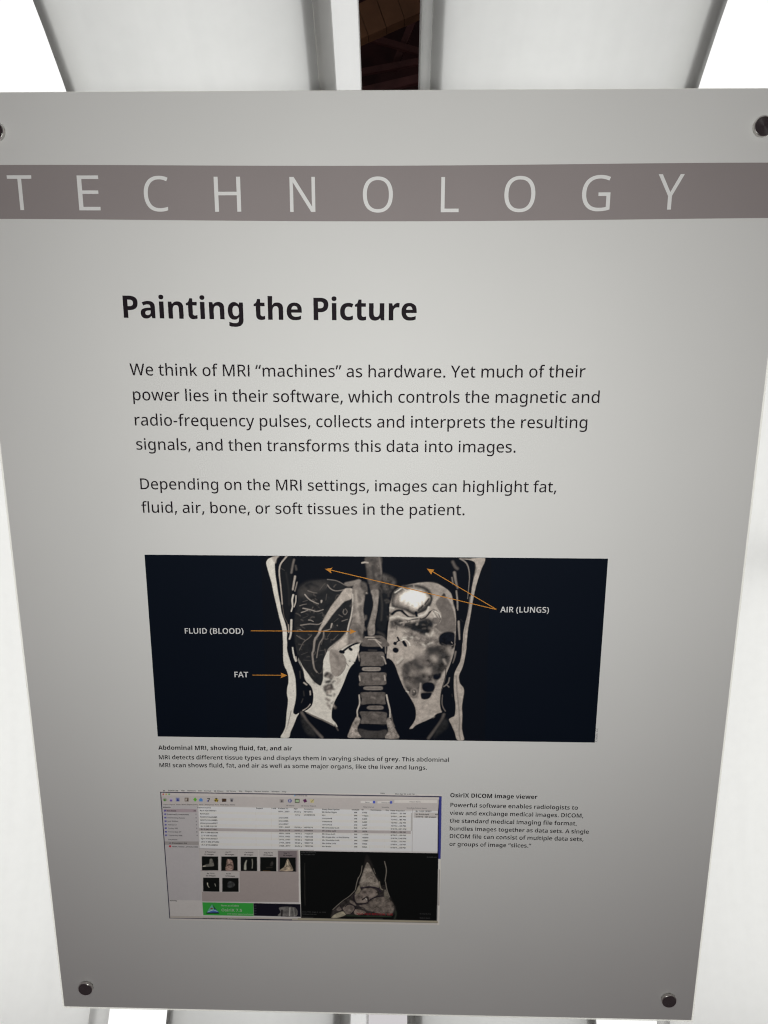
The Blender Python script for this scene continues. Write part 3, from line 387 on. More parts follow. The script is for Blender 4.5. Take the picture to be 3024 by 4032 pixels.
"r":"433|358,552 374,552q 408,549q 420,546 406,429 395,432q 364,436q 346,436 320,436q 269,417q 228,379q 203,321q 203,281 203,0 78,0 78,542 175,542 193,448 198,448 215,477q 263,524q 324,552q",
"n":"637|368,552 460,552q 562,458q 562,353 562,0 437,0 437,328 437,390q 389,451q 336,451 260,451q 203,355q 203,265 203,0 78,0 78,542 175,542 193,469 199,469 217,496q 268,533q 332,552q",
"u":"637|559,542 559,0 461,0 444,70 437,70 420,42q 367,7q 303,-10q 268,-10 208,-10q 120,31q 74,119q 74,188 74,542 200,542 200,213 200,152q 248,91q 300,91 351,91q 410,134q 433,217q 433,276 433,542",
"y":"546|0,542 133,542 241,233 248,213q 260,174q 270,136q 273,118 277,118 281,141q 301,203q 311,233 415,542 546,542 319,-60 298,-116q 241,-197q 159,-240q 100,-240 75,-240q 38,-235q 25,-232 25,-133 36,-135q 67,-139q 84,-139 115,-139q 158,-115q 188,-73q 198,-46 217,2",
"p":"625|363,552 460,552q 574,411q 574,272 574,180q 520,54q 424,-10q 360,-10 320,-10q 260,11q 218,44q 203,63 197,63 199,45q 203,-4q 203,-26 203,-240 78,-240 78,542 180,542 197,470 203,470 219,493q 261,530q 322,552q/327,451 282,451q 228,415q 204,344q 203,289 203,273 203,215q 226,134q 281,92q 329,92 369,92q 421,136q 446,218q 446,274 446,359q 387,451q",
"a":"583|305,551 406,551q 508,459q 508,364 508,0 420,0 396,75 392,75 369,46q 320,8q 256,-10q 211,-10 163,-10q 86,26q 42,100q 42,156 42,239q 167,326q 293,330 385,333 385,357 385,413q 335,457q 289,457 251,457q 173,433q 137,416 100,504 140,525q 245,551q/318,254 235,251q 170,203q 170,160 170,121q 216,84q 253,84 309,84q 384,148q 384,210 384,257",
"l":"281|203,0 78,0 78,760 203,760",
"h":"637|203,578 203,544q 199,488q 197,470 204,470 222,499q 271,534q 332,551q 366,551 427,551q 515,510q 562,423q 562,353 562,0 437,0 437,328 437,390q 388,451q 336,451 286,451q 228,408q 203,325q 203,265 203,0 78,0 78,760 203,760",
"m":"958|697,552 790,552q 884,458q 884,353 884,0 759,0 759,329 759,392q 713,451q 665,451 599,451q 543,364q 543,282 543,0 418,0 418,329 418,370q 398,425q 357,451q 325,451 279,451q 226,408q 203,325q 203,265 203,0 78,0 78,542 175,542 194,471 199,471 215,497q 263,533q 324,552q 360,552 421,552q 503,509q 524,467 529,467 556,510q 645,552q",
"v":"545|206,0 0,542 132,542 239,222 244,207q 257,166q 267,126q 269,111 273,111 276,126q 286,166q 300,207q 305,222 413,542 545,542 339,0",
"g":"625|263,552 318,552q 398,510q 425,472 430,472 443,542 547,542 547,-6 547,-83q 491,-187q 376,-240q 287,-240 226,-240q 127,-224q 86,-207 86,-98 128,-118q 226,-140q 286,-140 351,-140q 422,-73q 422,-13 422,4 422,16q 425,58q 427,71 422,71 397,33q 319,-10q 263,-10 165,-10q 50,136q 50,270 50,403q 166,552q/297,451 259,451q 206,409q 178,328q 178,269 178,179q 240,89q 299,89 334,89q 383,108q 414,147q 429,208q 429,250 429,271 429,334q 402,413q 344,451q",
"o":"617|566,272 566,205q 530,100q 463,27q 367,-10q 307,-10 251,-10q 157,27q 89,100q 50,205q 50,272 50,362q 113,487q 229,552q 310,552 385,552q 501,487q 566,362q/178,272 178,215q 205,132q 263,88q 309,88 354,88q 412,132q 438,215q 438,272 438,330q 411,411q 354,454q 308,454 240,454q 178,359q",
".":"279|62,64 62,106q 106,142q 139,142 173,142q 217,106q 217,64 217,24q 172,-13q 139,-13 106,-13q 62,24q",
"T":"569|348,0 221,0 221,607 15,607 15,714 553,714 553,607 348,607",
"b":"625|203,580 203,547q 200,490q 198,471 203,471 226,505q 302,551q 362,551 457,551q 574,410q 574,272 574,179q 521,53q 424,-10q 360,-10 299,-10q 226,34q 203,63 194,63 172,0 78,0 78,760 203,760/328,451 282,451q 227,414q 203,339q 203,281 203,268 203,182q 257,92q 330,92 388,92q 446,185q 446,273 446,361q 388,451q",
"w":"831|450,281 443,308q 429,366q 419,416q 416,431 412,431 410,416q 400,365q 386,306q 378,278 296,1 160,1 11,543 137,543 201,283 208,257q 220,195q 231,137q 232,115 236,115 238,130q 246,172q 255,216q 265,256q 269,269 348,543 485,543 561,268 567,247q 580,192q 592,138q 594,116 598,116 600,137q 610,194q 623,257q 630,283 695,543 819,543 669,1 530,1",
",":"276|206,116 213,105 200,52q 153,-71q 127,-129 35,-129 49,-68q 76,63q 84,116",
"j":"282|33,-240 9,-240q -37,-233q -54,-228 -54,-129 -38,-133q -8,-139q 10,-139 39,-139q 78,-104q 78,-55 78,542 203,542 203,-67 203,-117q 169,-196q 94,-240q/72,685 72,722q 112,751q 142,751 169,751q 211,722q 211,685 211,649q 169,619q 142,619 112,619q 72,649q",
"k":"579|203,398 203,376q 199,313q 196,289 200,289 207,298q 230,328q 254,360q 263,370 417,542 559,542 351,311 573,0 427,0 264,231 203,180 203,0 78,0 78,760 203,760",
"P":"615|300,714 438,714q 569,601q 569,498 569,452q 540,368q 475,302q 367,263q 289,263 217,263 217,0 90,0 90,714/293,609 217,609 217,369 277,369 329,369q 402,394q 440,449q 440,494 440,550q 369,609q",
"x":"565|202,277 22,542 164,542 283,357 402,542 543,542 362,277 552,0 410,0 283,197 155,0 13,0",
"D":"731|674,367 674,245q 584,82q 417,0q 300,0 90,0 90,714 320,714 430,714q 589,634q 674,480q/541,362 541,447q 488,556q 386,609q 312,609 217,609 217,106 294,106 419,106q 541,234q",
"C":"638|400,617 351,617q 273,581q 218,513q 189,417q 189,356 189,275q 237,159q 332,97q 403,97 450,97q 536,117q 578,132 578,23 536,6q 445,-10q 388,-10 276,-10q 129,81q 57,246q 57,357 57,438q 102,572q 190,671q 318,724q 401,724 455,724q 562,701q 607,679 563,576 528,592q 447,617q",
"O":"787|729,358 729,275q 688,140q 604,42q 478,-10q 394,-10 307,-10q 181,43q 98,140q 57,276q 57,359 57,469q 130,634q 280,725q 395,725 507,725q 655,634q 729,469q/191,358 191,277q 234,161q 324,98q 394,98 464,98q 553,161q 595,277q 595,358 595,479q 500,618q 395,618 324,618q 234,555q 191,439q",
"A":"670|534,0 467,190 202,190 135,0 0,0 262,717 407,717 670,0/373,478 369,490q 353,543q 339,599q 334,615 330,594q 316,541q 303,494q 299,478 236,298 435,298",
"“":"409|395,714 386,673q 367,580q 351,491q 346,454 225,454 218,465 227,501q 255,588q 289,677q 305,714/187,714 178,673q 159,580q 143,491q 138,454 18,454 11,465 20,501q 48,588q 81,677q 97,714",
"”":"409|391,714 398,703 389,667q 361,579q 328,491q 312,454 221,454 231,495q 250,587q 266,677q 271,714/183,714 190,703 181,667q 153,579q 120,491q 104,454 14,454 21,484q 35,552q 48,621q 59,686q 63,714"},"600":{"F":"527|217,0 89,0 89,714 497,714 497,606 217,606 217,398 479,398 479,290 217,290",
"L":"546|89,0 89,714 219,714 219,109 516,109 516,0",
"U":"741|657,264 657,184q 594,60q 465,-10q 367,-10 229,-10q 84,137q 84,264 84,714 213,714 213,268 213,185q 292,100q 372,100 427,100q 496,140q 528,216q 528,269 528,714 657,714",
"I":"308|89,0 219,0 219,714 89,714",
"D":"732|674,367 674,246q 584,82q 417,0q 301,0 89,0 89,714 320,714 430,714q 589,634q 674,481q/539,363 539,446q 487,554q 386,607q 312,607 219,607 219,108 295,108 418,108q 539,235q",
" ":"260|",
"(":"327|40,274 40,398q 112,624q 187,714 297,714 228,620q 157,394q 157,275 157,159q 228,-66q 296,-158 187,-158 112,-71q 40,152q",
"B":"659|310,714 452,714q 588,630q 588,537 588,493q 555,428q 498,387q 461,379 461,374 500,367q 567,331q 608,262q 608,205 608,140q 545,48q 430,0q 351,0 89,0 89,714/322,421 398,421q 455,473q 455,520 455,567q 387,611q 312,611 219,611 219,421/219,321 219,104 334,104 412,104q 473,166q 473,216 473,246q 446,294q 382,321q 328,321",
"O":"787|729,358 729,275q 688,140q 605,42q 479,-10q 394,-10 307,-10q 181,43q 98,140q 57,276q 57,359 57,469q 130,634q 280,725q 395,725 507,725q 656,634q 729,469q/193,358 193,278q 235,162q 325,100q 394,100 464,100q 552,162q 593,278q 593,358 593,479q 500,616q 395,616 325,616q 235,554q 193,439q",
")":"327|287,274 287,152q 215,-71q 140,-158 31,-158 99,-66q 169,159q 169,275 169,394q 99,620q 30,714 140,714 215,624q 287,398q",
"A":"672|534,0 467,188 203,188 137,0 0,0 262,717 409,717 671,0/374,476 370,488q 354,541q 339,598q 335,615 330,593q 317,540q 304,493q 299,476 237,298 435,298",
"T":"569|349,0 220,0 220,605 16,605 16,714 553,714 553,605 349,605",
"R":"643|300,714 392,714q 513,668q 572,577q 572,508 572,456q 535,382q 474,333q 438,317 638,0 490,0 325,282 219,282 219,0 89,0 89,714/296,610 219,610 219,384 299,384 369,384q 440,442q 440,502 440,540q 410,587q 346,610q",
"N":"788|699,0 537,0 201,559 197,559 199,536q 203,472q 206,403q 206,370 206,0 89,0 89,714 250,714 585,159 588,159 587,178q 584,241q 581,312q 581,341 581,714 699,714",
"G":"733|391,393 661,393 661,29 604,10q 476,-10q 400,-10 292,-10q 139,76q 57,240q 57,358 57,470q 144,634q 310,724q 429,724 492,724q 604,701q 649,681 605,575 567,593q 476,615q 426,615 349,615q 244,550q 191,433q 191,356 191,278q 240,162q 340,99q 419,99 455,99q 515,107q 536,112 536,286 391,286",
"S":"560|518,201 518,139q 457,44q 339,-10q 253,-10 210,-10q 137,-2q 76,15q 48,28 48,147 93,126q 204,98q 257,98 301,98q 360,121q 389,162q 389,189 389,218q 360,258q 294,294q 236,316 178,339q 97,395q 56,474q 56,532 56,593q 118,679q 227,724q 299,724 363,724q 466,699q 507,680 468,575 427,593q 339,617q 296,617 258,617q 209,596q 185,559q 185,535 185,506q 213,466q 279,431q 335,408 394,385q 475,331q 518,257q"},"375":{"T":"550|316,0 234,0 234,642 9,642 9,714 540,714 540,642 316,642",
"E":"555|495,0 98,0 98,714 495,714 495,642 180,642 180,409 477,409 477,338 180,338 180,72 495,72",
"C":"630|403,652 344,652q 249,611q 183,534q 148,425q 148,357 148,267q 204,134q 316,62q 400,62 448,62q 533,78q 573,90 573,19 534,5q 448,-10q 389,-10 280,-10q 134,80q 61,246q 61,358 61,439q 106,573q 194,671q 322,724q 404,724 458,724q 559,703q 599,683 566,613 532,629q 450,652q",
"H":"737|638,0 556,0 556,337 180,337 180,0 98,0 98,714 180,714 180,409 556,409 556,714 638,714",
"N":"752|654,0 560,0 170,601 166,601 168,577q 171,516q 174,448q 174,412 174,0 98,0 98,714 191,714 580,115 584,115 583,132q 580,195q 578,268q 578,298 578,714 654,714",
"O":"778|716,358 716,275q 675,140q 592,42q 470,-10q 389,-10 306,-10q 183,43q 101,140q 61,276q 61,359 61,469q 134,633q 280,725q 391,725 497,725q 642,635q 716,470q/148,358 148,267q 199,134q 307,61q 389,61 472,61q 578,133q 630,267q 630,358 630,497q 514,653q 391,653 308,653q 199,581q 148,449q",
"L":"522|98,0 98,714 180,714 180,73 497,73 497,0",
"G":"727|402,374 652,374 652,28 595,9q 478,-10q 405,-10 293,-10q 141,78q 61,243q 61,357 61,468q 149,632q 314,724q 430,724 490,724q 596,702q 642,682 611,611 571,629q 476,652q 426,652 338,652q 213,580q 147,447q 147,357 147,267q 205,134q 327,61q 423,61 472,61q 542,72q 570,81 570,301 402,301",
"Y":"558|279,355 470,714 558,714 320,277 320,0 238,0 238,273 0,714 89,714"},"500":{"P":"610|293,714 432,714q 561,603q 561,501 561,456q 533,374q 467,308q 358,271q 279,271 202,271 202,0 93,0 93,714/286,623 202,623 202,362 268,362 328,362q 410,389q 450,448q 450,497 450,559q 371,623q",
"a":"572|297,548 396,548q 494,459q 494,365 494,0 418,0 397,75 393,75 370,46q 321,8q 258,-10q 213,-10 165,-10q 88,25q 44,97q 44,153 44,234q 170,321q 298,325 389,328 389,356 389,418q 335,466q 286,466 246,466q 169,441q 135,425 103,502 140,522q 240,548q/316,256 225,253q 154,201q 154,154 154,112q 204,73q 244,73 306,73q 389,142q 389,212 389,259",
"t":"379|277,76 298,76q 340,84q 355,89 355,9 338,1q 283,-10q 253,-10 209,-10q 137,20q 92,94q 92,161 92,458 18,458 18,506 96,546 134,660 199,660 199,539 350,539 350,458 199,458 199,165 199,120q 242,76q",
"i":"270|188,539 188,0 82,0 82,539/136,744 160,744q 196,716q 196,683 196,651q 160,622q 136,622 110,622q 75,651q 75,683 75,716q 110,744q",
"e":"574|296,549 367,549q 470,490q 524,380q 524,305 524,246 162,246 164,164q 248,76q 324,76 375,76q 455,95q 498,114 498,26 457,8q 375,-10q 317,-10 239,-10q 120,51q 53,175q 53,266 53,356q 113,482q 223,549q/297,467 239,467q 171,393q 164,325 418,325 418,368q 391,430q 338,467q",
"n":"627|355,549 450,549q 549,456q 549,351 549,0 444,0 444,336 444,399q 390,461q 333,461 251,461q 188,364q 188,272 188,0 82,0 82,539 166,539 181,466 186,466 204,494q 257,531q 321,549q",
" ":"260|",
"N":"773|680,0 548,0 188,577 184,577 186,554q 189,490q 192,420q 192,385 192,0 93,0 93,714 224,714 583,140 587,140 586,157q 583,221q 580,295q 580,325 580,714 680,714",
"m":"947|685,549 777,549q 869,456q 869,351 869,0 763,0 763,337 763,400q 713,461q 662,461 589,461q 528,373q 528,289 528,0 422,0 422,337 422,379q 400,434q 356,461q 320,461 270,461q 213,417q 188,333q 188,272 188,0 82,0 82,539 166,539 181,467 186,467 203,494q 252,531q 312,549q 346,549 408,549q 490,506q 510,461 515,461 542,506q 633,549q"},"400":{"C":"632|403,645 346,645q 254,606q 190,531q 156,424q 156,357 156,269q 211,139q 320,69q 402,69 449,69q 533,85q 573,97 573,19 533,4q 448,-10q 389,-10 280,-10q 134,80q 61,246q 61,358 61,439q 106,573q 193,671q 321,724q 404,724 459,724q 561,702q 601,682 565,606 532,621q 451,645q",
"r":"413|335,546 350,546q 385,543q 398,540 387,459 374,462q 343,466q 329,466 298,466q 242,440q 198,393q 173,327q 173,286 173,0 85,0 85,536 157,536 167,438 171,438 188,468q 236,517q 298,546q",
"e":"564|292,546 361,546q 460,486q 513,377q 513,304 513,251 146,251 148,160q 237,65q 317,65 368,65q 447,84q 489,102 489,25 448,7q 368,-10q 313,-10 237,-10q 120,52q 55,175q 55,264 55,352q 114,478q 221,546q/291,474 228,474q 155,393q 148,321 421,321 421,367q 393,435q 336,474q",
"d":"615|275,-10 175,-10q 55,129q 55,267 55,405q 176,546q 276,546 318,546q 380,525q 426,489q 442,467 448,467 447,480q 442,531q 442,546 442,760 530,760 530,0 459,0 446,72 442,72 426,49q 380,12q 317,-10q/289,63 374,63q 443,156q 443,250 443,266 443,366q 377,473q 288,473 217,473q 146,360q 146,265 146,169q 217,63q",
"i":"258|173,536 173,0 85,0 85,536/130,737 150,737q 181,710q 181,681 181,653q 150,625q 130,625 108,625q 78,653q 78,681 78,710q 108,737q",
"t":"361|264,62 284,62q 326,69q 339,73 339,6 325,-1q 273,-10q 249,-10 207,-10q 136,19q 92,91q 92,156 92,468 16,468 16,510 93,545 128,659 180,659 180,536 335,536 335,468 180,468 180,158 180,109q 227,62q",
":":"268|72,54 72,91q 108,121q 133,121 159,121q 196,91q 196,54 196,18q 159,-14q 133,-14 108,-14q 72,18q/72,482 72,520q 108,550q 133,550 159,550q 196,520q 196,482 196,446q 159,414q 133,414 108,414q 72,446q",
" ":"260|",
"G":"728|407,377 654,377 654,27 596,8q 478,-10q 403,-10 292,-10q 140,79q 61,244q 61,357 61,469q 149,633q 314,724q 431,724 491,724q 598,702q 644,682 610,604 572,621q 477,645q 426,645 341,645q 219,575q 155,446q 155,357 155,272q 210,141q 328,68q 424,68 471,68q 537,78q 564,85 564,297 407,297",
"E":"556|496,0 97,0 97,714 496,714 496,635 187,635 187,412 478,412 478,334 187,334 187,79 496,79"}}
GC = {}
def glyph(ch, w):
    k = (ch, w)
    if k in GC: return GC[k]
    src = FONT[str(w)][ch]; adv, body = src.split('|'); loops = []
    for c in body.split('/'):
        if not c: continue
        P = []
        for s in c.split(' '):
            on = not s.endswith('q'); x, y = s.rstrip('q').split(','); P.append((float(x), float(y), on))
        # insert implied on-curve points
        Q = []
        for i, p in enumerate(P):
            q = P[(i+1) % len(P)]; Q.append(p)
            if not p[2] and not q[2]: Q.append(((p[0]+q[0])/2, (p[1]+q[1])/2, True))
        st = next(i for i, p in enumerate(Q) if p[2]); Q = Q[st:] + Q[:st]
        L = []; i = 0
        while i < len(Q):
            p = Q[i]; L.append((p[0], p[1])); nx = Q[(i+1) % len(Q)]
            if not nx[2]:
                e = Q[(i+2) % len(Q)]
                for t in (.25, .5, .75):
                    a = (1-t)**2; b_ = 2*t*(1-t); c_ = t*t
                    L.append((a*p[0]+b_*nx[0]+c_*e[0], a*p[1]+b_*nx[1]+c_*e[1]))
                i += 2
            else: i += 1
        M_ = []
        for p in L:
            if not M_ or abs(p[0]-M_[-1][0])+abs(p[1]-M_[-1][1]) > .5: M_.append(p)
        if len(M_) > 2 and abs(M_[0][0]-M_[-1][0])+abs(M_[0][1]-M_[-1][1]) < .5: M_.pop()
        if len(M_) > 2: loops.append(M_)
    # group every hole with the outline that holds it; overlapping outlines stay separate
    def area2(l): return sum(l[i][0]*l[(i+1) % len(l)][1]-l[(i+1) % len(l)][0]*l[i][1] for i in range(len(l)))
    outs = []; holes = []
    if loops:
        big = max(loops, key=lambda l: abs(area2(l))); sg = area2(big) > 0
        for l in loops: (outs if (area2(l) > 0) == sg else holes).append(l)
    def inside(p, l):
        c = False
        for i in range(len(l)):
            a = l[i]; b_ = l[i-1]
            if (a[1] > p[1]) != (b_[1] > p[1]) and p[0] < (b_[0]-a[0])*(p[1]-a[1])/(b_[1]-a[1])+a[0]: c = not c
        return c
    verts = []; tris = []
    for o in outs:
        g = [o] + [h for h in holes if inside(h[0], o)]
        base = len(verts); verts += [p for l in g for p in l]
        for t in tessellate_polygon([[Vector((p[0], p[1], 0)) for p in l] for l in g]): tris.append(tuple(base+i for i in t))
    GC[k] = (float(adv), verts, tris); return GC[k]
def lay(text, w, size, x, zf, tr=0.0, V=None, F=None, y=-.0003, sx=1.0):
    V = [] if V is None else V; F = [] if F is None else F; cx = x
    for ch in text:
        adv, gv, gt = glyph(ch, w); b0 = len(V); k = size/1000
        for p in gv:
            X = cx + p[0]*k*sx; V.append((X, y, zf(X) + p[1]*k))
        for t in gt:
            a, b_, c_ = (gv[i] for i in t)
            cr = (b_[0]-a[0])*(c_[1]-a[1])-(c_[0]-a[0])*(b_[1]-a[1])
            F.append(tuple(b0+i for i in (t if cr > 0 else t[::-1])))
        cx += adv*k*sx + tr*size
    return V, F, cx
LINES = [{"n":"heading","t":"Painting the Picture","w":700,"s":0.023345,"tr":0,"x":0.107156,"xm":0.223283,"c":[0.652304,-0.00699192,0.0405955],"m":"ink_black","g":"h"},{"n":"text_line","t":"We think of MRI “machines” as hardware. Yet much of their","w":455,"s":0.012871,"tr":0,"x":0.110575,"xm":0.29028,"c":[0.608473,-0.00185125,0.0227833,0.0117338],"m":"ink_black","g":"b"},{"n":"text_line","t":"power lies in their software, which controls the magnetic and","w":455,"s":0.012863,"tr":0,"x":0.11068,"xm":0.296922,"c":[0.588649,-0.000378104,0.0238082,-0.0474328],"m":"ink_black","g":"b"},{"n":"text_line","t":"radio-frequency pulses, collects and interprets the resulting","w":455,"s":0.01288,"tr":0,"x":0.110706,"xm":0.292812,"c":[0.568912,-0.00154179,0.0159862,0.013144],"m":"ink_black","g":"b"},{"n":"text_line","t":"signals, and then transforms this data into images.","w":455,"s":0.01279,"tr":0,"x":0.110902,"xm":0.2648,"c":[0.549327,-0.0018558,0.0155071,-0.0232208],"m":"ink_black","g":"b"},{"n":"text_line","t":"Depending on the MRI settings, images can highlight fat,","w":455,"s":0.012695,"tr":0,"x":0.111327,"xm":0.28238,"c":[0.516934,-0.0023959,0.00799594,0.0505101],"m":"ink_black","g":"b"},{"n":"text_line","t":"fluid, air, bone, or soft tissues in the patient.","w":455,"s":0.012828,"tr":0,"x":0.111776,"xm":0.245262,"c":[0.497367,-0.00347923,0.00720399,0.151658],"m":"ink_black","g":"b"},{"n":"caption_line","t":"Abdominal MRI, showing fluid, fat, and air","w":700,"s":0.005736,"tr":0,"x":0.111497,"xm":0.171362,"c":[0.281054,0.00982108],"m":"ink_black","g":"c"},{"n":"caption_line","t":"MRI detects different tissue types and displays them in varying shades of grey. This abdominal","w":590,"s":0.005672,"tr":0,"x":0.110977,"xm":0.241063,"c":[0.2722,0.00610667,-0.0246281],"m":"ink_black","g":"c"},{"n":"caption_line","t":"MRI scan shows fluid, fat, and air as well as some major organs, like the liver and lungs.","w":590,"s":0.005675,"tr":0,"x":0.110981,"xm":0.231371,"c":[0.264258,0.00590516,-0.028885],"m":"ink_black","g":"c"},{"n":"caption_line","t":"OsiriX DICOM image viewer","w":700,"s":0.005709,"tr":0,"x":0.372276,"xm":0.411489,"c":[0.237159,-0.0061335],"m":"ink_black","g":"c"},{"n":"caption_line","t":"Powerful software enables radiologists to","w":590,"s":0.005682,"tr":0,"x":0.372413,"xm":0.43002,"c":[0.227179,-0.00770237],"m":"ink_black","g":"c"},{"n":"caption_line","t":"view and exchange medical images. DICOM,","w":590,"s":0.005627,"tr":0,"x":0.372507,"xm":0.43249,"c":[0.219155,-0.00633093],"m":"ink_black","g":"c"},{"n":"caption_line","t":"the standard medical imaging file format,","w":590,"s":0.005676,"tr":0,"x":0.372564,"xm":0.429896,"c":[0.211097,-0.00736999],"m":"ink_black","g":"c"},{"n":"caption_line","t":"bundles images together as data sets. A single","w":590,"s":0.005593,"tr":0,"x":0.372413,"xm":0.435633,"c":[0.202987,-0.00921791],"m":"ink_black","g":"c"},{"n":"caption_line","t":"DICOM file can consist of multiple data sets,","w":590,"s":0.00572,"tr":0,"x":0.372506,"xm":0.433587,"c":[0.195129,-0.00728557],"m":"ink_black","g":"c"},{"n":"caption_line","t":"or groups of image “slices.”","w":590,"s":0.005626,"tr":0,"x":0.372641,"xm":0.410068,"c":[0.187193,-0.00616595],"m":"ink_black","g":"c"},{"n":"picture_label","t":"FLUID (BLOOD)","w":600,"s":0.007067,"tr":0,"x":0.141224,"xm":0.16712,"c":[0.391562,0.00781489],"m":"ink_white","g":"m"},{"n":"picture_label","t":"FAT","w":600,"s":0.0072,"tr":0,"x":0.182326,"xm":0.188954,"c":[0.351503,0.000875454],"m":"ink_white","g":"m"},{"n":"picture_label","t":"AIR (LUNGS)","w":600,"s":0.006969,"tr":0,"x":0.410723,"xm":0.43116,"c":[0.413654,0.00130068],"m":"ink_white","g":"m"}]
MR = [0.11173,0.49791,0.46142,0.29344]   # scan picture: x0, x1, z top, z bottom
UR = [0.11024,0.365,0.23811,0.10399]   # software picture
mri = link('scan_picture', mesh('scan_picture', [(MR[0], -.0002, MR[3]), (MR[1], -.0002, MR[3]), (MR[1], -.0002, MR[2]), (MR[0], -.0002, MR[2])], [(0, 1, 2, 3)]),
           mat('picture_navy', tuple(v/.62 for v in srgb((6, 12, 22))), .65, spec=.08, noise=.05, nscale=12), sign)
for L in LINES:
    c = L['c']; xm = L['xm']
    zf = lambda X, c=c, xm=xm: sum(k*(X-xm)**i for i, k in enumerate(c))
    V, F, _ = lay(L['t'], L['w'], L['s'], L['x'], zf, L['tr'], y=-.0005 if L['g'] == 'm' else -.0003)
    link(L['n'], mesh(L['n'], V, F), M[L['m']], mri if L['g'] == 'm' else sign)
for ch, xl, xr, z in [["T",0.02817,0.04683,0.7326],["E",0.08121,0.0975,0.73235],["C",0.13118,0.14986,0.73164],["H",0.18452,0.20437,0.73119],["N",0.24134,0.26041,0.73094],["O",0.29617,0.31862,0.73073],["L",0.35459,0.36794,0.7306],["O",0.40167,0.42464,0.73084],["G",0.45923,0.4802,0.73138],["Y",0.5146,0.53374,0.73214]]:
    adv, gv, gt = glyph(ch, 375); lo = min(p[0] for p in gv); hi = max(p[0] for p in gv); S = .0344
    k = (xr-xl)/(hi-lo)*1000/S
    V, F, _ = lay(ch, 375, S, xl - lo*S*k/1000, lambda X, z=z: z, y=-.0004, sx=k)
    link('letter', mesh('letter', V, F), M['letter_white'], band)
# tiny upright credit line beside the picture
cx, cz = [0.49998,0.29407]
V, F, _ = lay('Credit: GE', 400, .0029, 0, lambda X: 0, y=-.0003)
V = [(cx - v[2], v[1], cz + v[0]) for v in V]
link('credit_line', mesh('credit_line', V, F), M['ink_grey'], sign)

# arrows on the scan
for A in [[[0.1988,0.39462],[0.28434,0.39509],[0.28905,0.39503],[0.28343,0.39731],[0.28338,0.39253]],[[0.19868,0.35375],[0.22421,0.35389],[0.22907,0.35386],[0.22329,0.3564],[0.22314,0.35124]],[[0.40791,0.416],[0.26797,0.4496],[0.26335,0.45049],[0.26979,0.45168],[0.26857,0.44672]],[[0.40791,0.416],[0.35312,0.44899],[0.34835,0.45158],[0.35462,0.45071],[0.35211,0.44647]]]:
    a, e, tip, h1, h2 = [Vector((p[0], p[1])) for p in A]
    d = (e-a).normalized(); s = Vector((-d.y, d.x))*.00034
    V = [(a-s), (e-s), (e+s), (a+s), h1, tip, h2, e]
    V = [(p.x, -.0006 if i < 4 else -.00065, p.y) for i, p in enumerate(V)]
    me = mesh('arrow', V, [(0, 1, 2, 3), (4, 7, 5), (7, 6, 5)]); face_front(me)
    link('arrow', me, M['ink_orange'], mri)

# ------------------------------------------------------------------ printed pictures: shapes drawn into the print colour of a fine mesh
def smooth(P, n=4):
    m = len(P); out = []
    for i in range(m):
        p0, p1, p2, p3 = P[i-1], P[i], P[(i+1) % m], P[(i+2) % m]
        for k in range(n):
            t = k/n; out.append(.5*((2*p1)+(-p0+p2)*t+(2*p0-5*p1+4*p2-p3)*t*t+(-p0+3*p1-3*p2+p3)*t**3))
    return np.array(out)
def osmooth(P, n=4):
    if len(P) < 3: return P
    Q = [2*P[0]-P[1]] + list(P) + [2*P[-1]-P[-2]]; out = []
    for i in range(1, len(Q)-2):
        p0, p1, p2, p3 = Q[i-1], Q[i], Q[i+1], Q[i+2]
        for k in range(n):
            t = k/n; out.append(.5*((2*p1)+(-p0+p2)*t+(2*p0-5*p1+4*p2-p3)*t*t+(-p0+3*p1-3*p2+p3)*t**3))
    out.append(P[-1]); return np.array(out)
rng = np.random.default_rng(11)
def vnoise(h, w, cell):
    gh, gw = int(h/cell)+3, int(w/cell)+3; g = rng.random((gh, gw)); y = np.arange(h)/cell; x = np.arange(w)/cell
    yi = y.astype(int); xi = x.astype(int); fy = (y-yi)[:, None]; fx = (x-xi)[None]; fy = fy*fy*(3-2*fy); fx = fx*fx*(3-2*fx)
    return (g[yi][:, xi]*(1-fy)*(1-fx)+g[yi+1][:, xi]*fy*(1-fx)+g[yi][:, xi+1]*(1-fy)*fx+g[yi+1][:, xi+1]*fy*fx)*2-1
def seg_d(X, Y, a, b):
    d = b-a; L = float(d@d) + 1e-9; t = np.clip(((X-a[0])*d[0]+(Y-a[1])*d[1])/L, 0, 1)
    return np.hypot(X-a[0]-t*d[0], Y-a[1]-t*d[1]), t
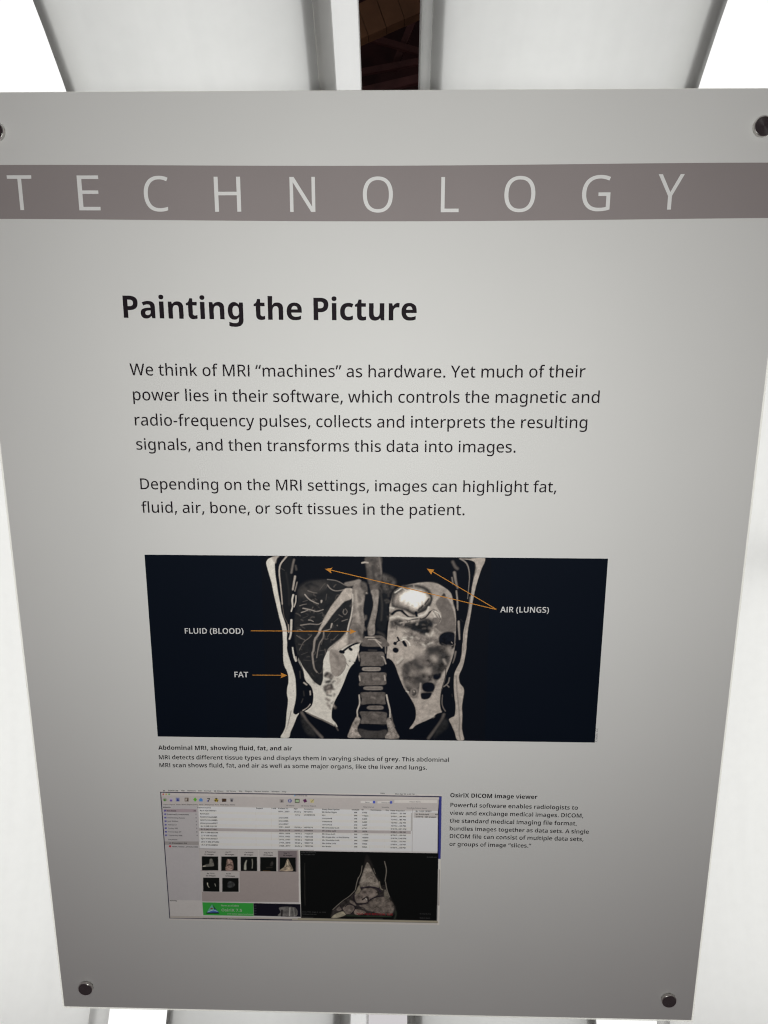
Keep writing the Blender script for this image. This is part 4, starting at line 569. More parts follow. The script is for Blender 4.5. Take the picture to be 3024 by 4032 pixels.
def draw(ops, x0, x1, y0, y1, step, base, ramp, nz):
    """ops in 0.1 mm units from the picture's top left corner"""
    xs = np.arange(x0, x1+step*.5, step); ys = np.arange(y0, y1+step*.5, step); h, w = len(ys), len(xs)
    img = np.empty((h, w, 3)); img[:] = base
    N1 = vnoise(h, w, 3.2)*.5+vnoise(h, w, 7)*.8+vnoise(h, w, 1.4)*.35
    for k, val, soft, extra, sm, pts in ops:
        P = np.array(pts, float).reshape(-1, 2); col = np.array(ramp(val))
        if k == 'p':
            if sm: P = smooth(P)
            pad = soft+step
        else:
            if sm: P = osmooth(P)
            pad = max(extra)/2+soft+step
        a0, a1 = P[:, 0].min()-pad, P[:, 0].max()+pad; b0, b1 = P[:, 1].min()-pad, P[:, 1].max()+pad
        i0, i1 = np.searchsorted(xs, a0), np.searchsorted(xs, a1); j0, j1 = np.searchsorted(ys, b0), np.searchsorted(ys, b1)
        if i1 <= i0 or j1 <= j0: continue
        X, Y = np.meshgrid(xs[i0:i1], ys[j0:j1]); D = np.full(X.shape, 1e9)
        if k == 'p':
            ins = np.zeros(X.shape, bool)
            for i in range(len(P)):
                a, b = P[i-1], P[i]; d, _ = seg_d(X, Y, a, b); np.minimum(D, d, out=D)
                if a[1] != b[1]:
                    c = ((a[1] > Y) != (b[1] > Y)) & (X < (b[0]-a[0])*(Y-a[1])/(b[1]-a[1])+a[0]); ins ^= c
            sd = np.where(ins, D, -D); s_ = max(soft, step*.5)
            al = np.clip(.5+sd/(2*s_), 0, 1); al = al*al*(3-2*al)
        else:
            al = np.zeros(X.shape); n = len(P)-1
            for i in range(n):
                d, t = seg_d(X, Y, P[i], P[i+1]); wd = (extra[0]+(extra[1]-extra[0])*((i+t)/n))/2
                s_ = max(soft, step*.5); q = np.clip(.5+(wd-d)/(2*s_), 0, 1); al = np.maximum(al, q*q*(3-2*q))
        c = col[None, None, :]
        amp = extra if k == 'p' else 0
        c = c*(1 + (N1[j0:j1, i0:i1, None]*amp/100*2.2 if amp else 0))
        al = al[..., None]; img[j0:j1, i0:i1] = img[j0:j1, i0:i1]*(1-al)+c*al
    lum = img.mean(2, keepdims=True)
    img *= 1 + nz*(vnoise(h, w, 1.5)+vnoise(h, w, 4.5)+.8*vnoise(h, w, 18))[..., None]*np.clip(lum*8, .2, 1) ; return np.clip(img, 0, 1), xs, ys
def picture(name, img, xs, ys, ox, oz, y, parent):
    h, w = len(ys), len(xs)
    X, Z = np.meshgrid(ox + xs*1e-4, oz - ys*1e-4); V = np.stack([X, np.full_like(X, y), Z], -1).reshape(-1, 3)
    i = np.arange(h-1)[:, None]*w + np.arange(w-1)[None]; F = np.stack([i+w, i+w+1, i+1, i], -1).reshape(-1, 4)
    me = bpy.data.meshes.new(name); me.vertices.add(len(V)); me.vertices.foreach_set('co', V.astype(np.float32).ravel())
    me.loops.add(F.size); me.loops.foreach_set('vertex_index', F.astype(np.int32).ravel())
    me.polygons.add(len(F)); me.polygons.foreach_set('loop_start', np.arange(0, F.size, 4, dtype=np.int32))
    me.update(calc_edges=True)
    at = me.color_attributes.new('print', 'FLOAT_COLOR', 'POINT'); C4 = np.ones((h*w, 4), np.float32); C4[:, :3] = img.reshape(-1, 3)
    at.data.foreach_set('color', C4.ravel()); me.validate()
    return link(name, me, M['picture'], parent)
KEY = [(0, (3, 5, 10)), (8, (6, 10, 19)), (14, (9, 13, 22)), (24, (22, 24, 28)), (47, (44, 43, 43)), (84, (88, 82, 78)), (130, (132, 124, 117)), (165, (170, 160, 150)), (200, (192, 187, 177)), (240, (240, 236, 226))]
def ramp_scan(v):
    for (a, ca), (b, cb) in zip(KEY, KEY[1:]):
        if v <= b:
            t = (v-a)/(b-a); c = [p+(q-p)*t for p, q in zip(ca, cb)]; break
    return [k/.62 for k in srgb(c)]
MOPS = [["p",24,12.0,0,1,[1203,12,1242,19,1235,159,1236,362,1217,486,1188,583,1161,500,1149,295,1139,120]],
["p",200,3.5,0,1,[1023,67,1028,44,1042,27,1075,12,1130,0,1113,20,1105,40,1095,67,1094,113,1098,181,1106,248,1116,336,1130,425,1138,493,1153,548,1171,611,1180,673,1177,729,1179,778,1176,826,1180,861,1195,924,1214,988,1229,1045,1241,1102,1244,1167,1244,1254,1235,1327,1220,1393,1216,1433,1239,1448,1266,1433,1245,1473,1216,1548,1187,1615,1169,1671,1098,1671,1123,1616,1143,1564,1152,1489,1159,1416,1169,1357,1172,1299,1165,1255,1168,1197,1180,1146,1181,1082,1169,1032,1150,989,1142,925,1144,798,1144,708,1141,653,1129,590,1114,521,1100,446,1086,377,1072,296,1064,242,1047,174,1033,114]],
["p",150,12.0,0,1,[1075,13,1130,0,1109,26,1102,60,1089,53]],
["s",110,3.5,[5.4,5.4],1,[1197,1411,1183,1474,1163,1556]],
["s",165,6.0,[3.4,3.4],1,[1183,1518,1155,1578,1133,1631]],
["s",170,3.5,[2.6,2.6],1,[1153,882,1160,888]],
["s",140,3.5,[3.3,3.3],1,[1221,1218,1224,1229]],
["s",170,3.5,[3.3,3.3],1,[1209,1053,1214,1067]],
["s",160,4.0,[12.8,8.3],1,[1197,2,1167,38,1142,73,1131,120,1131,180,1137,248,1141,309,1145,370,1147,425]],
["s",90,3.5,[3.9,3.9],1,[1148,431,1160,535,1181,583,1190,610]],
["s",60,3.5,[5.2,5.2],1,[1143,106,1174,126]],
["s",40,12.0,[9.0,9.0],1,[1187,146,1205,294,1205,431]],
["s",95,8.0,[15.4,15.4],1,[1257,32,1245,79,1232,146]],
["s",70,10,[12.9,12.9],1,[1269,85,1274,118]],
["s",150,6.0,[16.8,12.9],1,[1262,179,1252,226,1240,294]],
["s",130,5.0,[7.8,7.8],1,[1278,229,1267,273,1257,307]],
["s",190,4.0,[15.6,9.1],1,[1243,342,1232,389,1234,444,1222,489]],
["s",175,4.0,[7.8,7.8],1,[1266,348,1262,403,1247,448]],
["s",185,5.0,[17.0,13.1],1,[1221,568,1217,638,1213,694,1200,739]],
["s",150,4.0,[7.9,7.9],1,[1194,610,1196,680]],
["s",12,8.0,[6.5,6.5],1,[1210,486,1228,541,1269,499]],
["s",200,4.0,[10.6,14.5],1,[1225,818,1230,867,1239,910,1250,941]],
["s",170,4.0,[6.6,6.6],1,[1251,902,1258,941]],
["p",197,4.0,0,1,[1811,746,1798,837,1801,862,1814,911,1810,961,1774,969,1747,962,1707,1019,1680,1098,1645,1192,1611,1258,1584,1309,1563,1375,1552,1441,1556,1485,1584,1522,1602,1558,1587,1566,1541,1530,1474,1494,1400,1458,1354,1437,1317,1415,1341,1400,1374,1367,1391,1323,1395,1261,1388,1210,1372,1174,1346,1146,1326,1110,1318,1074,1309,1031,1290,982,1276,950,1273,914,1285,918,1350,988,1434,1101,1482,986,1486,937,1511,869,1544,812,1617,759,1694,681,1749,701]],
["p",35,5.0,9,1,[1280,307,1326,253,1379,222,1463,207,1534,202,1624,219,1685,249,1714,289,1746,357,1735,494,1717,597,1694,688,1637,745,1571,791,1541,811,1509,878,1487,935,1483,1006,1484,1092,1473,1142,1459,1169,1433,1157,1393,1120,1348,1052,1310,994,1284,938,1266,888,1254,825,1243,742,1240,638,1245,540,1263,451,1281,389]],
["p",60,40,6,1,[1299,293,1365,239,1463,224,1527,237,1494,291,1396,333,1311,361]],
["s",20,8.0,[9.1,9.1],1,[1270,458,1247,540,1239,638,1241,777]],
["s",59,9.0,[4.5,2.4],1,[1266,641,1282,634,1298,642]],
["s",89,9.0,[5.3,2.2],1,[1507,736,1519,738,1530,732]],
["s",87,9.0,[3.8,2.3],1,[1632,344,1624,338,1614,340]],
["s",91,9.0,[5.7,2.5],1,[1503,831,1509,854,1506,876]],
["s",77,9.0,[3.3,3.0],1,[1428,371,1433,379,1442,384]],
["s",73,9.0,[5.1,2.0],1,[1414,499,1421,485,1422,468]],
["s",90,9.0,[3.8,3.2],1,[1423,741,1432,742,1440,736]],
["s",83,9.0,[5.3,3.3],1,[1417,539,1398,537,1382,549]],
["s",89,9.0,[4.7,2.4],1,[1298,528,1282,514,1262,506]],
["s",92,9.0,[3.7,2.0],1,[1407,381,1416,387,1423,395]],
["s",71,9.0,[3.4,3.4],1,[1447,434,1431,423,1414,413]],
["s",90,9.0,[4.9,3.2],1,[1267,666,1273,657,1282,650]],
["s",72,9.0,[5.9,3.3],1,[1303,613,1315,630,1332,640]],
["s",60,9.0,[4.3,3.5],1,[1478,879,1465,881,1453,885]],
["s",87,9.0,[4.2,3.2],1,[1490,524,1500,531,1505,542]],
["s",81,9.0,[4.1,3.5],1,[1420,857,1416,873,1405,885]],
["s",80,9.0,[4.5,3.3],1,[1557,742,1573,743,1588,735]],
["s",86,9.0,[5.6,3.1],1,[1413,801,1412,780,1405,761]],
["s",73,9.0,[5.1,3.1],1,[1496,696,1505,715,1498,734]],
["s",71,9.0,[4.9,3.1],1,[1600,374,1604,357,1612,342]],
["s",57,9.0,[4.5,2.3],1,[1458,806,1460,825,1459,845]],
["s",69,9.0,[4.8,2.9],1,[1406,385,1410,394,1413,403]],
["s",56,9.0,[4.9,2.1],1,[1385,589,1399,603,1417,613]],
["s",71,9.0,[5.4,3.0],1,[1511,524,1493,514,1484,493]],
["s",91,9.0,[4.8,2.5],1,[1432,350,1418,340,1418,323]],
["s",88,9.0,[4.3,2.7],1,[1301,732,1293,724,1287,714]],
["s",89,9.0,[4.8,2.4],1,[1362,483,1376,480,1386,491]],
["s",73,9.0,[3.6,2.9],1,[1450,507,1466,505,1479,497]],
["s",75,9.0,[4.0,3.4],1,[1464,484,1468,463,1455,448]],
["s",66,9.0,[4.8,2.7],1,[1623,439,1622,451,1612,457]],
["s",66,9.0,[4.7,2.5],1,[1554,763,1554,752,1559,742]],
["s",77,9.0,[3.4,2.4],1,[1391,698,1377,701,1364,697]],
["s",84,9.0,[4.5,2.9],1,[1460,1052,1473,1040,1471,1023]],
["s",62,9.0,[4.1,3.3],1,[1473,1047,1462,1057,1447,1058]],
["s",60,9.0,[4.5,2.8],1,[1580,608,1575,627,1559,638]],
["s",58,9.0,[3.9,3.2],1,[1489,517,1498,531,1497,549]],
["s",90,9.0,[5.1,2.1],1,[1588,266,1595,255,1604,248]],
["s",61,9.0,[5.0,2.1],1,[1382,1054,1392,1069,1404,1082]],
["s",82,9.0,[5.6,2.2],1,[1305,563,1313,567,1321,573]],
["s",69,9.0,[3.4,3.0],1,[1458,503,1446,493,1445,478]],
["s",78,9.0,[4.0,2.8],1,[1320,791,1299,791,1278,787]],
["s",69,9.0,[5.3,2.3],1,[1367,900,1356,899,1346,904]],
["s",64,9.0,[5.6,2.7],1,[1288,825,1297,831,1305,838]],
["s",61,9.0,[5.8,3.1],1,[1399,941,1417,945,1432,932]],
["s",60,9.0,[4.9,2.5],1,[1364,327,1381,324,1397,332]],
["s",60,9.0,[5.4,3.0],1,[1365,521,1356,512,1343,505]],
["s",30,25.0,[21.7,9.5],1,[1632,607,1646,588,1663,571]],
["s",24,25.0,[17.0,14.4],1,[1356,260,1373,245,1395,240]],
["s",26,25.0,[15.5,9.4],1,[1545,604,1530,608,1520,620]],
["s",27,25.0,[13.0,10.3],1,[1670,356,1670,375,1680,391]],
["s",33,25.0,[11.4,12.5],1,[1418,1072,1408,1046,1397,1020]],
["s",24,25.0,[13.2,6.3],1,[1386,830,1384,812,1373,800]],
["s",27,25.0,[22.0,13.0],1,[1433,1106,1419,1122,1408,1138]],
["s",28,25.0,[25.6,5.5],1,[1334,438,1319,409,1314,377]],
["s",28,25.0,[10.6,6.1],1,[1452,263,1422,254,1392,243]],
["s",25,25.0,[15.9,6.1],1,[1676,660,1689,653,1697,641]],
["s",34,25.0,[12.2,10.7],1,[1374,587,1369,601,1376,614]],
["s",29,25.0,[24.9,11.6],1,[1441,699,1457,709,1476,703]],
["s",30,25.0,[15.4,11.8],1,[1659,412,1682,414,1705,416]],
["s",27,25.0,[10.7,13.4],1,[1397,625,1406,608,1401,590]],
["s",25,25.0,[16.4,11.3],1,[1640,500,1650,510,1664,515]],
["s",27,25.0,[15.3,6.4],1,[1376,279,1371,265,1360,256]],
["s",31,25.0,[22.0,11.3],1,[1453,502,1454,477,1471,459]],
["s",31,25.0,[13.9,14.0],1,[1455,960,1437,932,1433,897]],
["s",31,25.0,[13.9,6.1],1,[1438,339,1453,346,1469,345]],
["s",28,25.0,[23.8,15.2],1,[1611,720,1625,722,1637,714]],
["s",24,25.0,[19.0,13.8],1,[1544,427,1526,437,1511,452]],
["s",28,25.0,[24.8,13.4],1,[1599,307,1584,303,1570,294]],
["s",28,25.0,[22.2,15.0],1,[1311,507,1330,495,1348,480]],
["s",34,25.0,[9.6,11.3],1,[1538,315,1547,294,1537,275]],
["s",26,25.0,[19.0,9.3],1,[1473,1019,1459,1032,1451,1049]],
["s",32,25.0,[23.4,11.7],1,[1609,436,1598,451,1580,451]],
["s",150,5.0,[9.1,5.4],1,[1341,337,1375,378,1420,405,1454,419]],
["s",105,5.0,[6.5,3.9],1,[1367,303,1409,318,1443,323]],
["s",125,5.0,[5.2,3.1],1,[1534,202,1611,213,1679,249,1708,259]],
["s",135,5.0,[7.7,4.6],1,[1533,250,1559,283,1597,301,1643,298,1691,283]],
["s",80,5.0,[3.9,2.3],1,[1514,237,1494,258,1468,295]],
["s",70,5.0,[3.9,2.3],1,[1533,250,1520,278]],
["s",145,5.0,[7.2,4.3],1,[1308,498,1337,488,1362,477]],
["s",145,5.0,[8.5,5.1],1,[1322,460,1387,473,1438,487,1494,470]],
["s",115,5.0,[5.9,3.5],1,[1296,438,1322,428,1352,422]],
["s",145,5.0,[7.2,4.3],1,[1368,565,1388,567,1409,579]],
["s",135,5.0,[7.9,4.7],1,[1299,613,1377,601,1449,604,1479,586]],
["s",150,5.0,[15.6,9.3],1,[1481,392,1479,407]],
["s",155,5.0,[13.1,7.8],1,[1566,598,1557,634]],
["s",140,5.0,[5.2,3.1],1,[1291,651,1312,662]],
["s",140,5.0,[7.9,4.7],1,[1497,662,1527,655,1550,646]],
["s",105,5.0,[5.2,3.1],1,[1627,516,1659,534]],
["s",120,5.0,[5.9,3.5],1,[1652,572,1700,555]],
["s",115,5.0,[6.5,3.9],1,[1670,467,1663,494,1679,514,1698,487,1683,460]],
["s",120,5.0,[7.8,4.7],1,[1611,611,1614,615]],
["s",105,5.0,[5.3,3.2],1,[1263,707,1302,734,1330,743]],
["s",105,5.0,[6.6,3.9],1,[1328,757,1362,734,1390,705]],
["s",95,5.0,[5.3,3.2],1,[1283,840,1315,776,1336,754]],
["s",125,5.0,[19.7,11.8],1,[1468,663,1438,712,1417,747,1405,841,1395,867,1398,938,1409,1009,1431,1044]],
["s",115,5.0,[11.8,7.1],1,[1495,669,1490,725,1459,775,1442,841,1431,909]],
["s",70,5.0,[5.2,3.1],1,[1556,441,1595,454]],
["s",70,5.0,[5.2,3.1],1,[1620,550,1587,578]],
["s",80,5.0,[6.6,3.9],1,[1472,785,1486,739,1500,697]],
["s",80,5.0,[5.2,3.1],1,[1362,388,1323,402]],
["s",85,5.0,[7.8,4.7],1,[1407,449,1400,460]],
["s",70,5.0,[4.0,2.4],1,[1299,882,1352,860]],
["s",65,5.0,[4.6,2.8],1,[1318,932,1377,938]],
["s",70,5.0,[4.0,2.4],1,[1458,845,1504,837]],
["s",80,5.0,[5.3,3.2],1,[1578,738,1618,696]],
["s",75,5.0,[5.3,3.2],1,[1526,718,1553,676]],
["s",65,5.0,[5.2,3.1],1,[1320,547,1359,532]],
["s",70,5.0,[5.9,3.5],1,[1489,552,1529,537]],
["s",75,5.0,[5.2,3.1],1,[1526,332,1518,386]],
["s",95,3.5,[3.3,3.3],1,[1435,1044,1448,1058]],
["p",158,7.0,9,1,[1672,290,1714,276,1746,289,1746,343,1729,374,1674,398,1628,447,1582,502,1538,565,1511,603,1481,642,1454,684,1455,649,1475,607,1493,565,1530,496,1576,420,1629,351]],
["p",112,9.0,12,1,[1746,269,1772,234,1811,221,1817,268,1843,315,1848,356,1839,424,1832,479,1842,548,1841,617,1828,693,1808,749,1775,767,1722,782,1669,807,1623,839,1524,844,1571,791,1637,738,1671,695,1694,674,1706,604,1726,549,1739,480,1739,370]],
["p",170,16.0,8,1,[1671,702,1694,674,1700,737,1686,793,1616,836,1537,841,1584,784,1637,741]],
["p",120,8.0,8,1,[1676,232,1753,211,1798,199,1818,214,1785,241,1733,259,1704,259]],
["p",75,15.0,16,1,[1811,221,1856,234,1882,287,1869,328,1843,329,1814,275]],
["s",180,5.0,[9.0,9.0],1,[1746,330,1745,425,1730,528,1710,604,1692,688]],
["s",60,4.0,[4.6,4.6],1,[1747,528,1725,604,1710,674]],
["s",165,30.0,[9.0,9.0],1,[1772,302,1784,425,1793,562,1782,666]],
["s",95,20.0,[9.1,9.1],1,[1804,356,1810,459,1816,562]],
["s",92,20,[13.1,13.1],1,[1805,638,1802,673]],
["p",78,12.0,14,1,[1857,0,1982,-2,1986,85,1982,172,1982,253,1959,300,1901,318,1876,220,1863,119]],
["s",160,5.0,[12.8,12.8],1,[1826,54,1851,49,1876,54]],
["s",112,10,[10.2,10.2],1,[1967,0,1976,52,1985,118,1986,185]],
["s",110,3.5,[6.4,6.4],1,[1960,78,1966,85]],
["s",52,30,[19.2,19.2],1,[1908,32,1921,152,1934,233]],
["p",20,10,0,1,[1862,328,1901,335,1913,389,1904,478,1881,561,1856,592,1847,527,1842,424]],
["s",12,10,[16.7,16.7],1,[1876,247,1885,308]],
["s",150,8.0,[9.0,9.0],1,[1862,318,1888,328,1907,355]],
["p",118,8.0,14,1,[1888,318,1921,287,1972,300,1962,368,1954,423,1944,512,1930,595,1927,685,1880,700,1873,658,1866,630,1886,561,1910,478,1919,409,1914,355]],
["p",20,10,0,1,[1877,274,1906,328,1919,382,1906,464,1889,547,1869,630,1860,658,1857,561,1864,424]],
["p",120,8.0,14,1,[1913,355,1929,314,1961,327,1960,389,1953,464,1941,533,1930,595,1927,685,1889,696,1884,665,1896,582,1909,492,1924,423]],
["p",24,15.0,8,1,[1971,253,2039,266,2071,299,2052,367,2047,490,2033,628,2000,660,1967,643,1947,602,1953,526,1968,423]],
["p",70,25.0,22,1,[1987,152,2096,198,2090,272,2039,313,2000,266]],
["s",60,15.0,[7.7,7.7],1,[1981,314,1994,422,1987,560]],
["s",5,6.0,[14.1,14.1],1,[2129,258,2084,306,2055,422,2047,525,2036,628,2025,733,2021,817]],
["s",62,20,[11.8,11.8],1,[1961,671,2007,698,2007,768]],
["p",150,5.0,9,1,[2055,545,2057,435,2078,353,2097,299,2148,261,2187,251,2238,235,2328,222,2392,219,2456,231,2495,251,2547,287,2577,328,2593,402,2610,457,2621,553,2624,656,2621,747,2610,827,2598,887,2573,973,2548,1044,2536,1108,2520,1166,2505,1231,2501,1318,2507,1376,2520,1405,2475,1421,2435,1458,2382,1488,2335,1511,2289,1537,2257,1573,2242,1565,2262,1527,2287,1475,2291,1409,2282,1358,2260,1307,2223,1242,2187,1185,2159,1121,2132,1049,2106,971,2073,922,2036,908,2032,834,2039,698,2047,601]],
["p",132,20,8,1,[2289,236,2424,228,2508,274,2561,321,2575,382,2542,348,2512,315,2458,322,2393,296,2328,263]],
["p",50,14.0,26,1,[2071,421,2071,353,2090,299,2135,265,2187,244,2290,240,2373,269,2413,323,2418,363,2402,421,2360,472,2292,496,2266,514,2227,496,2182,472,2117,452,2081,442]],
["p",112,25.0,14,1,[2091,387,2110,333,2148,312,2162,380,2214,420,2201,447,2136,434,2097,414]],
["p",165,26.0,16,1,[2123,353,2168,298,2225,274,2296,276,2368,313,2394,353,2375,391,2330,432,2279,471,2240,461,2201,430,2155,407,2123,387]],
["p",232,22.0,5,1,[2149,352,2181,315,2232,291,2290,297,2342,323,2368,350,2355,378,2343,399,2330,388,2317,419,2301,405,2286,438,2266,443,2251,420,2232,428,2217,398,2197,406,2178,379,2152,386]],
["s",200,8.0,[10.3,10.3],1,[2103,312,2155,274]],
["s",185,8.0,[9.0,9.0],1,[2168,271,2200,298]],
["s",130,10,[9.0,9.0],1,[2257,243,2264,277]],
["s",38,8.0,[14.2,14.2],1,[2324,446,2335,428]],
["s",38,8.0,[14.2,14.2],1,[2356,412,2367,394]],
["s",38,8.0,[14.2,14.2],1,[2375,384,2386,366]],
["s",38,8.0,[14.2,14.2],1,[2301,467,2313,449]],
["s",35,8.0,[10.3,10.3],1,[2393,323,2411,363,2395,418,2350,466,2292,494]],
["s",190,7.0,[16.9,16.9],1,[2292,522,2344,508,2373,480,2388,439]],
["s",10,6.0,[22.0,22.0],1,[2280,488,2290,537]],
["s",14,8.0,[24.7,14.3],1,[2078,504,2110,477,2149,472,2182,499,2211,523]],
["s",10,6.0,[10.4,10.4],1,[2162,468,2214,523,2266,529]],
["s",185,10,[15.6,15.6],1,[2065,538,2123,525,2176,538,2241,543,2299,536]],
["s",195,10,[10.4,10.4],1,[2062,446,2091,452]],
["s",8,5.0,[10.4,10.4],1,[2211,566,2267,548,2318,542]],
["s",10,7.0,[13.0,13.0],1,[2306,553,2357,535,2402,479]],
["s",55,6.0,[6.5,6.5],1,[2389,486,2428,462,2467,486,2480,520,2491,551]],
["s",50,6.0,[5.2,5.2],1,[2428,479,2461,527,2484,554,2462,596]],
["s",185,10,[14.2,14.2],1,[2428,493,2448,534]],
["p",100,8.0,8,1,[2422,541,2448,530,2474,547,2472,582,2442,593,2419,576]],
["s",205,5.0,[5.8,5.8],1,[2441,472,2477,496,2490,527]],
["p",58,22.0,30,1,[2065,580,2137,551,2228,578,2293,560,2331,546,2390,535,2429,569,2430,613,2398,673,2346,701,2294,674,2228,647,2150,620,2078,621]],
["p",30,14.0,24,1,[2241,598,2293,577,2332,559,2390,555,2420,582,2417,614,2385,666,2346,689,2294,660,2248,647]],
["s",62,15.0,[15.6,15.6],1,[2072,573,2137,562,2182,589,2241,616]],
["s",80,15.0,[13.0,13.0],1,[2072,628,2098,600]],
["s",170,10,[9.1,9.1],1,[2137,586,2189,575,2267,560]],
["s",30,10,[7.8,7.8],1,[2163,592,2241,616,2293,618]],
["p",98,8.0,7,1,[2513,322,2539,355,2570,402,2596,464,2613,539,2620,622,2613,656,2561,665,2502,665,2463,637,2436,613,2465,592,2491,561,2494,499,2463,451,2446,404,2468,363]],
["p",50,8.0,0,1,[2512,311,2529,335,2497,342]],
["p",112,25.0,22,1,[2189,661,2281,667,2372,701,2451,707,2491,762,2453,833,2374,834,2301,793,2242,751,2196,717]],
["p",120,25.0,12,1,[2397,624,2463,651,2522,671,2477,700,2431,672]],
["s",104,14.0,[6.4,8.2],1,[2229,667,2234,656,2230,644]],
["s",180,14.0,[12.5,8.8],1,[2424,675,2427,665,2433,656]],
["s",128,14.0,[8.9,3.3],1,[2219,642,2206,641,2196,649]],
["s",193,14.0,[14.8,9.7],1,[2194,712,2181,715,2167,720]],
["s",150,14.0,[13.2,6.8],1,[2344,765,2329,761,2315,762]],
["s",169,14.0,[13.6,5.3],1,[2183,655,2192,661,2200,668]],
["s",159,14.0,[16.4,9.4],1,[2436,689,2434,681,2436,674]],
["s",142,14.0,[15.8,4.8],1,[2343,796,2341,782,2333,772]],
["s",105,14.0,[12.9,9.5],1,[2454,740,2449,744,2445,750]],
["s",146,14.0,[13.6,5.8],1,[2429,753,2423,759,2416,762]],
["s",184,14.0,[7.2,7.6],1,[2419,677,2416,687,2411,696]],
["s",182,14.0,[13.7,6.1],1,[2372,681,2384,685,2390,697]],
["s",152,14.0,[16.6,4.5],1,[2239,739,2247,733,2252,724]],
["s",106,14.0,[12.2,7.7],1,[2084,663,2072,659,2059,661]],
["s",190,14.0,[9.0,9.1],1,[2343,776,2354,781,2360,791]],
["s",137,14.0,[6.4,4.5],1,[2326,813,2328,828,2321,841]],
["s",168,14.0,[13.9,8.9],1,[2133,658,2141,670,2153,672]],
["s",191,14.0,[6.4,3.9],1,[2388,773,2403,764,2418,760]],
["s",167,14.0,[6.2,6.0],1,[2097,680,2089,689,2078,695]],
["s",160,14.0,[11.0,9.9],1,[2285,710,2295,719,2306,725]],
["s",98,14.0,[10.8,5.6],1,[2441,651,2442,636,2437,622]],
["s",162,14.0,[14.5,7.2],1,[2362,811,2355,819,2348,826]],
["s",131,14.0,[8.0,7.8],1,[2188,704,2195,693,2191,681]],
["s",145,14.0,[9.8,9.7],1,[2101,692,2111,699,2111,712]],
["s",125,14.0,[5.4,4.9],1,[2108,708,2111,701,2116,697]],
["s",192,14.0,[10.4,6.5],1,[2252,711,2245,711,2238,714]],
["s",8,4.0,[14.4,14.4],1,[2126,714,2139,742]],
["s",8,4.0,[10.5,10.5],1,[2139,742,2106,767]],
["s",8,4.0,[28.8,28.8],1,[2104,769,2106,771]],
["s",8,4.0,[26.2,26.2],1,[2178,756,2193,783]],
["s",205,6.0,[7.8,7.8],1,[2157,742,2190,732,2223,759,2233,786]],
["s",8,5.0,[47.2,47.2],1,[2108,830,2113,833]],
["p",17,9.0,20,1,[2480,700,2528,661,2606,665,2615,733,2608,803,2570,821,2524,804,2481,762]],
["s",150,3.5,[5.2,5.2],1,[2585,751,2594,761]],
["s",120,3.5,[3.9,3.9],1,[2583,786,2602,778]],
["s",60,6.0,[5.2,5.2],1,[2504,762,2537,779]],
["p",74,15.0,30,1,[2217,936,2270,911,2335,875,2374,825,2439,793,2517,781,2586,795,2590,858,2574,943,2541,1000,2512,1036,2489,1079,2457,1151,2438,1209,2419,1245,2340,1275,2332,1167,2312,1225,2273,1276,2240,1255,2203,1183,2172,1097,2164,1019,2178,962]],
["s",48,24.0,[9.7,14.7],1,[2353,1078,2368,1066,2384,1059]],
["s",140,24.0,[24.4,16.2],1,[2345,1209,2355,1188,2360,1165]],
["s",66,24.0,[17.7,8.8],1,[2234,1167,2215,1178,2196,1167]],
["s",88,24.0,[10.7,10.0],1,[2366,935,2361,925,2351,921]],
["s",48,24.0,[12.8,10.6],1,[2418,866,2421,889,2406,905]],
["s",94,24.0,[28.7,13.9],1,[2284,1153,2271,1168,2269,1189]],
["s",137,24.0,[14.0,12.3],1,[2438,975,2429,988,2416,998]],
["s",112,24.0,[9.4,14.7],1,[2282,1056,2280,1044,2278,1033]],
["s",93,24.0,[10.0,10.1],1,[2346,1036,2331,1023,2312,1027]],
["s",95,24.0,[23.3,16.7],1,[2296,1012,2283,993,2267,978]],
["s",82,24.0,[27.3,9.0],1,[2555,837,2538,844,2520,849]],
["s",99,24.0,[13.4,11.0],1,[2404,1187,2412,1198,2422,1210]],
["s",104,24.0,[17.0,13.1],1,[2288,1167,2287,1153,2294,1142]],
["s",62,24.0,[11.9,6.1],1,[2273,926,2284,914,2298,915]],
["s",92,24.0,[26.5,6.0],1,[2480,1061,2489,1062,2496,1068]],
["s",66,24.0,[27.8,6.8],1,[2414,857,2411,839,2411,821]],
["s",106,24.0,[26.0,7.0],1,[2364,1103,2378,1090,2379,1070]],
["s",94,24.0,[27.0,11.0],1,[2483,921,2481,930,2474,937]],
["s",53,24.0,[17.8,13.0],1,[2283,1243,2286,1254,2292,1264]],
["s",87,24.0,[20.5,16.3],1,[2440,883,2450,896,2456,911]],
["s",85,24.0,[24.8,15.5],1,[2377,1050,2390,1040,2406,1034]],
["s",106,24.0,[28.1,6.9],1,[2279,969,2289,960,2300,955]],
["s",100,24.0,[10.2,17.0],1,[2491,957,2505,968,2509,986]],
["s",76,24.0,[11.2,6.3],1,[2332,1098,2330,1084,2325,1072]],
["s",62,24.0,[27.8,14.9],1,[2469,991,2476,983,2479,974]],
["s",73,24.0,[11.4,11.6],1,[2215,997,2217,1007,2217,1017]],
["s",97,24.0,[17.8,8.7],1,[2488,855,2478,853,2475,843]],
["s",105,24.0,[27.3,9.4],1,[2349,900,2327,898,2306,902]],
["s",116,24.0,[14.4,11.2],1,[2358,1229,2344,1222,2328,1221]],
["s",111,24.0,[11.3,12.4],1,[2209,1011,2194,996,2174,995]],
["s",118,24.0,[15.9,12.5],1,[2276,969,2293,975,2310,966]],
["s",77,24.0,[26.6,7.1],1,[2438,1028,2452,1012,2459,989]],
["s",117,24.0,[23.6,5.5],1,[2346,995,2357,993,2367,995]],
["s",93,24.0,[23.4,12.9],1,[2349,1191,2342,1178,2342,1164]],
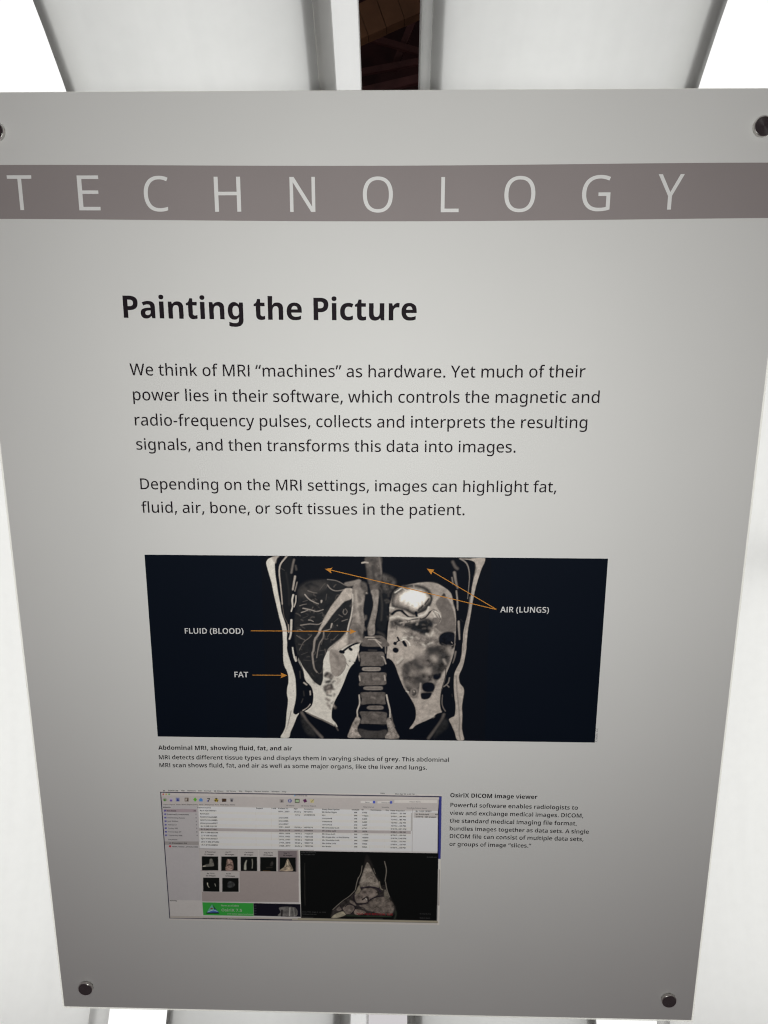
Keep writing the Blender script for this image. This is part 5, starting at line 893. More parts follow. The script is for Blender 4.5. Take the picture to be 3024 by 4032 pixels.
["s",118,24.0,[25.6,6.0],1,[2500,876,2491,876,2483,871]],
["s",126,24.0,[13.9,15.4],1,[2394,1024,2403,1032,2402,1045]],
["s",46,24.0,[22.2,12.4],1,[2442,980,2434,970,2423,964]],
["s",80,24.0,[21.0,14.5],1,[2481,1034,2469,1040,2456,1039]],
["s",59,24.0,[10.4,5.7],1,[2358,1121,2370,1125,2376,1138]],
["s",90,24.0,[19.4,5.8],1,[2488,851,2473,856,2459,850]],
["s",129,24.0,[28.9,8.0],1,[2429,1133,2438,1118,2433,1100]],
["s",86,24.0,[15.2,14.2],1,[2213,975,2223,982,2234,977]],
["s",48,24.0,[18.2,14.6],1,[2456,902,2445,912,2434,923]],
["s",113,24.0,[18.0,7.8],1,[2501,993,2491,978,2494,958]],
["s",96,24.0,[25.8,9.8],1,[2307,920,2299,901,2282,890]],
["s",46,24.0,[12.2,10.6],1,[2212,1085,2205,1094,2201,1105]],
["s",46,24.0,[10.4,12.6],1,[2517,952,2526,947,2530,937]],
["s",103,24.0,[19.8,7.6],1,[2486,1022,2491,1007,2504,1000]],
["s",123,24.0,[10.6,11.9],1,[2349,1006,2354,995,2355,982]],
["s",84,24.0,[15.6,15.8],1,[2264,1112,2255,1106,2250,1096]],
["s",53,24.0,[21.8,16.4],1,[2494,944,2490,934,2485,924]],
["s",59,24.0,[14.6,10.8],1,[2433,822,2418,821,2403,821]],
["s",73,24.0,[11.1,9.6],1,[2272,939,2283,946,2285,960]],
["s",89,24.0,[11.1,15.7],1,[2561,842,2555,852,2545,860]],
["s",67,24.0,[14.9,8.7],1,[2309,1121,2290,1128,2282,1149]],
["s",107,24.0,[21.4,10.4],1,[2316,1038,2326,1023,2333,1007]],
["s",101,24.0,[12.8,10.9],1,[2357,1211,2352,1225,2344,1238]],
["s",51,24.0,[10.8,12.9],1,[2473,822,2489,834,2490,855]],
["s",77,24.0,[23.0,11.6],1,[2291,1108,2306,1111,2319,1103]],
["s",129,24.0,[16.6,14.9],1,[2246,1023,2239,1041,2244,1058]],
["s",150,32.0,[39.4,39.4],1,[2434,895,2447,912]],
["s",150,32.0,[46.1,46.1],1,[2356,1006,2389,1016]],
["s",130,32.0,[32.8,32.8],1,[2523,908,2533,950]],
["s",140,32.0,[26.1,26.1],1,[2563,809,2577,844]],
["s",52,32.0,[52.4,52.4],1,[2413,825,2465,817]],
["s",60,32.0,[52.7,52.7],1,[2283,960,2336,988]],
["s",120,32.0,[33.0,33.0],1,[2244,1018,2271,1039]],
["s",118,32.0,[26.5,26.5],1,[2206,1126,2245,1154]],
["s",60,32.0,[46.1,46.1],1,[2204,976,2218,1018]],
["s",125,32.0,[26.3,26.3],1,[2302,882,2348,861]],
["s",60,32.0,[39.5,39.5],1,[2488,986,2442,994]],
["s",55,32.0,[39.7,39.7],1,[2305,1103,2351,1124]],
["s",110,32.0,[19.7,19.7],1,[2336,946,2375,952]],
["s",150,20,[17.1,17.1],1,[2204,848,2243,827,2335,833]],
["s",185,15.0,[14.5,14.5],1,[2125,948,2165,905]],
["s",100,8.0,[5.3,5.3],1,[2119,970,2145,955,2178,919]],
["p",14,7.0,8,1,[2342,1152,2378,1127,2431,1130,2451,1165,2438,1209,2399,1218,2352,1203]],
["p",14,10,0,1,[2436,1065,2456,1044,2502,1039,2499,1079,2473,1100,2443,1094]],
["p",16,7.0,4,1,[2332,1232,2379,1224,2425,1227,2406,1274,2366,1288,2336,1275]],
["s",60,6.0,[5.3,5.3],1,[2359,1217,2399,1220,2438,1212]],
["s",150,10,[10.6,10.6],1,[2328,1138,2322,1210,2320,1283]],
["s",115,10,[13.3,13.3],1,[2249,1204,2272,1186,2296,1203,2293,1247,2266,1265,2246,1240,2249,1204]],
["s",60,7.0,[8.0,8.0],1,[2272,1204,2289,1232,2269,1244]],
["s",160,6.0,[9.3,9.3],1,[2270,1210,2275,1215]],
["s",190,6.0,[9.3,9.3],1,[2206,1212,2223,1219]],
["s",8,4.0,[15.7,15.7],1,[2187,782,2200,792]],
["s",140,10,[5.3,5.3],1,[2300,1297,2287,1341]],
["s",175,20,[6.7,6.7],1,[2342,1472,2395,1442,2442,1449]],
["p",8,4.0,0,1,[2033,917,2073,924,2106,977,2132,1055,2159,1126,2186,1191,2220,1248,2260,1313,2279,1363,2286,1414,2282,1473,2258,1518,2239,1562,2276,1565,2342,1524,2442,1471,2521,1426,2548,1411,2532,1447,2496,1507,2450,1574,2404,1660,2142,1671,2115,1586,2087,1491,2060,1410,2040,1243,2030,1071]],
["p",8,4.0,0,1,[1804,832,1813,959,1793,1002,1788,1218,1773,1436,1743,1496,1694,1662,1471,1666,1339,1479,1317,1421,1407,1460,1474,1491,1547,1528,1601,1564,1598,1527,1562,1469,1554,1417,1566,1359,1594,1293,1625,1227,1659,1147,1687,1068,1720,1003,1754,956]],
["s",120,7.0,[10.8,10.8],1,[1340,1428,1407,1467,1474,1496,1574,1550]],
["s",80,8.0,[8.1,8.1],1,[1581,1542,1607,1594]],
["s",88,12.0,[22.9,22.9],1,[1290,1429,1332,1509,1378,1567,1464,1666]],
["p",42,20,18,1,[1286,1458,1338,1516,1391,1590,1403,1656,1336,1635,1297,1554]],
["s",78,12.0,[22.7,22.7],1,[2535,1425,2516,1484,2470,1559,2404,1660]],
["p",38,20,14,1,[2542,1462,2570,1543,2478,1633,2451,1648,2477,1566]],
["s",150,7.0,[9.4,9.4],1,[2243,1566,2257,1547,2275,1532]],
["s",70,7.0,[4.7,4.7],1,[1282,1037,1285,1102]],
["s",150,5.0,[10.7,10.7],1,[1368,1223,1369,1256]],
["s",165,5.0,[8.1,8.1],1,[1300,1408,1341,1380,1366,1347]],
["s",175,6.0,[12.0,12.0],1,[1316,1144,1338,1162]],
["s",6,6.0,[6.7,6.7],1,[1320,1116,1325,1137]],
["s",60,7.0,[5.4,5.4],1,[1303,1297,1289,1333]],
["s",55,8.0,[5.4,5.4],1,[1311,1224,1314,1267]],
["s",6,4.0,[8.0,8.0],1,[1346,1148,1379,1191,1390,1252,1386,1310,1369,1361,1321,1406]],
["s",5,4.0,[6.0,6.0],1,[1274,888,1284,952,1309,1023,1318,1080]],
["p",132,7.0,7,1,[1551,835,1590,833,1636,855,1669,897,1683,947,1672,1004,1640,1054,1607,1081,1580,1076,1554,1041,1548,991,1541,934,1540,878]],
["s",95,5.0,[4.6,4.6],1,[1636,855,1670,897,1684,947,1673,1004,1640,1056,1610,1080]],
["s",105,25.0,[19.8,19.8],1,[1590,877,1609,905,1622,962]],
["s",95,14.0,[53.2,53.2],1,[1521,1066,1547,1077]],
["s",50,14.0,[24.0,24.0],1,[1513,1135,1540,1127]],
["s",55,14.0,[19.9,19.9],1,[1501,1077,1521,1056]],
["s",60,14.0,[19.9,19.9],1,[1547,1077,1553,1105]],
["s",85,14.0,[60.1,60.1],1,[1512,1192,1539,1185]],
["s",60,14.0,[13.4,13.4],1,[1498,1214,1518,1250]],
["s",60,14.0,[9.4,9.4],1,[1518,1257,1551,1264]],
["s",70,14.0,[20.0,20.0],1,[1553,1156,1559,1192]],
["s",165,14.0,[26.7,26.7],1,[1521,1236,1535,1228]],
["s",120,14.0,[24.1,24.1],1,[1510,1294,1530,1308]],
["s",140,14.0,[16.1,16.1],1,[1517,1337,1543,1388]],
["s",60,14.0,[12.0,12.0],1,[1526,1163,1546,1170]],
["s",150,20,[10.6,10.6],1,[1580,1098,1626,1112,1599,1148]],
["s",8,5.0,[30.3,30.3],1,[1639,850,1659,855]],
["s",8,5.0,[18.4,18.4],1,[1656,848,1702,812,1749,784,1798,765]],
["s",10,6.0,[26.3,26.3],1,[1719,823,1728,830]],
["s",200,6.0,[13.1,13.1],1,[1742,805,1775,790]],
["s",80,5.0,[7.9,7.9],1,[1711,936,1718,939]],
["s",110,6.0,[6.6,6.6],1,[1684,954,1704,982]],
["s",150,10,[9.2,9.2],1,[1787,860,1803,931]],
["s",12,5.0,[9.2,9.2],1,[1754,946,1759,967]],
["s",12,5.0,[9.2,9.2],1,[1780,953,1785,981]],
["s",12,5.0,[9.2,9.2],1,[1804,910,1807,945]],
["p",10,5.0,0,1,[1811,762,2024,759,2031,928,2035,1214,2052,1432,2052,1657,1789,1661,1800,1436,1795,1217,1794,1038,1813,966]],
["p",84,6.0,12,1,[1847,714,1972,699,2011,719,2041,754,2057,789,2011,800,1827,798,1834,756]],
["s",160,6.0,[7.9,7.9],1,[1851,715,1919,719,1946,741,1984,768]],
["s",160,6.0,[7.9,7.9],1,[1876,733,1928,735,1954,762,1993,810]],
["s",12,4.0,[5.2,5.2],1,[1867,728,1978,725]],
["s",60,10,[7.9,7.9],1,[1880,833,1945,836]],
["p",84,5.0,14,1,[1804,857,1880,849,1945,848,2005,852,2014,893,2008,936,2005,972,1945,980,1846,979,1808,981,1813,931]],
["p",84,5.0,14,1,[1798,1046,1879,1040,1958,1039,2028,1043,2028,1092,2026,1149,1945,1159,1845,1165,1795,1163,1806,1102]],
["p",80,5.0,14,1,[1808,1232,1878,1225,1958,1224,2021,1229,2019,1287,2023,1341,1945,1335,1864,1338,1811,1347,1819,1290]],
["p",78,5.0,14,1,[1800,1414,1878,1409,1958,1409,2032,1418,2035,1469,2028,1532,1944,1530,1864,1527,1806,1524,1817,1472]],
["p",60,10,14,1,[1786,1580,1877,1593,1958,1596,2032,1584,2045,1657,1802,1661]],
["p",130,6.0,8,1,[1821,1009,1847,991,1962,989,1982,1007,1962,1025,1847,1026]],
["s",70,8.0,[4.0,4.0],1,[1847,1010,1962,1007]],
["p",112,6.0,8,1,[1832,1188,1859,1171,1981,1169,2001,1186,1981,1203,1858,1204]],
["s",70,8.0,[4.0,4.0],1,[1858,1189,1981,1186]],
["p",100,6.0,8,1,[1861,1373,1888,1354,1988,1353,2008,1371,1988,1389,1888,1391]],
["s",70,8.0,[4.0,4.0],1,[1888,1374,1988,1371]],
["s",118,15.0,[10.6,10.6],1,[1918,1101,1938,1108]],
["s",118,15.0,[10.7,10.7],1,[1905,1274,1931,1281]],
["s",118,15.0,[10.7,10.7],1,[1924,1434,1938,1441]],
["s",118,15.0,[10.6,10.6],1,[1945,1093,1972,1103]],
["s",150,5.0,[10.6,10.6],1,[1798,1074,1803,1118]],
["s",175,5.0,[10.7,10.7],1,[1795,1254,1799,1334,1778,1400,1780,1458]],
["p",140,6.0,26,1,[1773,1458,1802,1480,1798,1517,1777,1569,1789,1621,1806,1661,1696,1662,1708,1600,1730,1540,1751,1495]],
["s",150,5.0,[11.9,11.9],1,[2015,1067,2021,1110]],
["s",150,6.0,[10.5,10.5],1,[1992,890,2007,900,2026,957]],
["s",110,6.0,[9.2,9.2],1,[2023,801,2025,858]],
["s",175,5.0,[12.0,12.0],1,[2033,1250,2048,1323,2064,1396,2064,1462]],
["p",128,6.0,26,1,[2048,1465,2074,1487,2094,1538,2120,1594,2142,1662,2024,1663,2049,1595,2034,1506]],
["s",110,8.0,[5.4,5.4],1,[2074,1432,2087,1505,2104,1549]],
["s",5,4.0,[6.0,6.0],1,[1813,989,2024,985]],
["s",5,4.0,[6.0,6.0],1,[1813,1036,2024,1032]],
["s",5,4.0,[6.0,6.0],1,[1812,1167,2025,1162]],
["s",5,4.0,[6.0,6.0],1,[1812,1217,2025,1213]],
["s",5,4.0,[6.0,6.0],1,[1811,1347,2025,1342]],
["s",5,4.0,[6.0,6.0],1,[1811,1405,2025,1400]],
["s",5,4.0,[6.1,6.1],1,[1810,1535,2025,1531]],
["p",152,4.0,8,1,[2638,9,2708,10,2771,4,2834,1,2849,13,2841,50,2824,87,2801,164,2779,251,2762,346,2747,455,2735,551,2723,634,2718,704,2714,778,2715,795,2708,858,2697,936,2679,1000,2660,1050,2658,1093,2669,1135,2696,1170,2705,1207,2698,1272,2690,1352,2695,1425,2695,1498,2695,1557,2706,1616,2715,1670,2657,1670,2632,1595,2604,1529,2581,1478,2601,1457,2628,1440,2635,1389,2634,1324,2625,1266,2617,1179,2615,1093,2620,1036,2639,986,2664,929,2676,858,2679,779,2683,746,2686,669,2697,593,2712,524,2726,442,2737,360,2746,265,2756,198,2767,131,2771,71,2759,37,2708,19,2644,15]],
["s",108,8.0,[7.9,7.9],1,[2633,1063,2644,1206,2663,1351,2673,1497,2672,1608,2685,1667]],
["s",60,10,[6.4,6.4],1,[2769,64,2774,117,2759,164]],
["s",118,10,[5.1,5.1],1,[2735,346,2720,517,2698,655,2688,826]],
["s",128,5.0,[11.4,3.2],1,[2644,12,2689,43,2713,91,2723,164,2720,245,2713,360]],
["s",80,12.0,[21.6,21.6],1,[2581,39,2601,79,2620,97]],
["s",115,9.0,[21.7,11.5],1,[2597,132,2611,213,2627,266]],
["s",112,6.0,[10.2,10.2],1,[2577,176,2588,233]],
["s",130,6.0,[11.5,11.5],1,[2617,293,2627,375,2631,460]],
["s",140,7.0,[16.8,9.1],1,[2642,566,2648,649,2654,725]],
["s",105,7.0,[14.4,5.2],1,[2623,840,2616,893,2602,942]],
["s",130,6.0,[7.9,7.9],1,[2576,1081,2566,1128,2530,1164]],
["s",120,5.0,[9.3,9.3],1,[2557,1150,2573,1167]],
["s",50,7.0,[4.6,4.6],1,[2601,1235,2605,1257]],
["s",45,7.0,[3.2,3.2],1,[2659,545,2679,566]],
["s",6,4.0,[6.6,6.6],1,[2544,993,2539,1078,2514,1179,2504,1251,2503,1338,2520,1404]],
["s",105,5.0,[6.6,6.6],1,[2518,1244,2517,1324,2530,1367,2548,1396]],
["s",12,6.0,[8.0,8.0],1,[2488,1426,2528,1411,2555,1412]],
["s",6,4.0,[7.7,7.7],1,[2625,456,2625,622,2621,761]],
["s",72,14.0,[11.2,6.6],1,[1994,964,1987,970,1980,967]],
["s",84,14.0,[7.3,6.1],1,[1905,888,1907,894,1905,899]],
["s",104,14.0,[10.5,4.3],1,[1900,927,1896,929,1894,934]],
["s",80,14.0,[8.0,6.1],1,[1912,923,1904,923,1897,918]],
["s",90,14.0,[5.6,4.2],1,[1850,965,1856,967,1863,966]],
["s",72,14.0,[6.8,7.8],1,[2003,946,2004,953,2009,955]],
["s",100,14.0,[12.5,7.1],1,[1878,885,1882,886,1882,891]],
["s",74,14.0,[11.0,5.5],1,[1964,884,1967,889,1972,890]],
["s",100,14.0,[12.5,5.8],1,[1822,892,1827,885,1835,880]],
["s",87,14.0,[6.2,3.5],1,[1891,923,1890,926,1891,931]],
["s",100,14.0,[10.0,4.7],1,[1866,899,1872,897,1877,900]],
["s",80,14.0,[6.5,3.2],1,[1893,892,1887,886,1886,877]],
["s",75,14.0,[10.5,5.9],1,[1928,882,1934,882,1938,879]],
["s",93,14.0,[10.9,6.6],1,[1872,941,1874,950,1882,955]],
["s",75,14.0,[9.0,5.8],1,[1910,957,1905,952,1897,952]],
["s",105,14.0,[7.7,5.8],1,[1838,943,1834,948,1830,954]],
["s",94,14.0,[10.4,3.8],1,[1936,1118,1934,1123,1932,1129]],
["s",67,14.0,[9.3,4.6],1,[1905,1109,1907,1113,1904,1117]],
["s",70,14.0,[8.1,6.5],1,[1825,1080,1828,1085,1826,1091]],
["s",86,14.0,[7.3,5.5],1,[1939,1052,1940,1058,1936,1062]],
["s",91,14.0,[11.4,7.7],1,[1913,1066,1909,1059,1905,1052]],
["s",97,14.0,[8.2,6.1],1,[1937,1055,1930,1055,1923,1057]],
["s",98,14.0,[7.1,6.1],1,[1937,1120,1944,1116,1952,1115]],
["s",90,14.0,[11.0,6.8],1,[1938,1057,1938,1051,1938,1046]],
["s",81,14.0,[11.0,7.8],1,[1909,1148,1902,1151,1897,1147]],
["s",106,14.0,[6.5,5.5],1,[1835,1133,1831,1126,1831,1119]],
["s",69,14.0,[8.7,7.6],1,[1937,1123,1945,1120,1953,1124]],
["s",97,14.0,[10.4,7.3],1,[2001,1128,1997,1135,1993,1143]],
["s",92,14.0,[5.7,7.8],1,[1956,1151,1950,1151,1944,1150]],
["s",79,14.0,[7.7,7.1],1,[1880,1103,1885,1104,1887,1109]],
["s",81,14.0,[7.4,5.0],1,[1870,1302,1862,1298,1853,1295]],
["s",109,14.0,[8.2,4.4],1,[1825,1247,1828,1252,1829,1258]],
["s",78,14.0,[6.5,7.0],1,[1879,1298,1875,1299,1871,1300]],
["s",81,14.0,[12.9,3.4],1,[1844,1280,1845,1272,1850,1267]],
["s",99,14.0,[11.2,7.1],1,[1992,1276,1997,1276,2000,1281]],
["s",73,14.0,[13.3,5.9],1,[1826,1266,1817,1269,1810,1263]],
["s",80,14.0,[12.9,5.5],1,[1881,1243,1875,1246,1870,1250]],
["s",77,14.0,[13.3,6.2],1,[1882,1313,1882,1320,1887,1324]],
["s",73,14.0,[5.6,3.8],1,[1923,1302,1919,1295,1915,1290]],
["s",80,14.0,[9.3,4.2],1,[1900,1235,1898,1230,1893,1226]],
["s",93,14.0,[7.7,6.6],1,[1984,1282,1987,1284,1989,1288]],
["s",86,14.0,[12.1,6.1],1,[1833,1325,1840,1322,1842,1314]],
["s",86,14.0,[12.5,7.5],1,[1864,1259,1870,1261,1876,1259]],
["s",88,14.0,[12.5,4.6],1,[1917,1314,1923,1321,1923,1330]],
["s",99,14.0,[6.0,4.6],1,[2007,1451,2015,1446,2023,1450]],
["s",82,14.0,[6.8,4.3],1,[1944,1510,1943,1505,1940,1502]],
["s",93,14.0,[11.4,7.7],1,[1918,1456,1917,1463,1912,1467]],
["s",101,14.0,[10.4,5.5],1,[1823,1508,1827,1511,1829,1516]],
["s",68,14.0,[13.0,7.8],1,[1957,1462,1959,1467,1964,1469]],
["s",74,14.0,[12.5,7.7],1,[1885,1461,1883,1470,1882,1479]],
["s",80,14.0,[7.8,6.2],1,[1826,1466,1827,1474,1830,1482]],
["s",86,14.0,[11.8,7.7],1,[1915,1468,1912,1462,1915,1456]],
["s",85,14.0,[6.6,3.3],1,[1938,1478,1940,1469,1937,1462]],
["s",97,14.0,[8.3,5.3],1,[1950,1451,1950,1456,1954,1459]],
["s",74,14.0,[10.1,6.3],1,[1948,1510,1947,1504,1950,1500]],
["s",104,14.0,[7.7,6.2],1,[1872,1508,1866,1503,1859,1503]],
["s",96,14.0,[9.2,5.9],1,[1961,1451,1960,1457,1955,1460]],
["s",94,14.0,[13.2,6.2],1,[1944,1445,1948,1447,1952,1450]],
["s",75,12.0,[10.1,5.4],1,[2361,630,2350,631,2339,632]],
["s",101,12.0,[9.0,3.6],1,[2114,631,2099,628,2085,624]],
["s",120,12.0,[10.2,4.6],1,[2116,612,2112,619,2104,622]],
["s",63,12.0,[5.2,5.4],1,[2116,614,2119,628,2117,643]],
["s",82,12.0,[9.0,4.3],1,[2339,598,2348,596,2357,600]],
["s",90,12.0,[9.4,5.6],1,[2150,597,2137,586,2127,573]],
["s",50,12.0,[7.5,5.8],1,[2210,572,2205,562,2195,559]],
["s",120,12.0,[9.6,4.8],1,[2294,590,2297,580,2299,569]],
["s",53,12.0,[10.4,5.2],1,[2372,551,2357,547,2348,534]],
["s",71,12.0,[7.7,3.6],1,[2388,575,2381,564,2387,550]],
["s",144,12.0,[8.4,6.1],1,[2303,555,2307,548,2307,539]],
["s",139,12.0,[10.9,5.8],1,[2189,571,2177,584,2175,602]],
["s",103,12.0,[11.4,5.4],1,[2162,612,2172,604,2177,591]],
["s",75,12.0,[6.9,5.0],1,[2122,568,2117,562,2110,564]],
["s",93,12.0,[10.3,5.4],1,[2096,598,2092,588,2089,579]],
["s",134,12.0,[10.6,3.2],1,[2288,596,2291,589,2288,581]],
["s",44,12.0,[10.2,5.9],1,[2374,599,2383,587,2388,574]],
["s",55,12.0,[11.6,6.9],1,[2231,572,2220,585,2210,599]],
["s",112,12.0,[7.0,5.4],1,[2131,568,2130,556,2128,545]],
["s",47,12.0,[11.2,4.1],1,[2141,570,2130,566,2125,556]],
["s",130,12.0,[11.5,5.8],1,[2187,560,2181,576,2178,594]],
["s",50,12.0,[9.6,5.2],1,[2134,587,2139,595,2146,602]],
["s",67,14.0,[11.5,5.4],1,[1525,1132,1528,1137,1532,1142]],
["s",80,14.0,[15.3,6.6],1,[1566,1136,1574,1126,1585,1125]],
["s",93,14.0,[14.9,8.0],1,[1575,1201,1569,1200,1564,1195]],
["s",112,14.0,[6.7,6.6],1,[1538,1058,1537,1067,1538,1075]],
["s",150,14.0,[14.1,6.6],1,[1574,1364,1571,1355,1569,1345]],
["s",120,14.0,[11.3,9.3],1,[1539,1361,1530,1358,1522,1359]],
["s",91,14.0,[14.5,7.2],1,[1583,1379,1588,1377,1590,1372]],
["s",127,14.0,[8.4,4.9],1,[1522,1081,1522,1088,1526,1092]],
["s",125,14.0,[13.4,5.5],1,[1554,1091,1559,1082,1568,1079]],
["s",132,14.0,[12.6,4.5],1,[1536,1174,1527,1181,1519,1191]],
["s",94,14.0,[11.0,6.4],1,[1516,1240,1518,1233,1516,1226]],
["s",74,14.0,[10.4,4.4],1,[1578,1249,1577,1257,1575,1265]],
["s",110,14.0,[11.9,5.0],1,[1553,1336,1561,1330,1567,1322]],
["s",118,14.0,[9.8,5.3],1,[1545,1213,1548,1221,1545,1229]],
["p",52,30.0,26,1,[2485,824,2558,865,2566,936,2508,1021,2469,1050,2455,994,2487,922]],
["s",140,16.0,[17.1,13.1],1,[2523,915,2540,950]],
["s",70,30.0,[39.2,32.7],1,[1779,631,1815,714]],
["s",126,18.0,[13.4,5.7],1,[1801,539,1796,557,1794,576]],
["s",153,18.0,[7.6,7.1],1,[1793,543,1786,530,1774,523]],
["s",156,18.0,[6.8,4.6],1,[1768,510,1755,514,1746,527]],
["s",89,18.0,[12.0,5.7],1,[1812,452,1819,474,1806,494]],
["s",110,18.0,[12.0,4.6],1,[1835,560,1852,546,1855,525]],
["s",133,18.0,[14.3,7.6],1,[1750,753,1769,742,1773,721]],
["s",77,18.0,[7.6,8.4],1,[1810,485,1793,466,1776,447]],
["s",109,18.0,[10.2,5.0],1,[1807,725,1815,735,1818,747]],
["s",106,18.0,[10.2,5.5],1,[1813,650,1811,632,1807,614]],
["s",144,18.0,[9.3,8.1],1,[1786,739,1790,725,1798,715]],
["s",119,18.0,[13.1,6.8],1,[1831,308,1820,296,1808,285]],
["s",142,18.0,[11.0,4.9],1,[1826,393,1831,376,1825,360]],
["s",119,18.0,[10.8,5.2],1,[1826,509,1814,485,1795,467]],
["s",125,18.0,[9.5,7.1],1,[1792,740,1786,725,1787,710]],
["s",85,18.0,[9.1,4.5],1,[1778,650,1759,666,1749,689]],
["s",147,18.0,[8.5,5.4],1,[1822,754,1810,762,1797,759]],
["s",83,18.0,[11.2,5.3],1,[1791,337,1795,354,1808,364]],
["s",100,18.0,[13.4,5.9],1,[1826,737,1819,723,1820,708]],
["s",84,18.0,[9.4,8.4],1,[1807,635,1800,612,1787,593]],
["s",85,18.0,[7.3,4.0],1,[1748,410,1742,426,1727,435]],
["s",102,18.0,[9.7,4.1],1,[1775,624,1754,630,1735,636]],
["s",116,18.0,[12.4,7.5],1,[1830,626,1841,634,1846,647]],
["s",143,18.0,[8.9,5.7],1,[1756,671,1760,683,1758,696]],
["s",155,18.0,[13.4,8.5],1,[1812,415,1787,425,1775,449]],
["s",84,16.0,[11.6,5.3],1,[1892,66,1881,71,1872,66]],
["s",85,16.0,[11.2,7.7],1,[1921,275,1929,284,1930,296]],
["s",70,16.0,[12.3,5.5],1,[1952,179,1952,163,1944,149]],
["s",77,16.0,[10.0,5.9],1,[1867,188,1883,188,1900,186]],
["s",93,16.0,[6.7,5.4],1,[1919,260,1934,247,1952,241]],
["s",100,16.0,[8.2,3.2],1,[1894,68,1905,64,1917,68]],
["s",60,16.0,[10.2,6.7],1,[1883,190,1880,176,1879,162]],
["s",74,16.0,[5.7,3.4],1,[1954,166,1946,162,1937,162]],
["s",88,16.0,[8.4,4.9],1,[1974,199,1957,192,1950,175]],
["s",71,16.0,[10.5,4.4],1,[1975,274,1986,290,1993,310]],
["s",107,16.0,[11.0,4.4],1,[1949,165,1941,160,1939,150]],
["s",67,16.0,[5.7,5.1],1,[1947,44,1934,40,1921,37]],
["s",108,16.0,[5.5,7.2],1,[1891,60,1886,70,1890,79]],
["s",83,16.0,[5.2,4.4],1,[1912,45,1898,52,1894,68]],
["s",38,16.0,[6.1,4.3],1,[2057,495,2064,508,2057,522]],
["s",30,16.0,[8.9,4.6],1,[2075,290,2064,271,2058,250]],
["s",68,16.0,[9.1,4.0],1,[2030,401,2048,398,2065,395]],
["s",20,16.0,[7.9,7.5],1,[2052,260,2055,274,2059,288]],
["s",43,16.0,[9.6,4.4],1,[2034,300,2016,305,1999,311]],
["s",30,16.0,[8.9,5.4],1,[2054,322,2050,309,2050,295]],
["s",70,16.0,[11.4,7.6],1,[1976,203,1957,208,1940,200]],
["s",38,16.0,[6.2,7.3],1,[1997,213,2009,227,2028,233]],
["s",54,16.0,[9.2,5.7],1,[1999,246,1983,236,1966,243]],
["s",21,16.0,[8.8,3.2],1,[2034,476,2043,457,2045,435]],
["s",61,16.0,[7.7,6.5],1,[2048,345,2048,324,2056,306]],
["s",30,16.0,[11.6,5.3],1,[2048,239,2059,228,2069,217]],
["s",33,16.0,[11.4,7.4],1,[2061,494,2044,492,2028,491]],
["s",39,16.0,[7.0,6.7],1,[1978,165,1968,167,1959,170]],
["s",66,16.0,[8.5,4.0],1,[2042,527,2047,540,2048,555]],
["s",70,16.0,[8.5,5.5],1,[2019,382,2036,378,2052,386]]]
H10 = (MR[2]-MR[3])*1e4
img, xs, ys = draw(MOPS, 980, 2900, 2, H10-2, 4.0, [k/.62 for k in srgb((8, 12, 20))], ramp_scan, .085)
picture('scan_image', img, xs, ys, MR[0], MR[2], -.0004, mri)
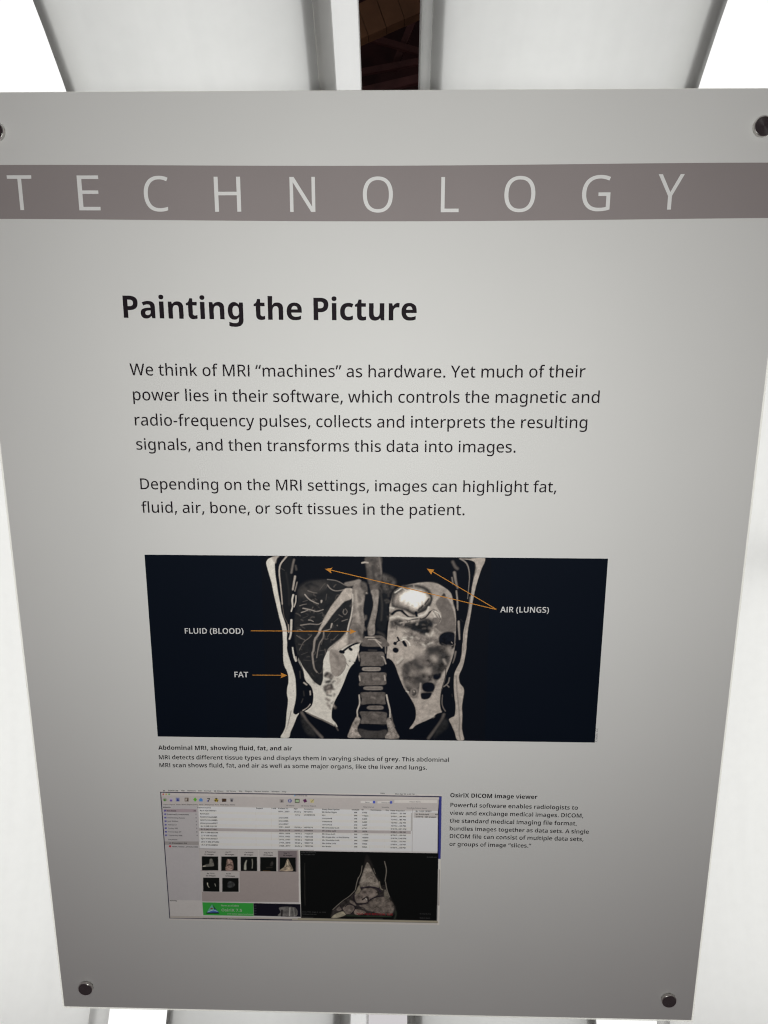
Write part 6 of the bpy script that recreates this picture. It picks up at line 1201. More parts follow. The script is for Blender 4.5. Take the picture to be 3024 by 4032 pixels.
UOPS = [["p",[26,24,50],1.5,0,0,[0,-1,2547,-1,2547,10,2533,660,2545,1338,0,1344]],
["p",[46,50,108],1.5,0,0,[2523,5,2547,5,2550,649,2531,644]],
["p",[172,169,163],1.5,0,0,[2529,646,2557,649,2550,1360,2531,1361]],
["p",[152,147,144],1.5,0,0,[8,9,2522,10,2516,154,10,134]],
["p",[160,155,151],1.5,0,0,[8,9,2522,10,2523,33,7,35]],
["p",[163,160,158],1.5,0,0,[10,134,2516,149,2518,569,2531,1319,8,1332]],
["p",[148,145,145],1.5,0,0,[10,134,339,138,314,1332,8,1332]],
["p",[160,157,154],1.5,0,0,[16,1139,321,1139,315,1316,11,1312]],
["p",[190,188,183],1.5,0,0,[344,135,2286,152,2516,154,2518,569,330,579]],
["p",[174,172,168],1.5,0,0,[343,191,2273,190,2273,218,342,219]],
["p",[174,172,168],1.5,0,0,[340,255,2273,254,2273,283,339,284]],
["p",[174,172,168],1.5,0,0,[337,320,2274,318,2274,347,336,349]],
["p",[174,172,168],1.5,0,0,[334,386,2274,383,2275,412,333,415]],
["p",[174,172,168],1.5,0,0,[331,451,2275,448,2275,477,330,481]],
["p",[174,172,168],1.5,0,0,[328,517,2276,514,2276,543,327,547]],
["p",[142,136,135],1.5,0,0,[333,365,2274,357,2274,389,331,395]],
["p",[150,147,144],1.5,0,0,[344,135,2286,152,2286,157,343,140]],
["p",[134,122,126],1.2,0,0,[23,174,322,170,321,202,21,206]],
["p",[126,122,120],1.2,0,0,[10,511,324,506,322,543,8,547]],
["s",[158,154,150],2.5,[1.6,1.6],1,[866,138,852,570]],
["s",[158,154,150],2.5,[1.6,1.6],1,[1006,136,994,568]],
["s",[158,154,150],2.5,[1.6,1.6],1,[1069,135,1057,567]],
["s",[158,154,150],2.5,[1.6,1.6],1,[1297,138,1286,573]],
["s",[158,154,150],2.5,[1.6,1.6],1,[1459,136,1450,570]],
["s",[158,154,150],2.5,[1.6,1.6],1,[1732,132,1726,567]],
["s",[158,154,150],2.5,[1.6,1.6],1,[1824,131,1819,565]],
["s",[158,154,150],2.5,[1.6,1.6],1,[1901,130,1897,564]],
["s",[158,154,150],2.5,[1.6,1.6],1,[2038,129,2036,562]],
["s",[158,154,150],2.5,[1.6,1.6],1,[2084,128,2083,561]],
["s",[125,121,120],2.5,[8.0,8.0],1,[2278,177,2278,355]],
["s",[110,105,104],2.5,[1.6,1.6],1,[2287,127,2287,575]],
["p",[154,150,147],1.2,0,0,[2295,168,2516,165,2517,220,2296,222]],
["s",[120,116,114],2.5,[7.1,7.1],1,[325,583,1382,577]],
["p",[130,122,119],1.5,0,0,[325,590,1244,585,1233,1138,322,1150]],
["p",[150,146,143],1.5,0,0,[325,590,1052,585,1046,806,321,814]],
["p",[150,146,143],1.5,0,0,[323,820,689,817,681,1042,318,1045]],
["s",[170,167,162],2.5,[1.6,1.6],1,[508,590,505,819]],
["s",[170,167,162],2.5,[1.6,1.6],1,[690,587,688,816]],
["s",[170,167,162],2.5,[1.6,1.6],1,[871,585,870,813]],
["p",[100,92,93],1.2,0,0,[1054,590,1228,587,1223,810,1048,812]],
["p",[176,172,166],1.5,0,0,[1244,579,1256,579,1252,1160,1237,1160]],
["p",[12,14,13],1.2,0,0,[344,663,497,661,491,810,338,813]],
["p",[12,14,13],1.2,0,0,[525,661,677,659,672,810,518,813]],
["p",[12,14,13],1.2,0,0,[705,660,858,658,854,810,700,812]],
["p",[12,14,13],1.2,0,0,[886,660,1037,657,1033,809,881,811]],
["p",[12,14,13],1.2,0,0,[1067,659,1216,657,1213,808,1063,810]],
["p",[12,14,13],1.2,0,0,[344,891,497,889,491,1039,337,1041]],
["p",[12,14,13],1.2,0,0,[524,889,677,887,672,1038,517,1040]],
["p",[92,90,84],3.0,18,1,[348,767,382,747,411,738,417,695,438,690,453,742,447,765,389,771,352,776]],
["s",[170,165,150],2.5,[7.5,7.5],1,[352,767,373,765]],
["p",[110,92,84],4.0,30,1,[591,688,624,701,634,758,624,805,562,806,568,740,579,692]],
["s",[30,22,20],2.5,[5.0,5.0],1,[576,759,606,739,625,763]],
["s",[150,130,120],2.5,[7.4,7.4],1,[591,692,598,730]],
["s",[150,130,120],2.5,[7.5,7.5],1,[587,792,616,796]],
["s",[140,140,128],6.0,[7.4,21.5],1,[758,699,746,737,743,789]],
["s",[120,118,108],4.0,[6.6,6.6],1,[811,684,813,727,808,779]],
["p",[42,40,38],5.0,20,1,[995,700,1006,724,993,752,973,743]],
["s",[38,36,32],6.0,[9.9,9.9],1,[943,772,993,767]],
["s",[90,66,30],2.5,[3.3,3.3],1,[909,805,975,806]],
["p",[128,116,100],4.0,26,1,[1140,675,1167,731,1189,792,1149,805,1070,803,1071,789,1109,755]],
["s",[60,50,44],2.5,[4.1,4.1],1,[1117,765,1150,736,1174,764]],
["s",[50,42,38],2.5,[4.1,4.1],1,[1100,784,1133,783]],
["s",[170,160,140],4.0,[8.2,8.2],1,[1137,703,1142,741]],
["s",[170,168,150],3.0,[8.3,2.5],1,[383,948,384,972,396,995]],
["s",[130,130,120],2.5,[5.0,5.0],1,[452,953,457,980]],
["p",[50,52,52],4.0,30,1,[573,940,599,925,631,939,639,968,608,992,571,988]],
["p",[44,130,52],1.5,0,0,[324,1159,805,1158,802,1299,325,1300]],
["p",[24,50,44],1.5,0,0,[415,1177,354,1278,480,1279]],
["p",[84,140,120],1.5,0,0,[415,1177,368,1254,435,1243]],
["p",[60,86,140],1.5,0,0,[368,1256,444,1233,476,1266,367,1273]],
["s",[150,190,190],2.5,[5.1,5.1],1,[367,1265,419,1243,460,1254]],
["s",[110,30,40],2.5,[13.5,13.5],1,[403,1224,413,1227]],
["p",[16,24,22],1.5,0,0,[359,1271,354,1283,480,1281,468,1266]],
["p",[16,15,24],1.5,0,0,[805,1158,1247,1159,1248,1299,804,1297]],
["p",[86,84,82],3.0,18,1,[1052,1198,1198,1198,1205,1293,1037,1293,1059,1251]],
["s",[36,34,34],5.0,[18.4,18.4],1,[1072,1232,1067,1290]],
["s",[150,148,142],4.0,[8.4,8.4],1,[1148,1201,1142,1289]],
["s",[120,118,114],4.0,[11.7,11.7],1,[1181,1205,1188,1288]],
["s",[16,16,18],2.5,[3.3,3.3],1,[1173,1212,1203,1206]],
["s",[16,16,18],2.5,[3.3,3.3],1,[1173,1224,1203,1218]],
["s",[16,16,18],2.5,[3.3,3.3],1,[1172,1236,1203,1229]],
["s",[16,16,18],2.5,[3.4,3.4],1,[1172,1248,1202,1241]],
["s",[16,16,18],2.5,[3.4,3.4],1,[1172,1259,1202,1253]],
["s",[16,16,18],2.5,[3.4,3.4],1,[1172,1271,1202,1265]],
["s",[16,16,18],2.5,[3.4,3.4],1,[1171,1283,1202,1276]],
["s",[58,56,64],2.5,[5.0,5.0],1,[814,1187,829,1187]],
["s",[58,56,64],2.5,[5.0,5.0],1,[814,1215,829,1214]],
["s",[58,56,64],2.5,[5.0,5.0],1,[813,1242,828,1242]],
["s",[58,56,64],2.5,[5.0,5.0],1,[812,1269,827,1269]],
["p",[10,11,11],1.5,0,0,[1255,587,2526,586,2527,1313,1250,1312]],
["p",[132,126,110],1.5,0,0,[1165,1311,2532,1313,2540,1336,1164,1337]],
["p",[150,145,138],1.5,0,0,[11,1315,1220,1311,1220,1328,8,1338]],
["p",[36,33,32],10.0,30,1,[1805,942,1764,1010,1718,1061,1651,1113,1584,1172,1546,1226,1537,1303,1633,1289,1800,1282,1966,1283,2099,1267,2139,1221,2130,1148,2098,1081,2053,996,2036,939,1983,949,1884,941]],
["p",[26,24,23],12.0,10,1,[1864,629,1884,629,1925,722,1962,835,1995,920,1801,942,1822,818,1847,714]],
["p",[108,101,93],7.0,26,1,[1876,699,1894,718,1915,765,1950,845,1978,901,1983,960,1933,959,1884,951,1834,970,1814,954,1805,914,1828,837,1848,766,1864,718]],
["s",[78,70,66],2.5,[3.3,3.3],1,[1834,932,1884,917,1950,921]],
["p",[92,84,78],6.0,26,1,[1819,999,1859,973,1917,972,1960,997,1970,1040,1917,1080,1883,1128,1817,1130,1774,1127,1758,1068,1768,1039,1801,1030]],
["p",[85,78,72],7.0,26,1,[1796,1154,1875,1145,1925,1089,2008,1062,2086,1093,2122,1149,2121,1207,2091,1256,2008,1250,1925,1225,1850,1204]],
["p",[93,85,79],6.0,24,1,[1718,1107,1751,1126,1769,1164,1734,1147,1711,1126]],
["p",[92,84,78],6.0,26,1,[1651,1186,1692,1156,1742,1167,1752,1203,1717,1253,1671,1255,1646,1223]],
["p",[81,74,69],6.0,24,1,[1586,1208,1613,1177,1638,1203,1617,1223,1596,1223]],
["p",[126,120,104],5.0,20,1,[1540,1293,1583,1255,1650,1229,1673,1263,1608,1296,1545,1306]],
["p",[104,93,85],6.0,24,1,[1759,1205,1833,1214,1858,1245,1771,1263,1750,1237]],
["p",[108,101,89],6.0,24,1,[1801,942,1813,990,1797,1029,1764,1031,1778,991]],
["s",[112,106,98],4.0,[4.0,4.0],1,[1828,733,1817,809,1793,866]],
["s",[112,106,98],4.0,[5.2,5.2],1,[1793,857,1778,914,1764,991]],
["s",[112,106,98],4.0,[4.1,4.1],1,[1760,1000,1710,1059,1651,1108,1601,1157,1551,1212]],
["s",[112,106,98],4.0,[5.7,5.7],1,[2035,683,2052,777,2040,891]],
["s",[112,106,98],4.0,[5.8,5.8],1,[2044,900,2058,986,2082,1062]],
["s",[112,106,98],4.0,[2.3,2.3],1,[1933,760,1950,816]],
["p",[89,84,76],6.0,24,1,[2036,986,2057,1005,2078,1077,2036,1068]],
["s",[110,104,92],4.0,[8.2,8.2],1,[1987,901,1999,968,2020,987]],
["s",[30,22,34],3.0,[9.9,9.9],1,[1814,971,1851,961,1900,955,1966,968,1999,1006]],
["s",[24,18,26],3.0,[8.3,8.3],1,[1751,1049,1751,1106,1792,1154,1875,1126,1908,1089,1966,1064,2016,1054]],
["s",[24,18,26],3.0,[7.5,7.5],1,[1618,1172,1642,1210,1671,1253]],
["s",[24,18,26],3.0,[7.5,7.5],1,[1667,1176,1701,1151,1751,1165,1759,1203,1725,1253]],
["s",[24,18,26],3.0,[5.8,5.8],1,[1759,1176,1833,1183,1858,1211]],
["s",[20,16,18],4.0,[13.3,13.3],1,[1830,1096,1875,1066,1883,1104]],
["s",[150,146,140],4.0,[7.5,7.5],1,[1859,1081,1871,1100]],
["s",[40,44,38],10,[13.3,13.3],1,[2139,1216,2142,1255,2129,1304]],
["s",[34,50,34],5.0,[6.7,6.7],1,[1683,1275,1883,1279,2099,1277]],
["s",[90,90,80],5.0,[3.3,3.3],1,[1750,1309,2016,1306]],
["s",[56,54,50],2.5,[2.5,2.5],1,[1298,713,1290,1172]],
["s",[60,58,56],2.5,[4.7,4.7],1,[2525,756,2528,1138]],
["s",[112,106,102],2.5,[7.3,7.3],1,[2540,760,2542,1142]],
["s",[150,50,46],3.0,[15.4,15.4],1,[27,23,28,23]],
["s",[150,136,60],3.0,[15.4,15.4],1,[54,23,55,23]],
["s",[80,130,70],3.0,[15.4,15.4],1,[81,22,82,22]],
["s",[120,124,110],8.0,[32.5,32.5],1,[39,78,40,78]],
["s",[64,110,44],3.0,[21.1,21.1],1,[36,84,36,84]],
["s",[150,144,160],8.0,[32.5,32.5],1,[96,75,97,75]],
["s",[82,64,130],3.0,[19.5,19.5],1,[94,86,95,86]],
["p",[104,108,140],1.2,0,0,[140,56,174,56,172,94,138,94]],
["p",[40,48,104],1.5,0,0,[145,90,158,61,168,90]],
["p",[86,74,62],1.2,0,0,[221,55,256,55,254,93,220,93]],
["p",[160,156,150],1.2,0,0,[227,64,242,64,241,87,226,88]],
["s",[60,44,40],3.0,[13.0,13.0],1,[241,80,242,80]],
["p",[76,140,44],1.5,0,0,[316,50,333,72,314,96,297,72]],
["p",[70,110,160],1.5,0,0,[369,53,386,73,381,91,353,91,349,73]],
["s",[64,70,140],3.0,[13.0,13.0],1,[429,85,430,85]],
["s",[150,132,50],3.0,[37.3,37.3],1,[508,75,508,75]],
["p",[24,20,22],1.5,0,0,[508,75,499,55,519,55]],
["p",[24,20,22],1.5,0,0,[508,75,526,77,519,93]],
["p",[24,20,22],1.5,0,0,[508,75,490,77,496,93]],
["p",[44,30,24],1.2,0,0,[561,58,600,58,598,90,559,91]],
["s",[90,70,50],2.5,[1.6,1.6],1,[564,65,596,65]],
["s",[90,70,50],2.5,[1.6,1.6],1,[563,73,596,73]],
["s",[90,70,50],2.5,[1.6,1.6],1,[563,82,595,81]],
["p",[120,118,120],1.5,0,0,[632,54,666,53,658,90,637,90]],
["p",[60,58,62],1.2,0,0,[640,66,658,66,657,86,639,86]],
["p",[128,122,120],1.2,0,0,[1085,55,1122,55,1121,89,1084,90]],
["p",[70,66,66],1.2,0,0,[1096,66,1111,66,1110,86,1096,86]],
["p",[74,80,120],1.5,0,0,[1159,60,1182,47,1198,68,1185,89,1162,85]],
["p",[150,150,158],1.2,0,0,[1171,58,1182,58,1182,78,1170,78]],
["p",[52,56,40],1.2,0,0,[1222,50,1266,50,1265,89,1222,90]],
["p",[132,150,122],1.2,0,0,[1229,57,1259,57,1259,82,1228,83]],
["p",[72,30,66],1.5,0,0,[1294,58,1322,47,1334,76,1308,87]],
["p",[160,152,110],1.2,0,0,[1362,52,1396,52,1395,86,1361,86]],
["s",[80,70,50],2.5,[4.0,4.0],1,[1370,81,1394,52]],
["p",[174,170,166],1.2,0,0,[1817,59,1929,58,1929,79,1817,81]],
["p",[60,74,150],1.2,0,0,[1929,56,1949,56,1949,83,1929,83]],
["p",[174,170,166],1.2,0,0,[1969,59,2082,58,2082,79,1969,81]],
["p",[60,74,150],1.2,0,0,[2082,56,2102,56,2102,83,2082,83]],
["p",[172,168,163],1.2,0,0,[2122,43,2506,38,2507,69,2122,73]],
["s",[110,140,166],3.0,[16.1,16.1],1,[1222,17,1223,17]],
["p",[72,70,124],1.5,0,0,[24,183,44,183,43,198,23,199]],
["p",[72,70,124],1.5,0,0,[23,220,43,219,42,235,22,235]],
["p",[72,70,124],1.5,0,0,[22,256,41,256,41,272,21,272]],
["p",[72,70,124],1.5,0,0,[21,292,40,292,40,308,20,308]],
["p",[72,70,124],1.5,0,0,[20,329,39,329,38,345,19,345]],
["p",[72,70,124],1.5,0,0,[19,365,38,365,37,381,18,381]],
["p",[72,70,124],1.5,0,0,[18,402,37,402,36,418,17,418]],
["p",[72,70,124],1.5,0,0,[16,439,36,438,35,454,16,455]],
["s",[150,30,44],3.0,[21.5,21.5],1,[55,562,56,562]],
["p",[80,76,84],1.5,0,0,[45,534,59,519,70,534]],
["p",[34,30,34],1.5,0,0,[29,-19,37,-24,45,-19,43,-8,31,-8]]]
W10, V10 = (UR[1]-UR[0])*1e4, (UR[2]-UR[3])*1e4
img, xs, ys = draw(UOPS, -2, W10+2, -16, V10+22, 4.2, [k/UIF for k in srgb((164, 161, 157))] if (UIF := .42) else 0, lambda v: [k/.42 for k in srgb(v)], .015)
scr = empty('software_picture', (0, 0, 0), None, None); scr.parent = sign; scr.location = -sign.location
picture('screen_image', img, xs, ys, UR[0], UR[2], -.0002, scr)
groups = {}
for txt, wt, x, z, s, c in [["7",700,0.15269,0.22905,0.00491,"ui_dark"],
["OsiriX Lite",700,0.11762,0.23913,0.00178,"ui_dark"],
["File",700,0.12964,0.23921,0.00178,"ui_mid"],
["Network",700,0.13516,0.23925,0.00178,"ui_mid"],
["Edit",700,0.14489,0.23931,0.00177,"ui_mid"],
["Format",700,0.15056,0.23935,0.00177,"ui_mid"],
["2D Viewer",700,0.15931,0.23941,0.00177,"ui_mid"],
["3D Viewer",700,0.17072,0.23949,0.00177,"ui_mid"],
["ROI",700,0.18196,0.23956,0.00177,"ui_mid"],
["Plugins",700,0.18746,0.2396,0.00177,"ui_mid"],
["Recent Studies",700,0.19618,0.23966,0.00177,"ui_mid"],
["Window",700,0.21168,0.23976,0.00176,"ui_mid"],
["Help",700,0.22103,0.23983,0.00176,"ui_mid"],
["100%",700,0.30958,0.2397,0.00157,"ui_mid"],
["Mon Apr 25  4:40 PM",700,0.32303,0.23923,0.00175,"ui_mid"],
["Documents DB",700,0.23239,0.23599,0.00158,"ui_mid"],
["Import",700,0.11211,0.225,0.00154,"ui_mid"],
["Export",700,0.11799,0.22507,0.00154,"ui_mid"],
["Email",700,0.12402,0.22515,0.00154,"ui_mid"],
["Movie Export",700,0.12908,0.22521,0.00154,"ui_mid"],
["Query",700,0.13934,0.22534,0.00154,"ui_mid"],
["Send",700,0.14521,0.22541,0.00154,"ui_mid"],
["Anonymize",700,0.15025,0.22548,0.00154,"ui_mid"],
["Burn",700,0.15953,0.22559,0.00153,"ui_mid"],
["Meta-Data",700,0.16424,0.22565,0.00153,"ui_mid"],
["Delete",700,0.17302,0.22576,0.00153,"ui_mid"],
["2D Viewer",700,0.22441,0.22576,0.00153,"ui_mid"],
["4D Viewer",700,0.23807,0.22575,0.00153,"ui_mid"],
["Report",700,0.24632,0.22585,0.00152,"ui_mid"],
["Time Interval",700,0.29407,0.22563,0.00152,"ui_mid"],
["Modality",700,0.31097,0.22575,0.00152,"ui_mid"],
["Search by Patient Name",700,0.33347,0.22531,0.00152,"ui_mid"],
["None",700,0.29617,0.23045,0.00146,"ui_mid"],
["Source Time",700,0.3108,0.23045,0.00145,"ui_mid"],
["Patient Name",500,0.33607,0.23166,0.00157,"ui_mid"],
["Albums",700,0.11194,0.22199,0.00185,"ui_dark"],
["Database",700,0.11517,0.21846,0.00185,"ui_dark"],
["28",700,0.13968,0.21877,0.00185,"ui_dark"],
["Cases with comments",700,0.11517,0.2148,0.00185,"ui_dark"],
["1",700,0.14113,0.21513,0.00185,"ui_dark"],
["Interesting Cases",700,0.11516,0.21121,0.00186,"ui_mid"],
["0",700,0.14112,0.21155,0.00185,"ui_mid"],
["Just Added",700,0.11515,0.20762,0.00186,"ui_mid"],
["0",700,0.14111,0.20796,0.00185,"ui_mid"],
["Today CT",700,0.11515,0.20402,0.00186,"ui_mid"],
["0",700,0.1411,0.20437,0.00186,"ui_mid"],
["Today MR",700,0.11514,0.20032,0.00186,"ui_mid"],
["0",700,0.14108,0.20067,0.00186,"ui_mid"],
["Yesterday CT",700,0.11513,0.19661,0.00187,"ui_mid"],
["0",700,0.14107,0.19696,0.00186,"ui_mid"],
["Yesterday MR",700,0.11512,0.19289,0.00187,"ui_mid"],
["0",700,0.14106,0.19325,0.00186,"ui_mid"],
["Locations",700,0.11467,0.1885,0.00175,"ui_dark"],
["Documents DB",700,0.11793,0.18481,0.00187,"ui_dark"],
["Heart, Univer...of Oxford DB",700,0.11789,0.18116,0.00169,"ui_dark"],
["Activity",700,0.11199,0.123,0.00178,"ui_dark"],
["Patient name",700,0.14343,0.2222,0.00185,"ui_dark"],
["Report",700,0.19709,0.22251,0.00184,"ui_dark"],
["Lock",700,0.21105,0.22269,0.00184,"ui_dark"],
["Patient ID",700,0.2172,0.22267,0.00184,"ui_dark"],
["Age",700,0.2313,0.22267,0.00183,"ui_dark"],
["Accession",700,0.2406,0.22251,0.00183,"ui_dark"],
["Study Description",700,0.25677,0.22253,0.00183,"ui_dark"],
["Modalit",700,0.28382,0.22251,0.00183,"ui_dark"],
["ID",700,0.29277,0.22262,0.00183,"ui_dark"],
["Comments",700,0.30091,0.22254,0.00182,"ui_dark"],
["Sta",700,0.31452,0.22254,0.00182,"ui_dark"],
["Date Acquired",700,0.31886,0.22232,0.00182,"ui_dark"],
["Bc-1-243-131857",700,0.34162,0.22215,0.00182,"ui_dark"],
["Mr Ankle Left",700,0.34165,0.21898,0.00182,"ui_dark"],
["MR",700,0.35926,0.21911,0.00182,"ui_dark"],
["3/29/13   251 images",700,0.34168,0.21634,0.00182,"ui_dark"],
["Aa-1-126-981161",700,0.1454,0.21912,0.00191,"ui_dark"],
["9811...3097",700,0.2172,0.21948,0.00184,"ui_dark"],
["36/33 y",700,0.23139,0.21948,0.00184,"ui_dark"],
["7015774",700,0.24054,0.21955,0.0019,"ui_dark"],
["Mr Wrist Right",700,0.25673,0.21953,0.00189,"ui_dark"],
["MR",700,0.28598,0.21972,0.00183,"ui_dark"],
["9750",700,0.29348,0.21964,0.00189,"ui_dark"],
["6/20/1...:30 PM",700,0.31928,0.21942,0.00188,"ui_dark"],
["Anonabn",700,0.14538,0.21591,0.00191,"ui_dark"],
["6/3 y",700,0.23262,0.2163,0.00184,"ui_dark"],
["LC2678970",700,0.24052,0.21635,0.0019,"ui_dark"],
["Mri",700,0.2567,0.21633,0.0019,"ui_dark"],
["MR",700,0.28596,0.21653,0.00183,"ui_dark"],
["11533",700,0.29347,0.21644,0.00189,"ui_dark"],
["2/26/1...:39 AM",700,0.31927,0.21623,0.00189,"ui_dark"],
["Anonymous6465",700,0.14536,0.21269,0.00191,"ui_dark"],
["anon6465",700,0.21717,0.21307,0.00184,"ui_dark"],
["Unnamed",700,0.25667,0.21313,0.0019,"ui_dark"],
["MR",700,0.28594,0.21332,0.00183,"ui_dark"],
["6465",700,0.29346,0.21324,0.00189,"ui_dark"],
["12/16/...:44 PM",700,0.31926,0.21303,0.00189,"ui_dark"],
["Anonymous6485",700,0.14534,0.20946,0.00191,"ui_dark"],
["anon6485",700,0.21715,0.20985,0.00184,"ui_dark"],
["Unnamed",700,0.25664,0.20991,0.0019,"ui_dark"],
["MR",700,0.28593,0.21011,0.00183,"ui_dark"],
["6485",700,0.29345,0.21003,0.00189,"ui_dark"],
["12/16/...:42 PM",700,0.31925,0.20982,0.00189,"ui_dark"],
["Anonymous6467",700,0.14532,0.20623,0.00192,"ui_dark"],
["anon6467",700,0.21714,0.20663,0.00185,"ui_dark"],
["Unnamed",700,0.25661,0.20669,0.0019,"ui_dark"],
["MR",700,0.28591,0.2069,0.00184,"ui_dark"],
["6467",700,0.29344,0.20681,0.0019,"ui_dark"],
["12/16/...:14 PM",700,0.31924,0.20661,0.00189,"ui_dark"],
["Ar-1-298-110121",700,0.1453,0.20299,0.00192,"ui_dark"],
["1101...0087",700,0.21712,0.2034,0.00185,"ui_dark"],
["32/29 y",700,0.23137,0.2034,0.00185,"ui_dark"],
["6870974",700,0.24045,0.20348,0.00191,"ui_dark"],
["Mr Shoulder Left",700,0.25659,0.20347,0.0019,"ui_dark"],
["MR",700,0.28589,0.20367,0.00184,"ui_dark"],
["8797",700,0.29343,0.20359,0.0019,"ui_dark"],
["3/4/13, 4:01 PM",700,0.31923,0.20339,0.00189,"ui_dark"],
["Bc-1-243-131857",700,0.14528,0.19975,0.00192,"ui_dark"],
["1318...9178",700,0.2171,0.20016,0.00185,"ui_dark"],
["55/52 y",700,0.23137,0.20017,0.00185,"ui_dark"],
["6914869",700,0.24043,0.20025,0.00191,"ui_dark"],
["Mr Ankle Left",700,0.25656,0.20023,0.00191,"ui_dark"],
["MR",700,0.28588,0.20045,0.00184,"ui_dark"],
["9078",700,0.29342,0.20036,0.0019,"ui_dark"],
["3/29/1...:34 PM",700,0.31922,0.20016,0.0019,"ui_dark"],
["Blc-1-235-605549",700,0.14526,0.19649,0.00192,"ui_dark"],
["6055...2878",700,0.21708,0.19692,0.00185,"ui_dark"],
["74/71 y",700,0.23136,0.19693,0.00185,"ui_dark"],
["7122547",700,0.24041,0.197,0.00191,"ui_dark"],
["Mr Knee Left",700,0.25653,0.19699,0.00191,"ui_dark"],
["MR",700,0.28586,0.19721,0.00184,"ui_dark"],
["11516",700,0.29341,0.19713,0.0019,"ui_dark"],
["8/14/1...:25 PM",700,0.31921,0.19693,0.0019,"ui_dark"],
["Ci-1-109-152300",700,0.14524,0.19323,0.00193,"ui_dark"],
["1523...8423",700,0.21707,0.19366,0.00185,"ui_dark"],
["54/53 y",700,0.23136,0.19368,0.00185,"ui_dark"],
["7337330",700,0.24039,0.19375,0.00191,"ui_dark"],
["Mr Angio Ab...n And Pelvis",700,0.2565,0.19374,0.00191,"ui_dark"],
["MR",700,0.28584,0.19396,0.00184,"ui_dark"],
["46509",700,0.2934,0.19388,0.0019,"ui_dark"],
["3/4/14, 5:48 PM",700,0.3192,0.19369,0.0019,"ui_dark"],
["Ql-1-144-201667",700,0.14522,0.18996,0.00193,"ui_dark"],
["2016...6797",700,0.21705,0.19041,0.00186,"ui_dark"],
["55/53 y",700,0.23136,0.19042,0.00185,"ui_dark"],
["7220503",700,0.24037,0.1905,0.00191,"ui_dark"],
["Mr Shoulder Left",700,0.25647,0.19049,0.00191,"ui_dark"],
["MR",700,0.28582,0.19071,0.00185,"ui_dark"],
["10991",700,0.29339,0.19063,0.00191,"ui_dark"],
["11/22/...:31 PM",700,0.31919,0.19044,0.0019,"ui_dark"],
["Jbw-1-200-276492",700,0.1452,0.18669,0.00193,"ui_dark"],
["2764...6810",700,0.21703,0.18714,0.00186,"ui_dark"],
["25/22 y",700,0.23135,0.18715,0.00186,"ui_dark"],
["6989719",700,0.24035,0.18723,0.00192,"ui_dark"],
["Mr Ankle Left",700,0.25644,0.18723,0.00191,"ui_dark"],
["MR",700,0.28581,0.18746,0.00185,"ui_dark"],
["9958",700,0.29338,0.18738,0.00191,"ui_dark"],
["5/30/1...:18 PM",700,0.31918,0.18718,0.0019,"ui_dark"],
["Jh-1-310-245850",700,0.14518,0.18341,0.00193,"ui_dark"],
["2458...8717",700,0.21702,0.18387,0.00186,"ui_dark"],
["54/52 y",700,0.23135,0.18388,0.00186,"ui_dark"],
["7809786",700,0.24033,0.18396,0.00192,"ui_dark"],
["Mr Brain",700,0.25641,0.18396,0.00192,"ui_dark"],
["MR",700,0.28579,0.18419,0.00185,"ui_dark"],
["8802",700,0.29337,0.18411,0.00191,"ui_dark"],
["6/20/1...:50 PM",700,0.31917,0.18392,0.00191,"ui_dark"],
["3-Plane Loc",700,0.14793,0.1761,0.00175,"ui_dark"],
["15 images",700,0.14716,0.17365,0.00175,"ui_dark"],
["Cor T1",700,0.16699,0.17629,0.00175,"ui_dark"],
["38 images",700,0.16623,0.17383,0.00175,"ui_dark"],
["Cor PD FS",700,0.1847,0.17635,0.00174,"ui_dark"],
["39 images",700,0.18395,0.1739,0.00174,"ui_dark"],
["Sag T2 FS",700,0.20279,0.17643,0.00174,"ui_dark"],
["28 images",700,0.20206,0.17398,0.00174,"ui_dark"],
["Sag T1",700,0.22078,0.17641,0.00174,"ui_dark"],
["28 images",700,0.22007,0.17396,0.00174,"ui_dark"],
["Ax T2 FS",700,0.14848,0.15328,0.00176,"ui_dark"],
["52 images",700,0.14771,0.15079,0.00176,"ui_dark"],
["Ax T1",700,0.16658,0.15337,0.00176,"ui_dark"],
["52 images",700,0.16582,0.15088,0.00176,"ui_dark"],
["Now available",700,0.16001,0.11845,0.00242,"ui_pale"],
["OsiriX 7.5",700,0.16012,0.11288,0.0042,"ui_pale"],
["with better speed and more!",700,0.16536,0.10964,0.00178,"ui_pale"],
["Local Database - Documents DB - No album selected | Result = 28 studies (6,723 images)",700,0.14259,0.10423,0.00147,"ui_dark"],
["NOT FOR MEDICAL USE",700,0.28757,0.11197,0.00303,"ui_red"],
["Image size: 512 x 512",700,0.23648,0.1775,0.00136,"ui_dim"],
["WL: 1177 WW: 3154",700,0.23644,0.17534,0.00137,"ui_dim"],
["Zoom: 178%  Angle: 0   Im: 13/28",700,0.23657,0.11353,0.00139,"ui_dim"],
["Thickness: 3.00 mm",700,0.23652,0.11109,0.00139,"ui_dim"],
["Uncompressed",700,0.23646,0.10785,0.0014,"ui_dim"],
["Mr Ankle Left",700,0.35248,0.17488,0.00135,"ui_dim"],
["TE: 14.0 TR: 714",700,0.34671,0.11377,0.00138,"ui_dim"],
["Made in OsiriX",700,0.34676,0.10929,0.00138,"ui_dim"]]:
    V, F = groups.setdefault(c, ([], [])); lay(txt, wt, s, x, lambda X, z=z: z, 0, V, F, y=-.0004)
for c, (V, F) in groups.items(): link('screen_lettering', mesh('screen_lettering', V, F), M[c], scr)['kind'] = 'stuff'

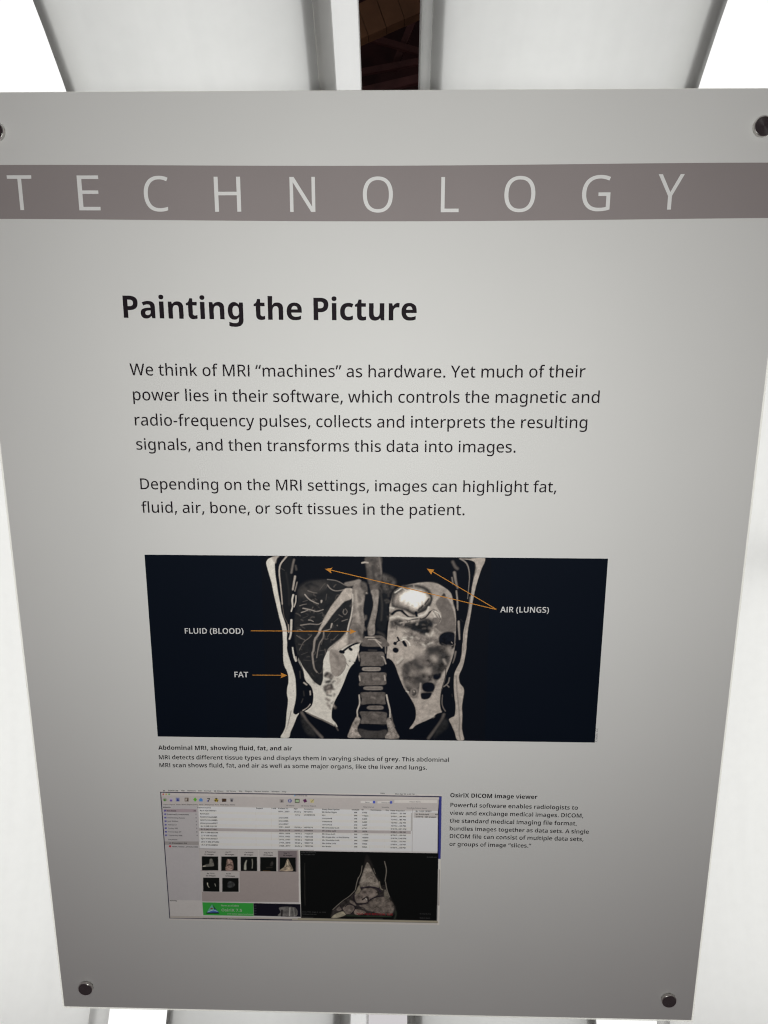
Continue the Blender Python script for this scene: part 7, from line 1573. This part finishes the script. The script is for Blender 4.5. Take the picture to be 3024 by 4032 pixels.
# ------------------------------------------------------------------ standoffs
def lathe(name, prof, cx, cz, mt, parent, seg=48, mats=None):
    V = []; F = []; 
    for r, y in prof:
        for k in range(seg): a = 2*math.pi*k/seg; V.append((r*math.cos(a), y, r*math.sin(a)))
    n = len(prof)
    for i in range(n-1):
        for k in range(seg): F.append((i*seg+k, i*seg+(k+1) % seg, (i+1)*seg+(k+1) % seg, (i+1)*seg+k))
    F.append(tuple(range(seg))[::-1]); F.append(tuple((n-1)*seg+k for k in range(seg)))
    me = mesh(name, V, F); bm = bmesh.new(); bm.from_mesh(me); bmesh.ops.recalc_face_normals(bm, faces=bm.faces); bm.to_mesh(me); bm.free()
    for p in me.polygons: p.use_smooth = len(p.vertices) == 4
    o = link(name, me, mt, None); o.parent = parent; o.location = (0, 0, 0)
    return o
KNOBS = [(.0243, .0243), (.5850, .0247), (.5862, .7880), (.0240, .7872)]
for cx, cz in KNOBS:
    st = empty('standoff', (0, 0, 0), None, None); st.parent = sign; st.location = Vector((cx, 0, cz)) - sign.location
    # depth of the curved wall behind this fixing
    yw = YC + math.sqrt((RAD-.001)**2 - (cz-ZC)**2)
    R_ = .0069
    lathe('cap', [(.0063, -.0006), (R_, -.0009), (R_, -.0035), (R_-.0003, -.0040)], cx, cz, M['steel_side'], st)
    lathe('cap_face', [(R_-.0006, -.0040), (R_-.0007, -.00408)], cx, cz, M['steel'], st)
    lathe('barrel', [(.0058, TH+.0003), (.0062, TH+.0008), (.0062, TH+.024), (.0058, TH+.0245)], cx, cz, M['steel_side'], st)
    if -.9 < cx < 1.5: lathe('rod', [(.0025, TH+.0246), (.0025, yw)], cx, cz, M['steel_side'], st)
